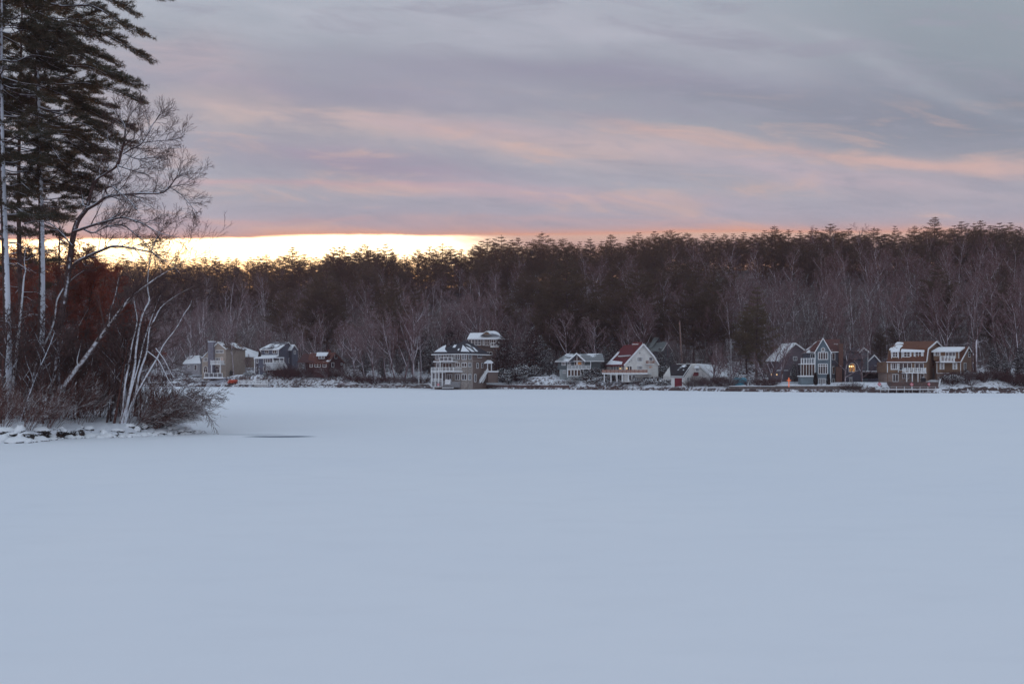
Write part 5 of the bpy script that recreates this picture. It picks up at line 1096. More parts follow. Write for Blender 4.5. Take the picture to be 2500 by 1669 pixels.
# ------------------------------------------------------------------ far shore forest
BARE = [Proto(17, [('trunk', *a[:1], BARK), ('twigs', a[1], TWIG)]) for a in (bare_tree(s, 17, 0) for s in range(11, 18))]
SLIM = [Proto(17, [('trunk', a[0], BARK), ('twigs', a[1], TWIG)]) for a in (bare_tree(s, 17, 1) for s in range(31, 35))]
WIDE = [Proto(12, [('trunk', a[0], BARK), ('twigs', a[1], TWIG)]) for a in (bare_tree(s, 12, 2) for s in range(51, 54))]
PINE = [Proto(18, [('trunk', a[0], BARKD), ('crown', a[1], NEEDLE)]) for a in [pine_tree(s, 18, st, wd_, 1.0, .40, .06) for s, st, wd_ in ((1, .2, .29), (2, .25, .26), (3, .18, .31), (4, .16, .24), (5, .3, .32), (6, .12, .27))]]
PINE2 = [Proto(18, [('trunk', a[0], BARKD), ('crown', a[1], NEEDLE)]) for a in [pine_tree(s, 18, st, wd_, 1.0, .42, .065) for s, st, wd_ in ((91, .03, .24), (92, .06, .27), (93, .04, .22))]]
PINEO = [Proto(18, [('trunk', a[0], BARKD), ('crown', a[1], NEEDLE_O)]) for a in [pine_tree(s, 18, .2, .2, .9, .42, .06) for s in (7, 8)]]
HEML = [Proto(14, [('trunk', a[0], BARKD), ('crown', a[1], NEEDLE_R)]) for a in [pine_tree(s, 14, .05, .24, 1.5, .34, .08, droop=.3, flat=False) for s in (9, 10)]]
HEMS = [Proto(14, [('trunk', a[0], BARKD), ('crown', a[1], NEEDLE_S)]) for a in [pine_tree(s, 14, .06, .22, 1.4, .36, .08, droop=.22, flat=False) for s in (21, 22)]]

REG = [(-2000, 300, 'behind the wooded point on the left'), (300, 490, 'left of the cream house'), (490, 620, 'behind the cream house'), (620, 745, 'behind the grey saltbox house'), (745, 870, 'behind the red-brown cottage'),
       (870, 1045, 'between the red-brown cottage and the stone house'), (1045, 1240, 'behind the stone house'), (1240, 1350, 'between the stone house and the grey-green cottage'), (1350, 1475, 'behind the grey-green cottage'),
       (1475, 1630, 'behind the red-roofed house'), (1630, 1790, 'behind the white boathouse'), (1790, 1950, 'behind the blue tarp and grey gabled house'), (1950, 2160, 'behind the blue-grey house'), (2160, 2400, 'behind the tan house'), (2400, 4000, 'at the far right beyond the tan house')]
def reg(px):
    for a, b, t in REG:
        if a <= px < b: return t
    return REG[-1][2]
BLOCK = [(480, 628, 312), (612, 735, 302), (740, 850, 294), (1045, 1210, 262), (1135, 1228, 276), (1350, 1480, 258), (1465, 1615, 256), (1580, 1645, 278), (1632, 1780, 240), (1785, 1826, 226), (1868, 1985, 246), (1950, 2062, 226), (2055, 2170, 233), (2160, 2400, 222)]
def free(px, Y, mg=5): return not any(a - mg < px < b + mg and Y < yb for a, b, yb in BLOCK)
R = np.random.default_rng(2024)
def put(protos, kindtxt, name, px, d, h=None, top=None, cat='tree', lean=0.0, wx=None, label=None, tier=None, group=None, sink=0.0):
    Ys = shoreY(px); Y = Ys + d; x = (px - HX) / F * Y; z = tz(x, Y) - sink
    if top is not None: h = CAMZ - (top - HY) / F * Y - z
    pr = protos[int(R.integers(len(protos)))]; rg = reg(px)
    tier = tier or ('low on the slope' if d < 38 else 'midway up the slope' if d < 105 else 'on the ridge')
    lab = label or f'{kindtxt} {tier} {rg}'; group = group or (None if label else f'{kindtxt}s {tier} {rg}')
    return plant(pr, name, lab, cat, (x, Y, z), max(h, 1.0), group, R.uniform(0, 6.28), wx or R.uniform(.85, 1.15), lean)

RIDGE = [(-60, 600), (20, 622), (75, 610), (130, 628), (185, 612), (240, 625), (300, 618), (350, 628), (395, 632), (435, 628), (470, 634), (500, 630), (530, 620), (556, 630), (580, 628), (610, 633), (632, 627), (650, 625), (680, 630), (712, 611), (742, 624), (770, 619), (795, 616), (812, 602), (830, 612), (845, 607), (870, 610), (887, 597), (906, 604), (925, 596), (944, 603), (962, 611), (990, 620), (1022, 612), (1050, 606), (1079, 591), (1104, 608), (1128, 612), (1152, 606), (1172, 596), (1190, 583), (1207, 590), (1223, 577), (1245, 592), (1265, 582), (1290, 596), (1306, 585), (1326, 573), (1350, 583), (1378, 581), (1396, 592), (1415, 594), (1445, 585), (1468, 588), (1490, 577), (1512, 586), (1535, 580), (1560, 570), (1580, 575), (1598, 568), (1620, 578), (1637, 566), (1655, 576), (1675, 569), (1700, 578), (1722, 574), (1742, 576), (1766, 563), (1790, 574), (1816, 565), (1842, 574), (1868, 566), (1890, 559), (1908, 568), (1927, 557), (1953, 559), (1975, 566), (1992, 559), (2025, 547), (2045, 566), (2068, 562), (2090, 574), (2110, 574), (2132, 560), (2157, 572), (2184, 552), (2210, 572), (2235, 545), (2262, 562), (2282, 537), (2305, 558), (2330, 556), (2352, 542), (2375, 548), (2393, 533), (2415, 545), (2438, 544), (2465, 543), (2490, 556), (2530, 545), (2580, 550)]
n_p = 0
for i, (px, top) in enumerate(RIDGE):
    d = 150 + (18 if i % 2 else 0) + R.uniform(-8, 8)
    put(PINE, 'dark ragged pine', 'pine_tree', px, d, top=top + R.uniform(-8, 8), wx=R.uniform(1.1, 1.75), lean=R.uniform(-.05, .05)); n_p += 1
# a second, lower rank of pines closes the gaps under the crest
for px in np.arange(-60, 2560, 17.5):
    px += R.uniform(-7, 7); top = np.interp(px, [a for a, b in RIDGE], [b for a, b in RIDGE]) + R.uniform(12, 40)
    put(PINE2, 'dark ragged pine', 'pine_tree', px, R.uniform(122, 146), top=top, wx=R.uniform(1.15, 1.7)); n_p += 1
# pines among the bare woods: column, first row, distance behind the shore
for (px, top, d) in [(792, 640, 85), (770, 668, 78), (815, 672, 88), (955, 668, 70), (935, 700, 52), (968, 720, 45), (900, 640, 105), (1010, 700, 60), (1180, 625, 110), (1275, 650, 95),
                     (1345, 650, 55), (1385, 618, 62), (1360, 690, 40), (1455, 690, 48), (1498, 640, 80), (1552, 630, 88), (1600, 650, 75), (1645, 640, 80), (1668, 620, 95), (1705, 640, 75), (1740, 650, 66), (1780, 640, 85),
                     (1630, 730, 42), (1750, 730, 34), (1300, 660, 85), (2288, 643, 60), (2270, 690, 66), (2310, 700, 60), (2010, 625, 115), (2030, 605, 125), (1975, 615, 120), (2420, 650, 70), (2445, 620, 80), (2462, 660, 60), (2440, 720, 45), (2490, 700, 50), (700, 700, 60), (1420, 720, 34), (1400, 760, 30), (2150, 800, 32), (2185, 780, 40)]:
    put(PINE, 'dark ragged pine', 'pine_tree', px, d, top=top, wx=R.uniform(.95, 1.25)); n_p += 1
for (px, top, d, wx_) in [(798, 655, 44, 1.2), (772, 700, 40, 1.0), (955, 705, 36, 1.1), (1384, 632, 36, 1.2), (1350, 700, 30, 1.1), (1500, 690, 36, 1.2), (1560, 655, 40, 1.2), (1692, 680, 36, 1.2), (1738, 695, 38, 1.1), (2292, 655, 42, 1.25), (1318, 725, 36, 1.0), (2432, 700, 34, 1.1), (2470, 690, 40, 1.1), (1230, 700, 44, 1.1)]:
    put(PINE, 'tall dark pine', 'pine_tree', px, d, top=top, wx=wx_)
put(SLIM, '', 'bare_tree', 2104, 158, top=545, label='pale leafless tree rising above the pines on the skyline', wx=1.6)
put(PINEO, '', 'pine_tree', 1848, 22, top=700, wx=1.15, label='tall olive green pine with drooping limbs behind the blue tarp')
put(PINEO, '', 'pine_tree', 1822, 26, top=742, wx=1.2, label='smaller olive green pine just left of the tallest olive pine')
put(PINEO, '', 'pine_tree', 572, 50, top=800, wx=1.2, label='olive green pine behind the roof of the cream house')
# hemlocks
for px, top, d, w_, lab in [(1232, 800, 12, 1.0, 'broad dark red-brown hemlock right of the stone house'), (1262, 835, 9, 1.1, 'rounded dark hemlock above the big snowy shrub'), (1296, 790, 16, 1.1, 'tall dark hemlock midway between the stone house and grey-green cottage'), (1205, 850, 34, 1.0, 'dark hemlock pressed against the upper brown house')]:
    put(HEML, '', 'hemlock_tree', px, d, top=top, wx=w_, label=lab)
for px, top, d, lab in [(1320, 820, 18, 'snow-flecked hemlock left of the grey-green cottage'), (1342, 850, 12, 'short snow-flecked hemlock beside the grey-green cottage eave'), (1036, 800, 26, 'snow-flecked hemlock left of the stone house roof'), (1020, 765, 36, 'taller snow-flecked hemlock left of the stone house'), (1052, 830, 20, 'snow-flecked evergreen touching the stone house eave'), (1098, 785, 38, 'snow-flecked hemlock behind the charcoal hip roof'), (1478, 845, 22, 'snow-flecked hemlock between cottage and red roof'), (1500, 815, 34, 'snow-flecked evergreen behind the dark red roof'), (1448, 800, 34, 'snow-flecked hemlock over the grey-green cottage roof'), (1236, 770, 40, 'snow-flecked hemlock right of the snow-covered roof'), (1612, 848, 18, 'snow-flecked evergreen right of the red-roofed house gable'), (1640, 862, 22, 'snow-flecked evergreen between red-roofed house and boathouse'), (1594, 858, 30, 'snow-flecked evergreen below the grey slope house'),
                        (2426, 850, 10, 'snow-dusted spruce right of the tan house'), (2455, 868, 6, 'low snow-dusted spruce near the right edge'), (2490, 840, 12, 'snow-dusted spruce at the right edge of the photo'), (1940, 884, 10, 'snow-dusted evergreen before the grey gabled house'), (890, 850, 18, 'snow-dusted hemlock right of the red-brown cottage'), (935, 860, 14, 'snow-dusted hemlock midway between cottage and stone house'), (975, 845, 24, 'snow-dusted hemlock behind the leaning bare trees')]:
    put(HEMS, '', 'hemlock_tree', px, d, top=top, wx=R.uniform(.95, 1.25), label=lab)
# bare woods on the slope
cnt = 0; tries = 0
def okpine(px): return 1290 < px < 1790
rows = [(24, 45, 76), (45, 72, 78), (72, 100, 74), (100, 138, 70)]
for (d0, d1, n) in rows:
    k = 0; guard = 0
    while k < n and guard < 2000:
        guard += 1; px = -40 + 2600 * ((k + R.uniform(0, 1)) / n); d = R.uniform(d0, d1)
        if okpine(px) and R.uniform() < .3 and d > 40: k += 1; continue
        if not free(px, shoreY(px) + d, 2): 
            k += (guard % 3 == 0); continue
        h = R.uniform(15, 21.5) * (.85 if d > 110 else 1); pr, kt = (BARE, 'bare grey tree') if R.uniform() < .55 else (SLIM, 'slim straight bare tree')
        put(pr, kt, 'bare_tree', px, d, h=h, lean=R.uniform(-.12, .12)); cnt += 1; k += 1
# shore trees that stand out
for (px, d, top, pr, lab, lean) in [(551, 6, 760, SLIM, 'thin bare tree directly in front of the cream house', 0), (570, 7, 790, SLIM, 'second thin bare tree in front of the cream house side wall', .05), (562, 12, 800, BARE, 'bare tree with fine crown over the cream house roof', 0), (600, 12, 860, BARE, 'small bare tree on the snowy lawn between cream and grey houses', 0), (745, 9, 790, SLIM, 'slim bare tree just left of the red-brown cottage', -.03), (765, 5, 860, SLIM, 'thin sapling trunk before the red-brown cottage windows', 0), (726, 10, 800, SLIM, 'leaning bare tree right of the grey saltbox house', -.15),
                              (868, 8, 770, BARE, 'bare tree right of the red-brown cottage', -.1), (890, 5, 790, BARE, 'crooked bare tree above the swing bench', .1), (915, 6, 760, BARE, 'forked bare tree at the shore midway to the stone house', .12), (942, 9, 750, SLIM, 'straight pale bare tree midway to the stone house', -.12), (965, 6, 740, BARE, 'tall bare tree leaning left towards the cottage', -.22), (985, 10, 730, BARE, 'tall pale bare tree leaning left of the stone house', -.14), (1008, 6, 700, BARE, 'tallest bare tree on the snowy bank left of the stone house', -.05), (1028, 16, 760, SLIM, 'slim bare tree close behind the mooring pole', 0), (420, 12, 760, BARE, 'bare tree left of the cream house lamp post', .05), (455, 14, 740, BARE, 'bare tree by the brick terrace end', 0), (480, 26, 720, SLIM, 'pale slim bare tree above the white bank', .03), (385, 8, 790, BARE, 'bare tree behind the leaning birch clump', .1), (340, 10, 770, BARE, 'bare tree seen through the birch stems', 0),
                              (1737, 7, 790, WIDE, 'bare tree leaning over the boathouse roof', -.5), (1757, 6, 800, WIDE, 'bent bare tree at the boathouse right wall', -.35), (1775, 9, 830, WIDE, 'wide bare tree between boathouse and blue tarp', .1), (1903, 9, 740, WIDE, 'big spreading grey tree in front of the grey gabled house', .04), (1886, 7, 780, WIDE, 'dark forked tree left of the big spreading grey tree', -.1), (1868, 5, 820, WIDE, 'low crooked tree by the water right of the blue tarp', -.3), (2062, 8, 760, WIDE, 'massive dark trunk with wide snowy limbs beside the brown chimney', -.08), (2104, 8, 780, WIDE, 'massive trunk right of the glowing arched window', .06), (2126, 30, 740, BARE, 'bare tree above the low dusky house', 0), (2030, 30, 700, BARE, 'bare tree behind the blue-grey house ridge', .1), (2376, 9, 700, SLIM, 'tall bare tree behind the end wall of the tan house', .04), (2488, 14, 680, BARE, 'tall snowy-limbed bare tree near the right edge', -.18), (2450, 18, 720, BARE, 'bare tree leaning left right of the tan house', -.2), (2200, 30, 720, SLIM, 'straight bare tree rising behind the tan house left roof', 0), (2310, 30, 700, BARE, 'bare tree rising behind the tan house ridge', .1), (1560, 32, 700, BARE, 'bare tree behind the red chimney', .15), (1530, 36, 720, BARE, 'bare tree with drooping crown above the dark red roof', .1), (1180, 36, 700, BARE, 'bare tree above the snow-covered roof', -.15), (1150, 40, 690, BARE, 'bare tree with snowy limbs left of the snow-covered roof', -.2), (1218, 38, 700, BARE, 'bare tree right of the snow-covered roof', .1), (1628, 24, 800, SLIM, 'thin white bare sapling in front of the grey slope house', 0)]:
    put(pr, '', 'bare_tree', px, d, top=top, label=lab, lean=lean, wx=1.0)
def snag():
    Y = 206; p = ray(2382, 926, Y); r = thing('dead_trunk', 'thick grey branchless trunk at the end wall of the tan house', 'tree', p); mb = MB(); mb.tube([(0, 0, -.6), (-.05, 0, 4), (.05, 0, 8.2)], [.38, .33, .25], 9, cap=True); sub(r, 'trunk', mb, BARK, True); mb = MB()
    rng = np.random.default_rng(5)
    for k in range(7):
        z = 6.2 + k * .3; a = rng.uniform(-.6, .6) + (0 if k % 2 else math.pi); d = np.array([math.cos(a), math.sin(a), .3]); grow(mb, mb, rng, np.array([0, 0, z]), unit(d), 2.4, .07, 0, [dict(seg=5, wig=.2, up=.03, end=.3, sides=4, kids=4, start=.3, ratio=.5, ang=40, rr=.6), dict(seg=3, wig=.2, up=.02, end=.3, sides=3)])
    sub(r, 'branch', mb, BARK)
snag()

# shrubs, hedge, clipped conifers
ev = lambda seed, w, h, n, m, **k: Proto(h, [('stems', shrub_mass(seed, w, h, n, **k)[0], BARKD), ('foliage', shrub_mass(seed, w, h, n, **k)[1], m)])
SNLEAF = snow_on('snowy_leaves', (.038, .030, .028), (0.1, -.3, 1), .45, .85, c2=(.022, .018, .018), scale=.9, nz=1.2)
SNMOUND = snow_on('snow_mound_leaves', (.075, .05, .045), (0.1, -.3, 1), .15, .6, c2=(.04, .03, .03), scale=.9, nz=1.2)
REDT = mat('red_brown_twigs', (.085, .036, .036), (.05, .024, .026), .8, .95)
EVS = [ev(61, 5, 4, 5200, SNLEAF, L=.22, wid=.09), ev(62, 4, 3, 3600, SNLEAF, L=.2, wid=.09)]; MND = [ev(63, 4, 1.5, 1900, SNMOUND, L=.2, wid=.1), ev(64, 3, 1.1, 1300, SNMOUND, L=.2, wid=.1)]
def place(pr, name, px, d, h, lab, wx=1.0, group=None, cat='shrub', dz=0.0):
    Y = shoreY(px) + d; x = (px - HX) / F * Y; return plant(pr, name, lab, cat, (x, Y, tz(x, Y) + dz), h, group, R.uniform(0, 6.28), wx)
place(EVS[0], 'snowy_shrub', 1242, 2.6, 4.4, 'large round dark snow-topped shrub at the ice edge right of the stone house', 1.0)
place(EVS[1], 'snowy_shrub', 1278, 4.5, 4.2, 'snow-flecked shrub just right of the largest round shrub')
place(EVS[1], 'snowy_shrub', 1302, 8, 3.4, 'snow-flecked shrub left of the snow-capped garden steps')
place(EVS[0], 'snowy_shrub', 1228, 9, 4.6, 'snow-flecked shrub behind the largest round shrub')
place(EVS[1], 'snowy_shrub', 1440, 4.2, 3.4, 'reddish snow-laden bush in front of the grey-green cottage porch'); place(EVS[0], 'snowy_shrub', 1456, 5.5, 4.4, 'tall snow-laden bush between the cottage and the wooden deck', .7); place(EVS[1], 'snowy_shrub', 1362, 9.6, 2.6, 'olive snowy bush at the left corner of the grey-green cottage', .8)
place(EVS[0], 'snowy_shrub', 1622, 10, 4.6, 'snowy rhododendron bush behind the boathouse'); place(EVS[0], 'snowy_shrub', 1648, 17, 4.2, 'snowy bush below the leaning utility pole'); place(EVS[1], 'snowy_shrub', 562, 7, 2.0, 'small snowy bush above the orange boats', .8); place(EVS[1], 'snowy_shrub', 640, 8, 2.6, 'snow-dusted bush at the foot of the cypress', .6)
for i, px in enumerate(np.linspace(1396, 1634, 17)):
    if 1476 < px < 1530 and i % 2: continue
    place(MND[i % 2], 'snow_mound_shrub', px, 2.0 + (i % 3) * 1.4, R.uniform(1.0, 1.7), 'low snow-covered shrub on the bank below the red-roofed house', 1.1, 'low snow-covered shrubs below the red-roofed house')
for i, px in enumerate((2312, 2322, 2334)): place(MND[i % 2], 'snow_mound_shrub', px, 3.4, 1.5, 'snow-covered bush at the foot of the tan house stone base', .8, 'snow-covered bushes below the tan house')
for i, px in enumerate((2354, 2366, 2378, 2398, 2406)): place(MND[i % 2], 'snow_mound_shrub', px, 8.4, 1.5 + (i == 0) * .5, 'snow-buried bush beside the end wall of the tan house', .55, 'snow-buried bushes beside the tan house', dz=.3)
for i, px in enumerate((600, 613, 648, 668, 690)): place(MND[i % 2], 'snow_mound_shrub', px, 4.5, .9, 'snowy low bush on the bank behind the white railed dock', .9, 'snowy low bushes behind the white dock')

def clipped(px, py0, py1, Y, w, lab, m=NEEDLE_R, seed=1):
    p = ray(px, py1, Y); h = (py1 - py0) / F * Y; rng = np.random.default_rng(seed); mb, st = MB(), MB(); n = int(900 * h * w / 3); z = rng.uniform(0, 1, n) ** .8; rr = w / 2 * np.sin(np.clip(z * 2.6 + .45, 0, math.pi)) ** .6 * rng.uniform(.6, 1.08, n) * (1 - z * .55); a = rng.uniform(0, 6.28, n)
    q = np.stack([np.cos(a) * rr, np.sin(a) * rr, z * h], 1); d = np.stack([np.cos(a) * .5, np.sin(a) * .5, np.ones(n)], 1) + rng.normal(size=(n, 3)) * .35; d /= np.linalg.norm(d, axis=1)[:, None]; mb.blades(q, d, .28 * rng.uniform(.6, 1.3, n), .07 * rng.uniform(.7, 1.3, n), rng); st.tube([(0, 0, -.4), (0, 0, h * .8)], [.12, .03], 6)
    r = thing('clipped_conifer', lab, 'conifer', p); sub(r, 'trunk', st, BARKD); sub(r, 'foliage', mb, m)
CONI = mat('arborvitae', (.032, .022, .020), (.018, .015, .014), 1.0, .95)
clipped(634, 860, 922, shoreY(634) + 7, 1.9, 'tall narrow dark cypress in front of the grey saltbox house', CONI); clipped(1991, 911, 940, 207.6, .95, 'small dark conical evergreen left of the blue-grey house basement windows', CONI, 2); clipped(2022, 914, 940, 207.8, .85, 'small dark conical evergreen right of the basement windows', CONI, 3)
def hedge():
    Y = 214; a = ray(2105, 923, Y); b = ray(2166, 923, Y); rng = np.random.default_rng(9); mb = MB(); n = 5200; L = b[0] - a[0]; q = np.stack([rng.uniform(0, L, n), rng.uniform(-.6, .6, n), rng.uniform(0, 1.45, n)], 1); d = rng.normal(size=(n, 3)); d[:, 1] -= .3; d /= np.linalg.norm(d, axis=1)[:, None]; mb.blades(q, d, .22 * rng.uniform(.6, 1.2, n), .07 * rng.uniform(.6, 1.2, n), rng)
    r = thing('clipped_hedge', 'dark clipped hedge with snow on top between the dusky and tan houses', 'hedge', a); sub(r, 'foliage', mb, CONI); mb = MB(); m = 14
    for k in range(m): x0, x1 = L * k / m, L * (k + 1) / m; t0, t1 = 1.5 + rng.uniform(0, .18), 1.5 + rng.uniform(0, .18); mb.hexa([(x0, -.62, 1.38), (x1, -.62, 1.38), (x1, .6, 1.38), (x0, .6, 1.38)], [(x0, -.5, t0), (x1, -.5, t0), (x1, .5, t0), (x0, .5, t0)])
    sub(r, 'snow_cap', mb, SNOW)
hedge()
# red-brown winter brush along the water: individual clumps
BR = [Proto(2.4, [('stems', brush_clump(s, 2.4, 26, 0, .03, .8)[0], REDT)]) for s in (71, 72, 73)]
SB = snow_on('snowy_brush_twigs', (.10, .06, .06), SN, .5, .95, c2=(.06, .04, .04), scale=1.5, nz=1.2, amount=.8)
BS = [Proto(2.4, [('stems', brush_clump(s, 2.4, 22, 0, .03, .8)[0], SB)]) for s in (74, 75)]
for (x0, x1, n, hh, dd, lab) in [(455, 560, 6, 1.5, 1.0, 'below the brick terrace'), (665, 760, 20, 3.0, 3.0, 'right of the white railed dock'), (760, 880, 18, 2.6, 2.5, 'below the red-brown cottage'), (880, 1045, 22, 2.4, 2.5, 'left of the stone house'), (1040, 1110, 6, 1.4, 2.2, 'below the stone house decks'), (1240, 1400, 10, 1.2, .6, 'at the seawall below the grey-green cottage'), (1400, 1640, 18, 1.3, 1.0, 'below the red-roofed house'), (1670, 1722, 8, 2.0, 1.2, 'in front of the boathouse wall'), (1735, 1790, 9, 2.4, 1.6, 'between the boathouse and the blue tarp'), (1825, 1895, 10, 1.8, 1.4, 'beside the fieldstone wall under the dark trees'), (2058, 2098, 8, 1.4, .2, 'in front of the fieldstone wall end'), (2300, 2420, 18, 1.9, 2.2, 'below the tan house end wall'), (2420, 2540, 16, 2.6, 3.2, 'at the far right shore'), (-40, 440, 34, 3.0, 3.0, 'on the dark shore behind the wooded point')]:
    for k in range(n):
        px = x0 + (x1 - x0) * (k + R.uniform(.1, .9)) / n; pr = BR[int(R.integers(3))] if R.uniform() < .65 else BS[int(R.integers(2))]
        place(pr, 'brush_clump', px, dd + R.uniform(-.5, 3.5) * min(1, dd), hh * R.uniform(.7, 1.2), 'red-brown leafless brush clump ' + lab, R.uniform(1, 1.6), 'brush clumps ' + lab)
# uncountable sapling undergrowth on the slope
def undergrowth():
    src = [brush_clump(s, 4, 5, 0, .028, .35, 3)[0] for s in (81, 82, 83, 84)]; out = MB(); S = [(np.vstack(a.v), a.f, a) for a in src]; base = []
    for a in src:
        V_ = np.vstack(a.v); F_ = np.vstack([f for f in a.f if f.shape[1] == 4]); base.append((V_, F_))
    k = 0
    while k < 900:
        px = R.uniform(-60, 2560); d = R.uniform(14, 120) if k % 3 else R.uniform(14, 50); Y = shoreY(px) + d
        if not free(px, Y, 1): continue
        x = (px - HX) / F * Y; V_, F_ = base[k % 4]; a = R.uniform(0, 6.28); s = R.uniform(.8, 1.6) * (1.0 + .6 * min(1, d / 60)); c_, s_ = math.cos(a) * s, math.sin(a) * s
        W_ = np.stack([V_[:, 0] * c_ - V_[:, 1] * s_ + x, V_[:, 0] * s_ + V_[:, 1] * c_ + Y, V_[:, 2] * s + tz(x, Y)], 1); out.add(W_, F_); k += 1
    return tag(out.build('undergrowth', SB), 'leafless sapling undergrowth scattered through the wooded slope', 'undergrowth', kind='stuff')
undergrowth()
print('pines', n_p, 'bare', cnt)

# ------------------------------------------------------------------ wooded point in the left foreground
FP = np.array([-900, -300, 0, 60, 130, 200, 300, 400, 450, 490.]); FY = CAMZ * F / (np.array([1098, 1086, 1078, 1080, 1072, 1068, 1066, 1062, 1059, 1056.]) - HY)
BP = np.array([-900, -300, 0, 200, 330, 420, 460, 490.]); BY = np.array([170, 140, 112, 98, 86, 75, 70.5, 66.8])
def front(px): return float(np.interp(px, FP, FY)) + .55 * mnoise.noise(Vector((px * .021, 3.3, 0))) + .35 * mnoise.noise(Vector((px * .07, 1.3, 0)))
def pz(px, Y):
    """height of the point's surface"""
    yf = front(px); yb = float(np.interp(px, BP, BY))
    if px > 488 or Y <= yf or Y >= yb: return -.12
    a = Y - yf; b = yb - Y; s = min(1, (490 - px) / 90)
    st = .42 if px < 205 else .2
    z = float(np.interp(a, [0, .3, .7, 1.6, 4, 12], [-.1, st, st + .12, .62, .95, 1.2])) * (.35 + .65 * s)
    z = min(z, float(np.interp(b, [0, 1, 4], [-.1, .4, 1.4])) * (.4 + .6 * s)); x = (px - HX) / F * Y
    return z + .10 * mnoise.noise(Vector((x * .9, Y * .9, 0))) + .05 * mnoise.noise(Vector((x * 3, Y * 3, 2)))
def point_land():
    pxs = np.concatenate([np.linspace(-900, -60, 30), np.linspace(-50, 495, 150)]); ts = np.concatenate([[-.3, 0, .15, .3, .5, .75, 1.0, 1.4, 1.9, 2.6, 3.4, 4.4], np.linspace(6, 60, 22)]); V_ = []
    for px in pxs:
        yf = front(px); yb = np.interp(px, BP, BY) + .3
        for t_ in ts: Y = min(yf + t_, yb); V_.append(((px - HX) / F * Y, Y, pz(px, Y) if t_ >= 0 else -.3))
    n, k = len(pxs), len(ts); i = np.arange(n - 1)[:, None] * k; j = np.arange(k - 1)[None]; mb = MB(); mb.add(V_, np.stack([i + j, i + k + j, i + k + j + 1, i + j + 1], -1).reshape(-1, 4))
    m, t, b = new_mat('point_ground'); b.inputs['Roughness'].default_value = .85; g = t.n.new('ShaderNodeNewGeometry'); co = t.n.new('ShaderNodeTexCoord').outputs['Object']; nz = t.sep(g.outputs['Normal'])[2]; n_ = t.noise(co, 2.2, 6, .7)
    f = t.sstep(t.m('ADD', nz, t.m('MULTIPLY', t.m('SUBTRACT', n_, .5), 1.8)), .60, .80); earth = t.mix(t.sstep(t.noise(co, 6, 4), .4, .6), (.035, .022, .018, 1), (.012, .01, .01, 1)); t.put(b.inputs['Base Color'], t.mix(f, earth, (.72, .745, .81, 1)))
    tag(mb.build('point_ground', m, smooth=True), 'snowy bank of the wooded point in the left foreground', 'ground', kind='structure')
point_land()
G = np.random.default_rng(77)
ROCKM = snow_on('snowy_rock', (.06, .05, .048), (0.05, -.35, 1), .05, .25, c2=(.025, .02, .02), scale=2.4, nz=1.3)
def rock_mesh(seed):
    rng = np.random.default_rng(seed); n, k = 12, 8; V_ = []; ax = rng.uniform(.7, 1.3, 3)
    for i in range(k + 1):
        ph = math.pi * i / k
        for j in range(n):
            th = 2 * math.pi * j / n; d = np.array([math.sin(ph) * math.cos(th), math.sin(ph) * math.sin(th), math.cos(ph)]); r = 1 + .45 * mnoise.noise(Vector(tuple(d * 1.6 + seed * 7.3))) + .15 * mnoise.noise(Vector(tuple(d * 4 + seed)))
            V_.append(d * r * ax * np.array([1, .8, .55]))
    mb = MB(); i = np.arange(k)[:, None] * n; j = np.arange(n)[None]; j2 = (j + 1) % n; mb.add(V_, np.stack([i + j, i + n + j, i + n + j2, i + j2], -1).reshape(-1, 4)); return mb.mesh('rock', ROCKM, True)
ROCKS = [rock_mesh(s) for s in range(6)]
for k in range(150):
    px = -20 + 505 * (k + G.uniform(0, 1)) / 150; Y = front(px) + G.uniform(-.5, .35) + (G.uniform(.5, 1.3) if k % 5 == 0 else 0); s = G.uniform(.05, .30) ** 1.15 * G.uniform(.8, 1.7) * (1.25 if px < 120 else 1) * (.75 if px > 430 else 1)
    o = link('shore_rock', ROCKS[k % 6], None, ((px - HX) / F * Y, Y, max(0, pz(px, Y)) + s * .05), G.uniform(0, 6.28), (s * G.uniform(.9, 1.7), s, s * G.uniform(.7, 1.5))); side = 'left part' if px < 160 else 'middle part' if px < 330 else 'tip'
    tag(o, f'snow-capped rock along the ice edge at the {side} of the wooded point', 'rock', f'snow-capped rocks at the {side} of the point')
for px, Y, s in ((45, 57.2, .62), (8, 57.6, .5)):
    o = link('shore_boulder', ROCKS[1 if s > .6 else 3], None, ((px - HX) / F * Y, Y, .1), .6, (s * 1.2, s, s * .9)); tag(o, 'biggest snow-covered boulder at the ice edge bottom left' if s > .6 else 'flat snow-covered boulder at the left frame edge', 'boulder')

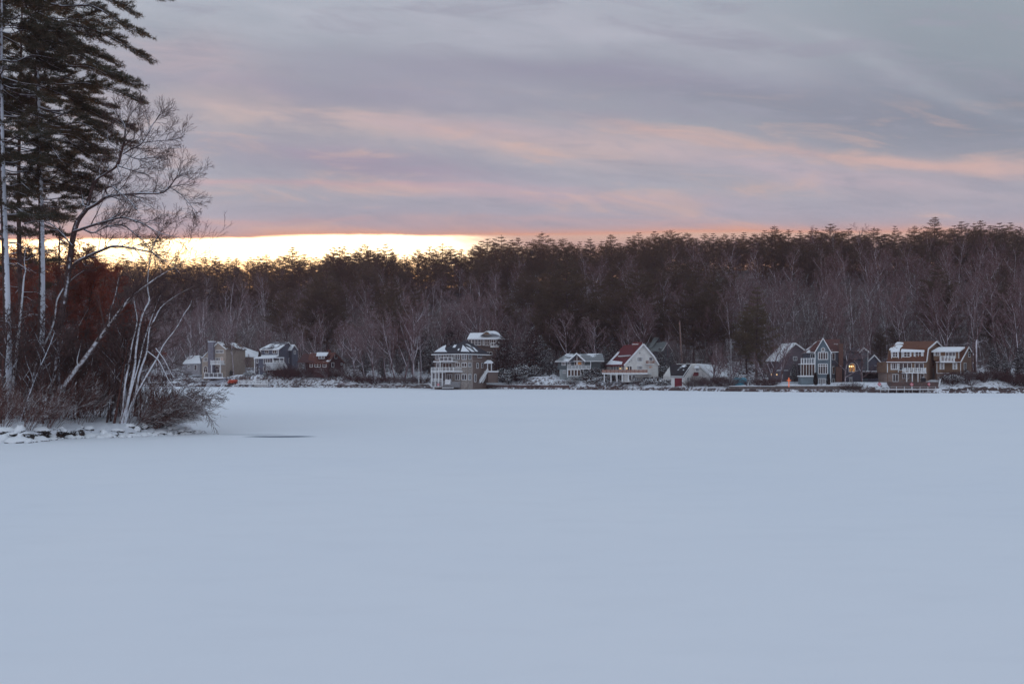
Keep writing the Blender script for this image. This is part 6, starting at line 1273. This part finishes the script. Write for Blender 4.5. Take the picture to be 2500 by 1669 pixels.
SNV = (.98, -.18, .05)
PINEBARK = snow_on('pine_bark_plastered', (.075, .045, .042), SNV, .15, .40, c2=(.05, .032, .03), scale=4.0, nz=1.9, snow=(.66, .68, .76, 1))
BIRCH = snow_on('birch_bark', (.30, .24, .235), (.6, -.5, .6), .30, .62, c2=(.10, .065, .065), scale=5, nz=1.4, snow=(.70, .71, .77, 1))
LIMB = snow_on('limb_bark', (.085, .052, .050), (.35, -.45, .82), .50, .68, c2=(.04, .025, .026), scale=4, nz=.6, snow=(.62, .64, .72, 1))
FTWIG = mat('fine_twig', (.105, .062, .058), (.06, .038, .038), 2.0); SHRUBT = snow_on('shrub_stems', (.15, .072, .062), (.3, -.3, .9), .55, .9, c2=(.085, .042, .038), scale=3, nz=1.2, amount=.75)
def smooth_path(P, k=4):
    P = np.asarray(P, float); out = []; Q = np.vstack([2 * P[0] - P[1], P, 2 * P[-1] - P[-2]])
    for i in range(1, len(Q) - 2):
        for t_ in np.arange(k) / k: a, b, c, d = Q[i - 1:i + 3]; out.append(.5 * ((2 * b) + (c - a) * t_ + (2 * a - 5 * b + 4 * c - d) * t_ ** 2 + (3 * b - a - 3 * c + d) * t_ ** 3))
    out.append(P[-1]); return np.array(out)
def traced(pts, Y0, drift=0.0, seed=0):
    """limb whose course follows the photo: (px, py, width px); wanders in depth"""
    rng = np.random.default_rng(seed); P = []; Y = Y0
    for i, (px, py, w) in enumerate(pts): P.append([*ray(px, py, Y), w / 2 / F * Y]); Y += drift + rng.normal() * .12
    S = smooth_path(P); return S[:, :3], np.maximum(S[:, 3], .008)
TW = [dict(seg=6, wig=.11, up=.03, end=.25, sides=4, kids=6, start=.15, ratio=.6, ang=34, rr=.5, minr=.011), dict(seg=5, wig=.10, up=.03, end=.35, sides=3, kids=5, start=.12, ratio=.6, ang=30, rr=.6, twig=1, minr=.009), dict(seg=3, wig=.09, up=.02, end=.4, sides=3, kids=2, start=.25, ratio=.6, ang=26, rr=.7, twig=1, minr=.007), dict(seg=2, wig=.08, up=.01, end=.6, sides=3, twig=1)]
def dress(mb, tw, pts, rad, rng, n, L, start=.2, K=TW, bias=(0, 0, .25), ang=.9, minr=.012, L_end=.6):
    m = len(pts) - 1
    for k in range(n):
        f = (start + (1 - start) * (k + rng.uniform(.1, .9)) / n) * m; i = min(m - 1, int(f)); q = pts[i] + (pts[i + 1] - pts[i]) * (f - i); dc = unit(pts[i + 1] - pts[i]); s = rng.normal(size=3); s -= dc * np.dot(s, dc); s = unit(s); d = unit(dc * .8 + s * ang + np.array(bias)); t_ = f / m
        grow(mb, tw, rng, q, d, L * (1 - (1 - L_end) * t_) * rng.uniform(.6, 1.25), max(minr, min(rad[i] * .5, L * .018)), 0, K)

# big spreading bare tree
def spreading_tree():
    Y = 65.0; base = ray(126, 1036, Y); r = thing('bare_tree', 'large spreading bare tree with snow-lined arching limbs on the wooded point', 'tree', base); mb, tw, lb = MB(), MB(), MB(); rng = np.random.default_rng(101)
    T = traced([(126, 1040, 17), (132, 919, 15), (139, 861, 14), (143, 808, 14), (154, 754, 13.5), (164, 690, 13), (171, 629, 13), (179, 576, 13), (190, 540, 12), (211, 511, 11), (217, 489, 9), (232, 443, 8), (257, 425, 7.5), (286, 404, 7), (296, 371, 6), (304, 343, 5), (305, 311, 3.6), (296, 292, 2.6), (282, 280, 1.8), (276, 262, 1.2)], Y, .0, 1); mb.tube(*T, 9)
    limbs = [([(211, 511, 9), (240, 495, 8), (264, 479, 7.5), (307, 475, 6), (350, 472, 5), (393, 471, 4.2), (414, 457, 3.4), (429, 435, 2.8), (440, 428, 2.2), (475, 440, 1.6)], -.12, 2, 16, 2.6),
             ([(414, 457, 2.6), (440, 473, 2.2), (465, 500, 1.8), (482, 520, 1.3)], -.1, 3, 8, 1.6), ([(300, 376, 5), (320, 364, 4.4), (346, 350, 3.8), (371, 307, 2.8), (380, 295, 2.2), (389, 280, 1.4)], .15, 4, 13, 2.0), ([(346, 348, 2.6), (375, 345, 2.2), (410, 342, 1.8), (450, 335, 1.2)], .1, 5, 9, 1.7), ([(304, 375, 3.5), (335, 388, 3), (372, 385, 2.2), (410, 390, 1.4)], -.2, 6, 9, 1.7),
             ([(286, 404, 4), (310, 412, 3), (340, 421, 2.3), (365, 428, 1.4)], .2, 7, 7, 1.6), ([(296, 368, 3.4), (268, 350, 2.6), (262, 325, 2), (266, 300, 1.2)], .2, 8, 7, 1.5), ([(304, 330, 2.6), (310, 300, 2.2), (322, 275, 1.6), (345, 255, 1.1)], -.1, 9, 7, 1.6),
             ([(179, 566, 8), (205, 557, 7), (229, 549, 6.4), (250, 543, 6), (285, 533, 5.2), (307, 532, 4.6), (335, 541, 4), (357, 550, 3.2), (393, 570, 2.4), (430, 578, 1.6), (470, 590, 1.2)], -.15, 10, 18, 2.3), ([(205, 560, 5), (228, 568, 4.4), (262, 553, 4), (300, 550, 3.6), (330, 572, 3.2), (357, 594, 2.8), (379, 615, 2.2), (408, 636, 1.5)], .15, 11, 14, 1.9),
             ([(168, 662, 9), (186, 641, 8.5), (214, 626, 8), (250, 610, 7.4), (268, 603, 6.6), (286, 601, 6), (321, 606, 4.8), (350, 612, 4.2), (371, 617, 3.6), (396, 633, 2.8), (421, 647, 1.8), (440, 668, 1.2)], -.1, 12, 16, 1.9), ([(321, 605, 3), (345, 596, 2.6), (370, 612, 2), (390, 640, 1.4)], .2, 13, 6, 1.5), ([(264, 478, 4.5), (258, 462, 4), (272, 455, 3.5), (292, 470, 3), (318, 492, 2.4), (340, 520, 1.6)], -.3, 14, 8, 1.5),
             ([(214, 505, 5), (203, 500, 4), (201, 478, 3), (192, 455, 2.2), (170, 440, 1.4)], .3, 15, 6, 1.4), ([(176, 600, 5), (150, 570, 4), (125, 548, 3), (95, 540, 2), (60, 545, 1.4)], -.4, 16, 9, 1.6), ([(286, 404, 3), (296, 440, 2.6), (275, 455, 2)], -.3, 17, 3, 1.0)]
    for pts, dr, sd, n, L in limbs:
        P, rd = traced(pts, Y, dr, sd); lb.tube(P, rd, 6); dress(lb, tw, P, rd, rng, int(n * 1.3), L, .12, bias=(.15, 0, .25))
    dress(lb, tw, *T, rng, 20, 2.0, .5)
    for nme, b_, m_ in (('trunk', mb, LIMB), ('limbs', lb, LIMB), ('twigs', tw, FTWIG)): b_.v = [v - base for v in b_.v]; sub(r, nme, b_, m_, nme != 'twigs')
spreading_tree()

def stem_tree(name, label, stems, Y, m, base, K=TW, seed=1, twm=None):
    b3 = ray(base[0], base[1], Y); r = thing(name, label, 'tree', b3); rng = np.random.default_rng(seed); tw, lb = MB(), MB()
    for i, (pts, n, L, st, dr) in enumerate(stems):
        P, rd = traced(pts, Y, dr, seed + i); rd = rd * (.84 if len(stems) > 3 else 1); mb = MB(); mb.tube(P, rd, 8); mb.v = [v - b3 for v in mb.v]; sub(r, 'stem' if len(stems) > 1 else 'trunk', mb, m, True); dress(lb, tw, P, rd, rng, int(n * 1.9), L, st, K, bias=(.25, 0, .1)); dress(lb, tw, P[-3:], rd[-3:], rng, 4, L * .8, .1, K, bias=(.2, 0, .1), L_end=1.0)
    for nme, b_, m_ in (('branches', lb, LIMB), ('twigs', tw, twm or FTWIG)):
        if b_.v: b_.v = [v - b3 for v in b_.v]; sub(r, nme, b_, m_)
TK = [dict(seg=4, wig=.10, up=.02, end=.25, sides=3, kids=5, start=.2, ratio=.5, ang=28, rr=.6, twig=1), dict(seg=3, wig=.13, up=.0, end=.35, sides=3, kids=4, start=.2, ratio=.5, ang=30, rr=.7, twig=1), dict(seg=2, wig=.14, up=.0, end=.5, sides=3, twig=1)]
stem_tree('leaning_birch', 'white birch leaning far right across the wooded point', [([(36, 1052, 17), (71, 1011, 14), (125, 976, 12.5), (154, 944, 12), (186, 901, 11.5), (214, 865, 11), (250, 815, 10), (282, 772, 8.5), (314, 733, 7.5), (357, 697, 5), (386, 676, 3.6), (411, 661, 2.6), (450, 640, 1.6), (490, 628, 1.1)], 22, 3.4, .42, .02), ([(266, 786, 4), (268, 768, 3.6), (275, 742, 3), (282, 718, 2.4), (290, 678, 1.4)], 3, .8, .5, 0), ([(190, 893, 3), (188, 880, 2.6), (192, 862, 2), (198, 838, 1.2)], 2, .7, .5, 0)], 64.2, BIRCH, (36, 1052), TK, 21)
stem_tree('birch_clump', 'clump of slender white birch stems rising from one root near the tip of the point', [
    ([(292, 1052, 12), (300, 1020, 10), (314, 969, 9), (328, 897, 8), (332, 851, 7), (343, 783, 6.4), (355, 752, 6), (364, 733, 6), (360, 700, 4.4), (364, 647, 3.6), (371, 611, 3), (383, 579, 2.2), (400, 548, 1.4)], 15, 2.6, .4, 0), ([(298, 1050, 11), (314, 1010, 9), (329, 969, 8.6), (339, 915, 8), (357, 861, 6.4), (364, 804, 5), (375, 783, 4.6), (393, 750, 4), (428, 723, 2.6), (470, 700, 1.6)], 16, 2.8, .4, .05), ([(290, 1050, 8), (299, 1000, 7), (303, 950, 6.4), (314, 890, 5.8), (322, 840, 5), (334, 786, 4.6), (328, 740, 3), (325, 715, 1.8)], 7, 1.3, .5, -.03), ([(300, 1050, 9), (321, 985, 7), (350, 930, 6), (382, 876, 5), (400, 840, 4), (428, 804, 3.4), (450, 765, 2.6), (461, 750, 2.4), (468, 733, 1.6)], 9, 1.7, .4, .05), ([(300, 1046, 7), (318, 960, 6), (338, 890, 5), (352, 830, 4), (372, 770, 3), (392, 720, 2)], 8, 1.5, .4, .12),
    ([(361, 858, 4), (386, 879, 3.6), (400, 905, 3.2), (414, 932, 2.8), (437, 955, 2.2), (470, 975, 1.6), (505, 1000, 1.1)], 10, 1.8, .2, -.05), ([(380, 850, 3.6), (402, 880, 3.2), (420, 915, 2.8), (446, 940, 2.2), (480, 950, 1.6), (525, 972, 1.1)], 10, 1.6, .2, .05)], 64.6, BIRCH, (294, 1052), TK, 31)
stem_tree('slender_birch', 'thin white birch second from the left frame edge', [([(22, 1030, 9), (27, 980, 8), (36, 897, 7.5), (43, 830, 7), (46, 808, 7), (54, 726, 5.6), (58, 680, 4.6), (62, 661, 3.6), (59, 636, 2.6), (64, 600, 1.6)], 10, 1.7, .5, 0)], 65.5, BIRCH, (22, 1030), TK, 41)
stem_tree('slender_birch', 'thin curving white birch between the snow-plastered pine trunk and the leaning birch', [([(68, 1010, 8), (76, 950, 7), (86, 897, 6.6), (100, 850, 6.2), (107, 843, 6), (128, 797, 5.2), (136, 755, 4.6), (139, 733, 4.2), (152, 708, 3.8), (161, 697, 3.4), (182, 676, 2.2), (205, 660, 1.4)], 12, 1.6, .5, .03)], 66.0, BIRCH, (68, 1010), TK, 51)
stem_tree('slender_birch', 'dark-speckled white stem standing behind the middle of the leaning birch', [([(138, 1020, 11), (142, 940, 10), (141, 880, 10), (143, 820, 10), (147, 780, 8), (154, 730, 7), (160, 690, 4)], 8, 1.8, .4, 0)], 68, PINEBARK, (138, 1020), TK, 61)
stem_tree('snowy_sapling', 'short snow-streaked sapling left of the birch clump', [([(258, 1045, 5), (266, 1000, 4.6), (270, 960, 4.2), (276, 920, 3.6), (285, 890, 2.6), (300, 865, 1.4)], 9, 1.3, .3, .02), ([(262, 1030, 4), (272, 985, 3.4), (278, 940, 2.6), (280, 900, 1.6)], 7, 1.1, .3, -.05)], 64.8, LIMB, (258, 1045), TK, 71)

# white pines
FN = mat('white_pine_needles', (.060, .062, .044), (.050, .036, .028), .35, .9); translucent(FN, (.10, .08, .04), .3)
def fine_pine(label, px, Y, w, targets, seed, ztop=34, z0=13, rand=40, name='pine_tree', maxl=5.0, bark=PINEBARK, m=FN, dens=1.0, zmin=.3):
    base = np.array([(px - HX) / F * Y, Y, zmin]); r = thing(name, label, 'tree', base); rng = np.random.default_rng(seed); tr, lb, nd = MB(), MB(), MB(); wx = lambda z: base[0] + .25 * math.sin(z * .16 + seed); wy = lambda z: Y + .2 * math.cos(z * .2 + seed)
    zs = np.linspace(-.5, ztop, 16); tr.tube([(wx(z), wy(z), z) for z in zs], [w / 2 * (1.15 - .95 * max(z, 0) / ztop) for z in zs], 12)
    br = []
    for (tx_, ty_, sx_, dy_) in targets:
        tip = ray(tx_, ty_, Y + dy_); zb = CAMZ - (sx_ - HY) / F * Y; br.append((np.array([wx(zb), wy(zb), zb]), tip))
    for k in range(rand):
        z = z0 + (ztop - 1 - z0) * (k + rng.uniform()) / rand; a = rng.uniform(0, 6.28); f = (z - z0) / (ztop - z0); l = maxl * (.6 + .5 * math.sin(f * 3)) * rng.uniform(.5, 1.05); 
        if rng.uniform() < .18: l *= .5
        p = np.array([wx(z), wy(z), z]); br.append((p, p + np.array([math.cos(a) * l, math.sin(a) * l, l * rng.uniform(-.28, .12)])))
    for k in range(14):
        z = rng.uniform(2.5, z0); a = rng.uniform(0, 6.28); p = np.array([wx(z), wy(z), z]); l = rng.uniform(.5, 2.6); lb.tube([p, p + np.array([math.cos(a) * l * .5, math.sin(a) * l * .5, .05]), p + np.array([math.cos(a) * l, math.sin(a) * l, -.25 * l])], [.035, .022, .009], 4)
    for p, tip in br:
        d = tip - p; l = np.linalg.norm(d); mid = p + d * .5 + np.array([0, 0, l * .06]) + rng.normal(size=3) * .12; P = smooth_path([p, p + d * .25 + rng.normal(size=3) * .06, mid, p + d * .78 + rng.normal(size=3) * .08 + np.array([0, 0, l * .02]), tip], 3); n = len(P); rd = np.linspace(.02 + l * .011, .01, n); lb.tube(P, rd, 5)
        k = int(l * 3.6) + 3
        for s in range(k):
            f = .34 + .66 * (s + rng.uniform()) / k; i = min(n - 2, int(f * (n - 1))); q = P[i] + (P[i + 1] - P[i]) * (f * (n - 1) - i); dc = unit(P[i + 1] - P[i]); h = unit(np.cross(dc, [0, 0, 1])); sd = 1 if s % 2 else -1; tl = (.35 + .75 * math.sin(min(1, (1.08 - f) * 1.3) * 2.2)) * min(1.7, l * .42) * rng.uniform(.5, 1.2); e = q + unit(dc * .9 + h * sd * rng.uniform(.5, 1.1) + np.array([0, 0, rng.uniform(-.15, .3)])) * tl
            lb.tube([q, e], [.012, .007], 3); u = max(2, int(tl * 6 * dens))
            for c in range(u): tufts(nd, rng, q + (e - q) * (.3 + .75 * (c + .5) / u), .15, .15, .09, 17, .20, .017, .5, tuple((e - q) / tl * .8))
    for nme, b_, m_ in (('trunk', tr, bark), ('branches', lb, LIMB), ('needles', nd, m)): b_.v = [v - base for v in b_.v]; sub(r, nme, b_, m_, nme == 'trunk')
fine_pine('tall pine whose snow-plastered trunk rises through the dark crown, second trunk from the left', 94, 66.5, .46,
    [(389, -10, -96.8, -1), (345, 82, -6.04, -.6), (357, 143, 29.54, .4), (276, 152, 94.96, 0), (335, 208, 153.44, .6), (342, 246, 198.88, -.5), (318, 312, 261.16, .3), (300, 345, 298.5, -1), (250, 425, 372.3, .5), (205, 475, 434.7, -.6), (150, 530, 492.8, .5), (325, 30, -50.6, .8), (245, 95, 42.3, 1), (270, 260, 216.6, 1.2), (235, 300, 262.8, -1.3), (225, 370, 339, 1.4), (180, 440, 402.8, -1.5), (290, 180, 124.2, -1.6), (60, 430, 380.4, -1), (30, 480, 430.4, 1), (150, 395, 336.1, -2)], 301, 33, 14.5, 88)
fine_pine('tall pine with snow-plastered trunk standing at the left frame edge', 9, 64.2, .50, [(120, 100, 75.2, -1), (110, 240, 202.8, -1), (100, 360, 316.6, .8), (80, 470, 426.6, -1), (70, 540, 496.6, .6), (150, 170, 132.8, 1)], 302, 33, 12.5, 74)
fine_pine('dark pine behind the two snow-plastered trunks', 52, 76, .42, [(210, 120, 89, 0), (220, 250, 206.6, 0), (190, 330, 299, 0), (160, 420, 382.8, 0)], 303, 34, 12, 72, bark=BARKD)
fine_pine('dark pine trunk just left of the spreading bare tree base', 150, 88, .4, [], 304, 17, 9, 16, maxl=3.2, bark=BARKD)
# beech and oak saplings keeping rusty leaves
RUST = mat('rust_leaves', (.19, .052, .042), (.10, .033, .030), .8, .85); translucent(RUST, (.30, .08, .035), .28)
def leafy(label, px, Y, h, w, seed, n=5200, m=RUST):
    n = int(n * 1.5)
    p = np.array([(px - HX) / F * Y, Y, .6]); rng = np.random.default_rng(seed); mb, tw, lf = MB(), MB(), MB(); K = [dict(seg=6, wig=.06, up=.06, end=.2, sides=6, kids=15, start=.12, ratio=.36, ang=48, rr=.5, shr=.5), dict(seg=4, wig=.14, up=.05, end=.3, sides=3, kids=6, start=.2, ratio=.5, ang=38, rr=.6), dict(seg=3, wig=.16, up=.02, end=.4, sides=3)]
    grow(mb, mb, rng, np.array([0, 0, -.6]), np.array([0., 0, 1]), h, h * .011, 0, K); V_ = np.vstack(mb.v); V_ = V_[(V_[:, 2] > h * .12) & (np.hypot(V_[:, 0], V_[:, 1]) > .35)]; q = V_[rng.integers(0, len(V_), n)] + rng.normal(size=(n, 3)) * .12; d = rng.normal(size=(n, 3)) + np.array([0, 0, -.5]); d /= np.linalg.norm(d, axis=1)[:, None]; lf.blades(q, d, .13 * rng.uniform(.6, 1.3, n), .045 * rng.uniform(.6, 1.3, n), rng)
    r = thing('rusty_leaved_tree', label, 'tree', p); r.scale = (w, w, 1); sub(r, 'trunk', mb, BARKD); sub(r, 'leaves', lf, m)
leafy('rusty-leaved tree farthest left behind the pine trunks', 30, 84, 12.5, 1.3, 401); leafy('rusty-leaved tree between the two plastered pine trunks', 68, 80, 10, 1.4, 402, 7000); leafy('rusty-leaved tree behind the thin curving birch', 120, 82, 13, 1.3, 403, 8000); leafy('rusty-leaved tree behind the spreading bare tree trunk', 175, 84, 12, 1.4, 404, 9000); leafy('rusty-leaved tree glowing against the bright gap in the clouds', 238, 86, 13, 1.1, 405, 7500); leafy('rusty-leaved tree behind the upper leaning birch', 285, 84, 8.5, 1.4, 406, 7000); leafy('tall rusty-leaved tree at far left behind the slender birch', -10, 90, 14, 1.4, 407, 7000); leafy('low rusty-leaved tree near the tip of the point', 215, 76, 6.5, 1.6, 408, 6000)

# thicket of arching shrub stems along the bank
FSH = [Proto(2.6, [('stems', brush_clump(s, 2.6, 13, .35, .012, .4, 4)[0], SHRUBT)]) for s in (501, 502, 503, 504)]
FSL = [Proto(3.2, [('stems', brush_clump(s, 3.2, 18, .95, .013, .45, 4)[0], SHRUBT)]) for s in (511, 512)]
def fshrub(pr, px, a, h, lab, grp, wx=1.0, rz=None):
    Y = front(px) + a; x = (px - HX) / F * Y; plant(pr, 'bare_shrub', lab, 'shrub', (x, Y, max(0, pz(px, Y))), h, grp, G.uniform(-.5, .5) if rz is None else rz, wx)
for k in range(42):
    px = -25 + 430 * (k + G.uniform(0, 1)) / 42; part = 'left of the leaning birch' if px < 130 else 'between the leaning birch and the birch clump' if px < 285 else 'at the tip of the point beyond the birch clump'
    fshrub(FSH[k % 4], px, G.uniform(.7, 9 if px < 330 else 4), G.uniform(1.9, 3.2), 'leafless red-brown shrub thicket ' + part, 'bare shrubs ' + part, G.uniform(.8, 1.1))
for i, (px, a, h) in enumerate([(330, 1.2, 2.6), (345, 1.6, 3.2), (360, 1.5, 3.6), (372, 1.2, 3.4), (385, 1.6, 3.4), (396, 1.4, 2.8), (352, 2.6, 3.5), (408, 1.3, 2.1), (340, 3.2, 3.2), (378, 2.4, 3.9)]):
    fshrub(FSL[i % 2], px, a, h, 'arching bare shrub fanning out over the ice at the right tip of the point', 'arching shrubs at the right tip', 1.0, G.uniform(-.3, .3))
def driftwood():
    Y = 65.6; p = ray(455, 1058, Y); r = thing('fallen_branch', 'fallen dark branches poking from the snow at the very tip of the point', 'branch', p); rng = np.random.default_rng(8); mb = MB()
    for k in range(9): mb = MB(); x = rng.uniform(-.9, 1.1); mb.tube(smooth_path([(x, rng.uniform(-.2, .3), -.05), (x + .25, 0, .18 * rng.uniform(.6, 1.4)), (x + .55 * rng.uniform(.6, 1.2), .1, -.03)], 4), [.016] * 8 + [.008], 4); sub(r, 'branch', mb, LIMB)
driftwood()

SAP = [Proto(8, [('trunk', a[0], SHRUBT if k % 2 else LIMB), ('twigs', a[1], FTWIG)]) for k, a in enumerate(bare_tree(s, 8, 1) for s in (611, 612, 613, 614))]
for k in range(46):
    px = -20 + 365 * (k + G.uniform(0, 1)) / 46; part = 'left of the leaning birch root' if px < 60 else 'behind the leaning birch' if px < 220 else 'around the birch clump'
    Y = front(px) + G.uniform(2.5, 16 if px < 260 else 7)
    if Y > np.interp(px, BP, BY) - 1: continue
    plant(SAP[k % 4], 'bare_sapling', 'thin leafless sapling ' + part, 'sapling', ((px - HX) / F * Y, Y, pz(px, Y)), G.uniform(3.2, 7.5), 'thin saplings ' + part, G.uniform(0, 6.28), 1.3, G.uniform(-.1, .2))
leafy('rusty-leaved tree far back on the point beside the plastered pine', 90, 96, 14.5, 1.3, 409, 8000); leafy('rusty-leaved tree behind the trunk of the spreading tree, tallest of them', 200, 94, 15, 1.2, 410, 8000); leafy('short rusty-leaved tree low behind the leaning birch', 150, 78, 7, 1.8, 411, 8000); leafy('short rusty-leaved tree at the left frame edge', 20, 78, 8, 1.7, 412, 8000)

# ------------------------------------------------------------------ added haze volume, tinted to lift the dark tones of the far forest
def haze():
    mb = MB(); mb.box((-900, -40, -2.3), (900, 900, 62)); m = bpy.data.materials.new('tone_lift_haze'); m.use_nodes = True; nt = m.node_tree; nt.nodes.clear()
    v = nt.nodes.new('ShaderNodeVolumePrincipled'); v.inputs['Color'].default_value = (.94, .70, .79, 1); v.inputs['Density'].default_value = .00022; v.inputs['Anisotropy'].default_value = .2
    o = nt.nodes.new('ShaderNodeOutputMaterial'); nt.links.new(v.outputs[0], o.inputs['Volume']); tag(mb.build('haze', m), 'added violet haze volume lifting the dark tones of the far forest', 'haze', kind='stuff')
haze()
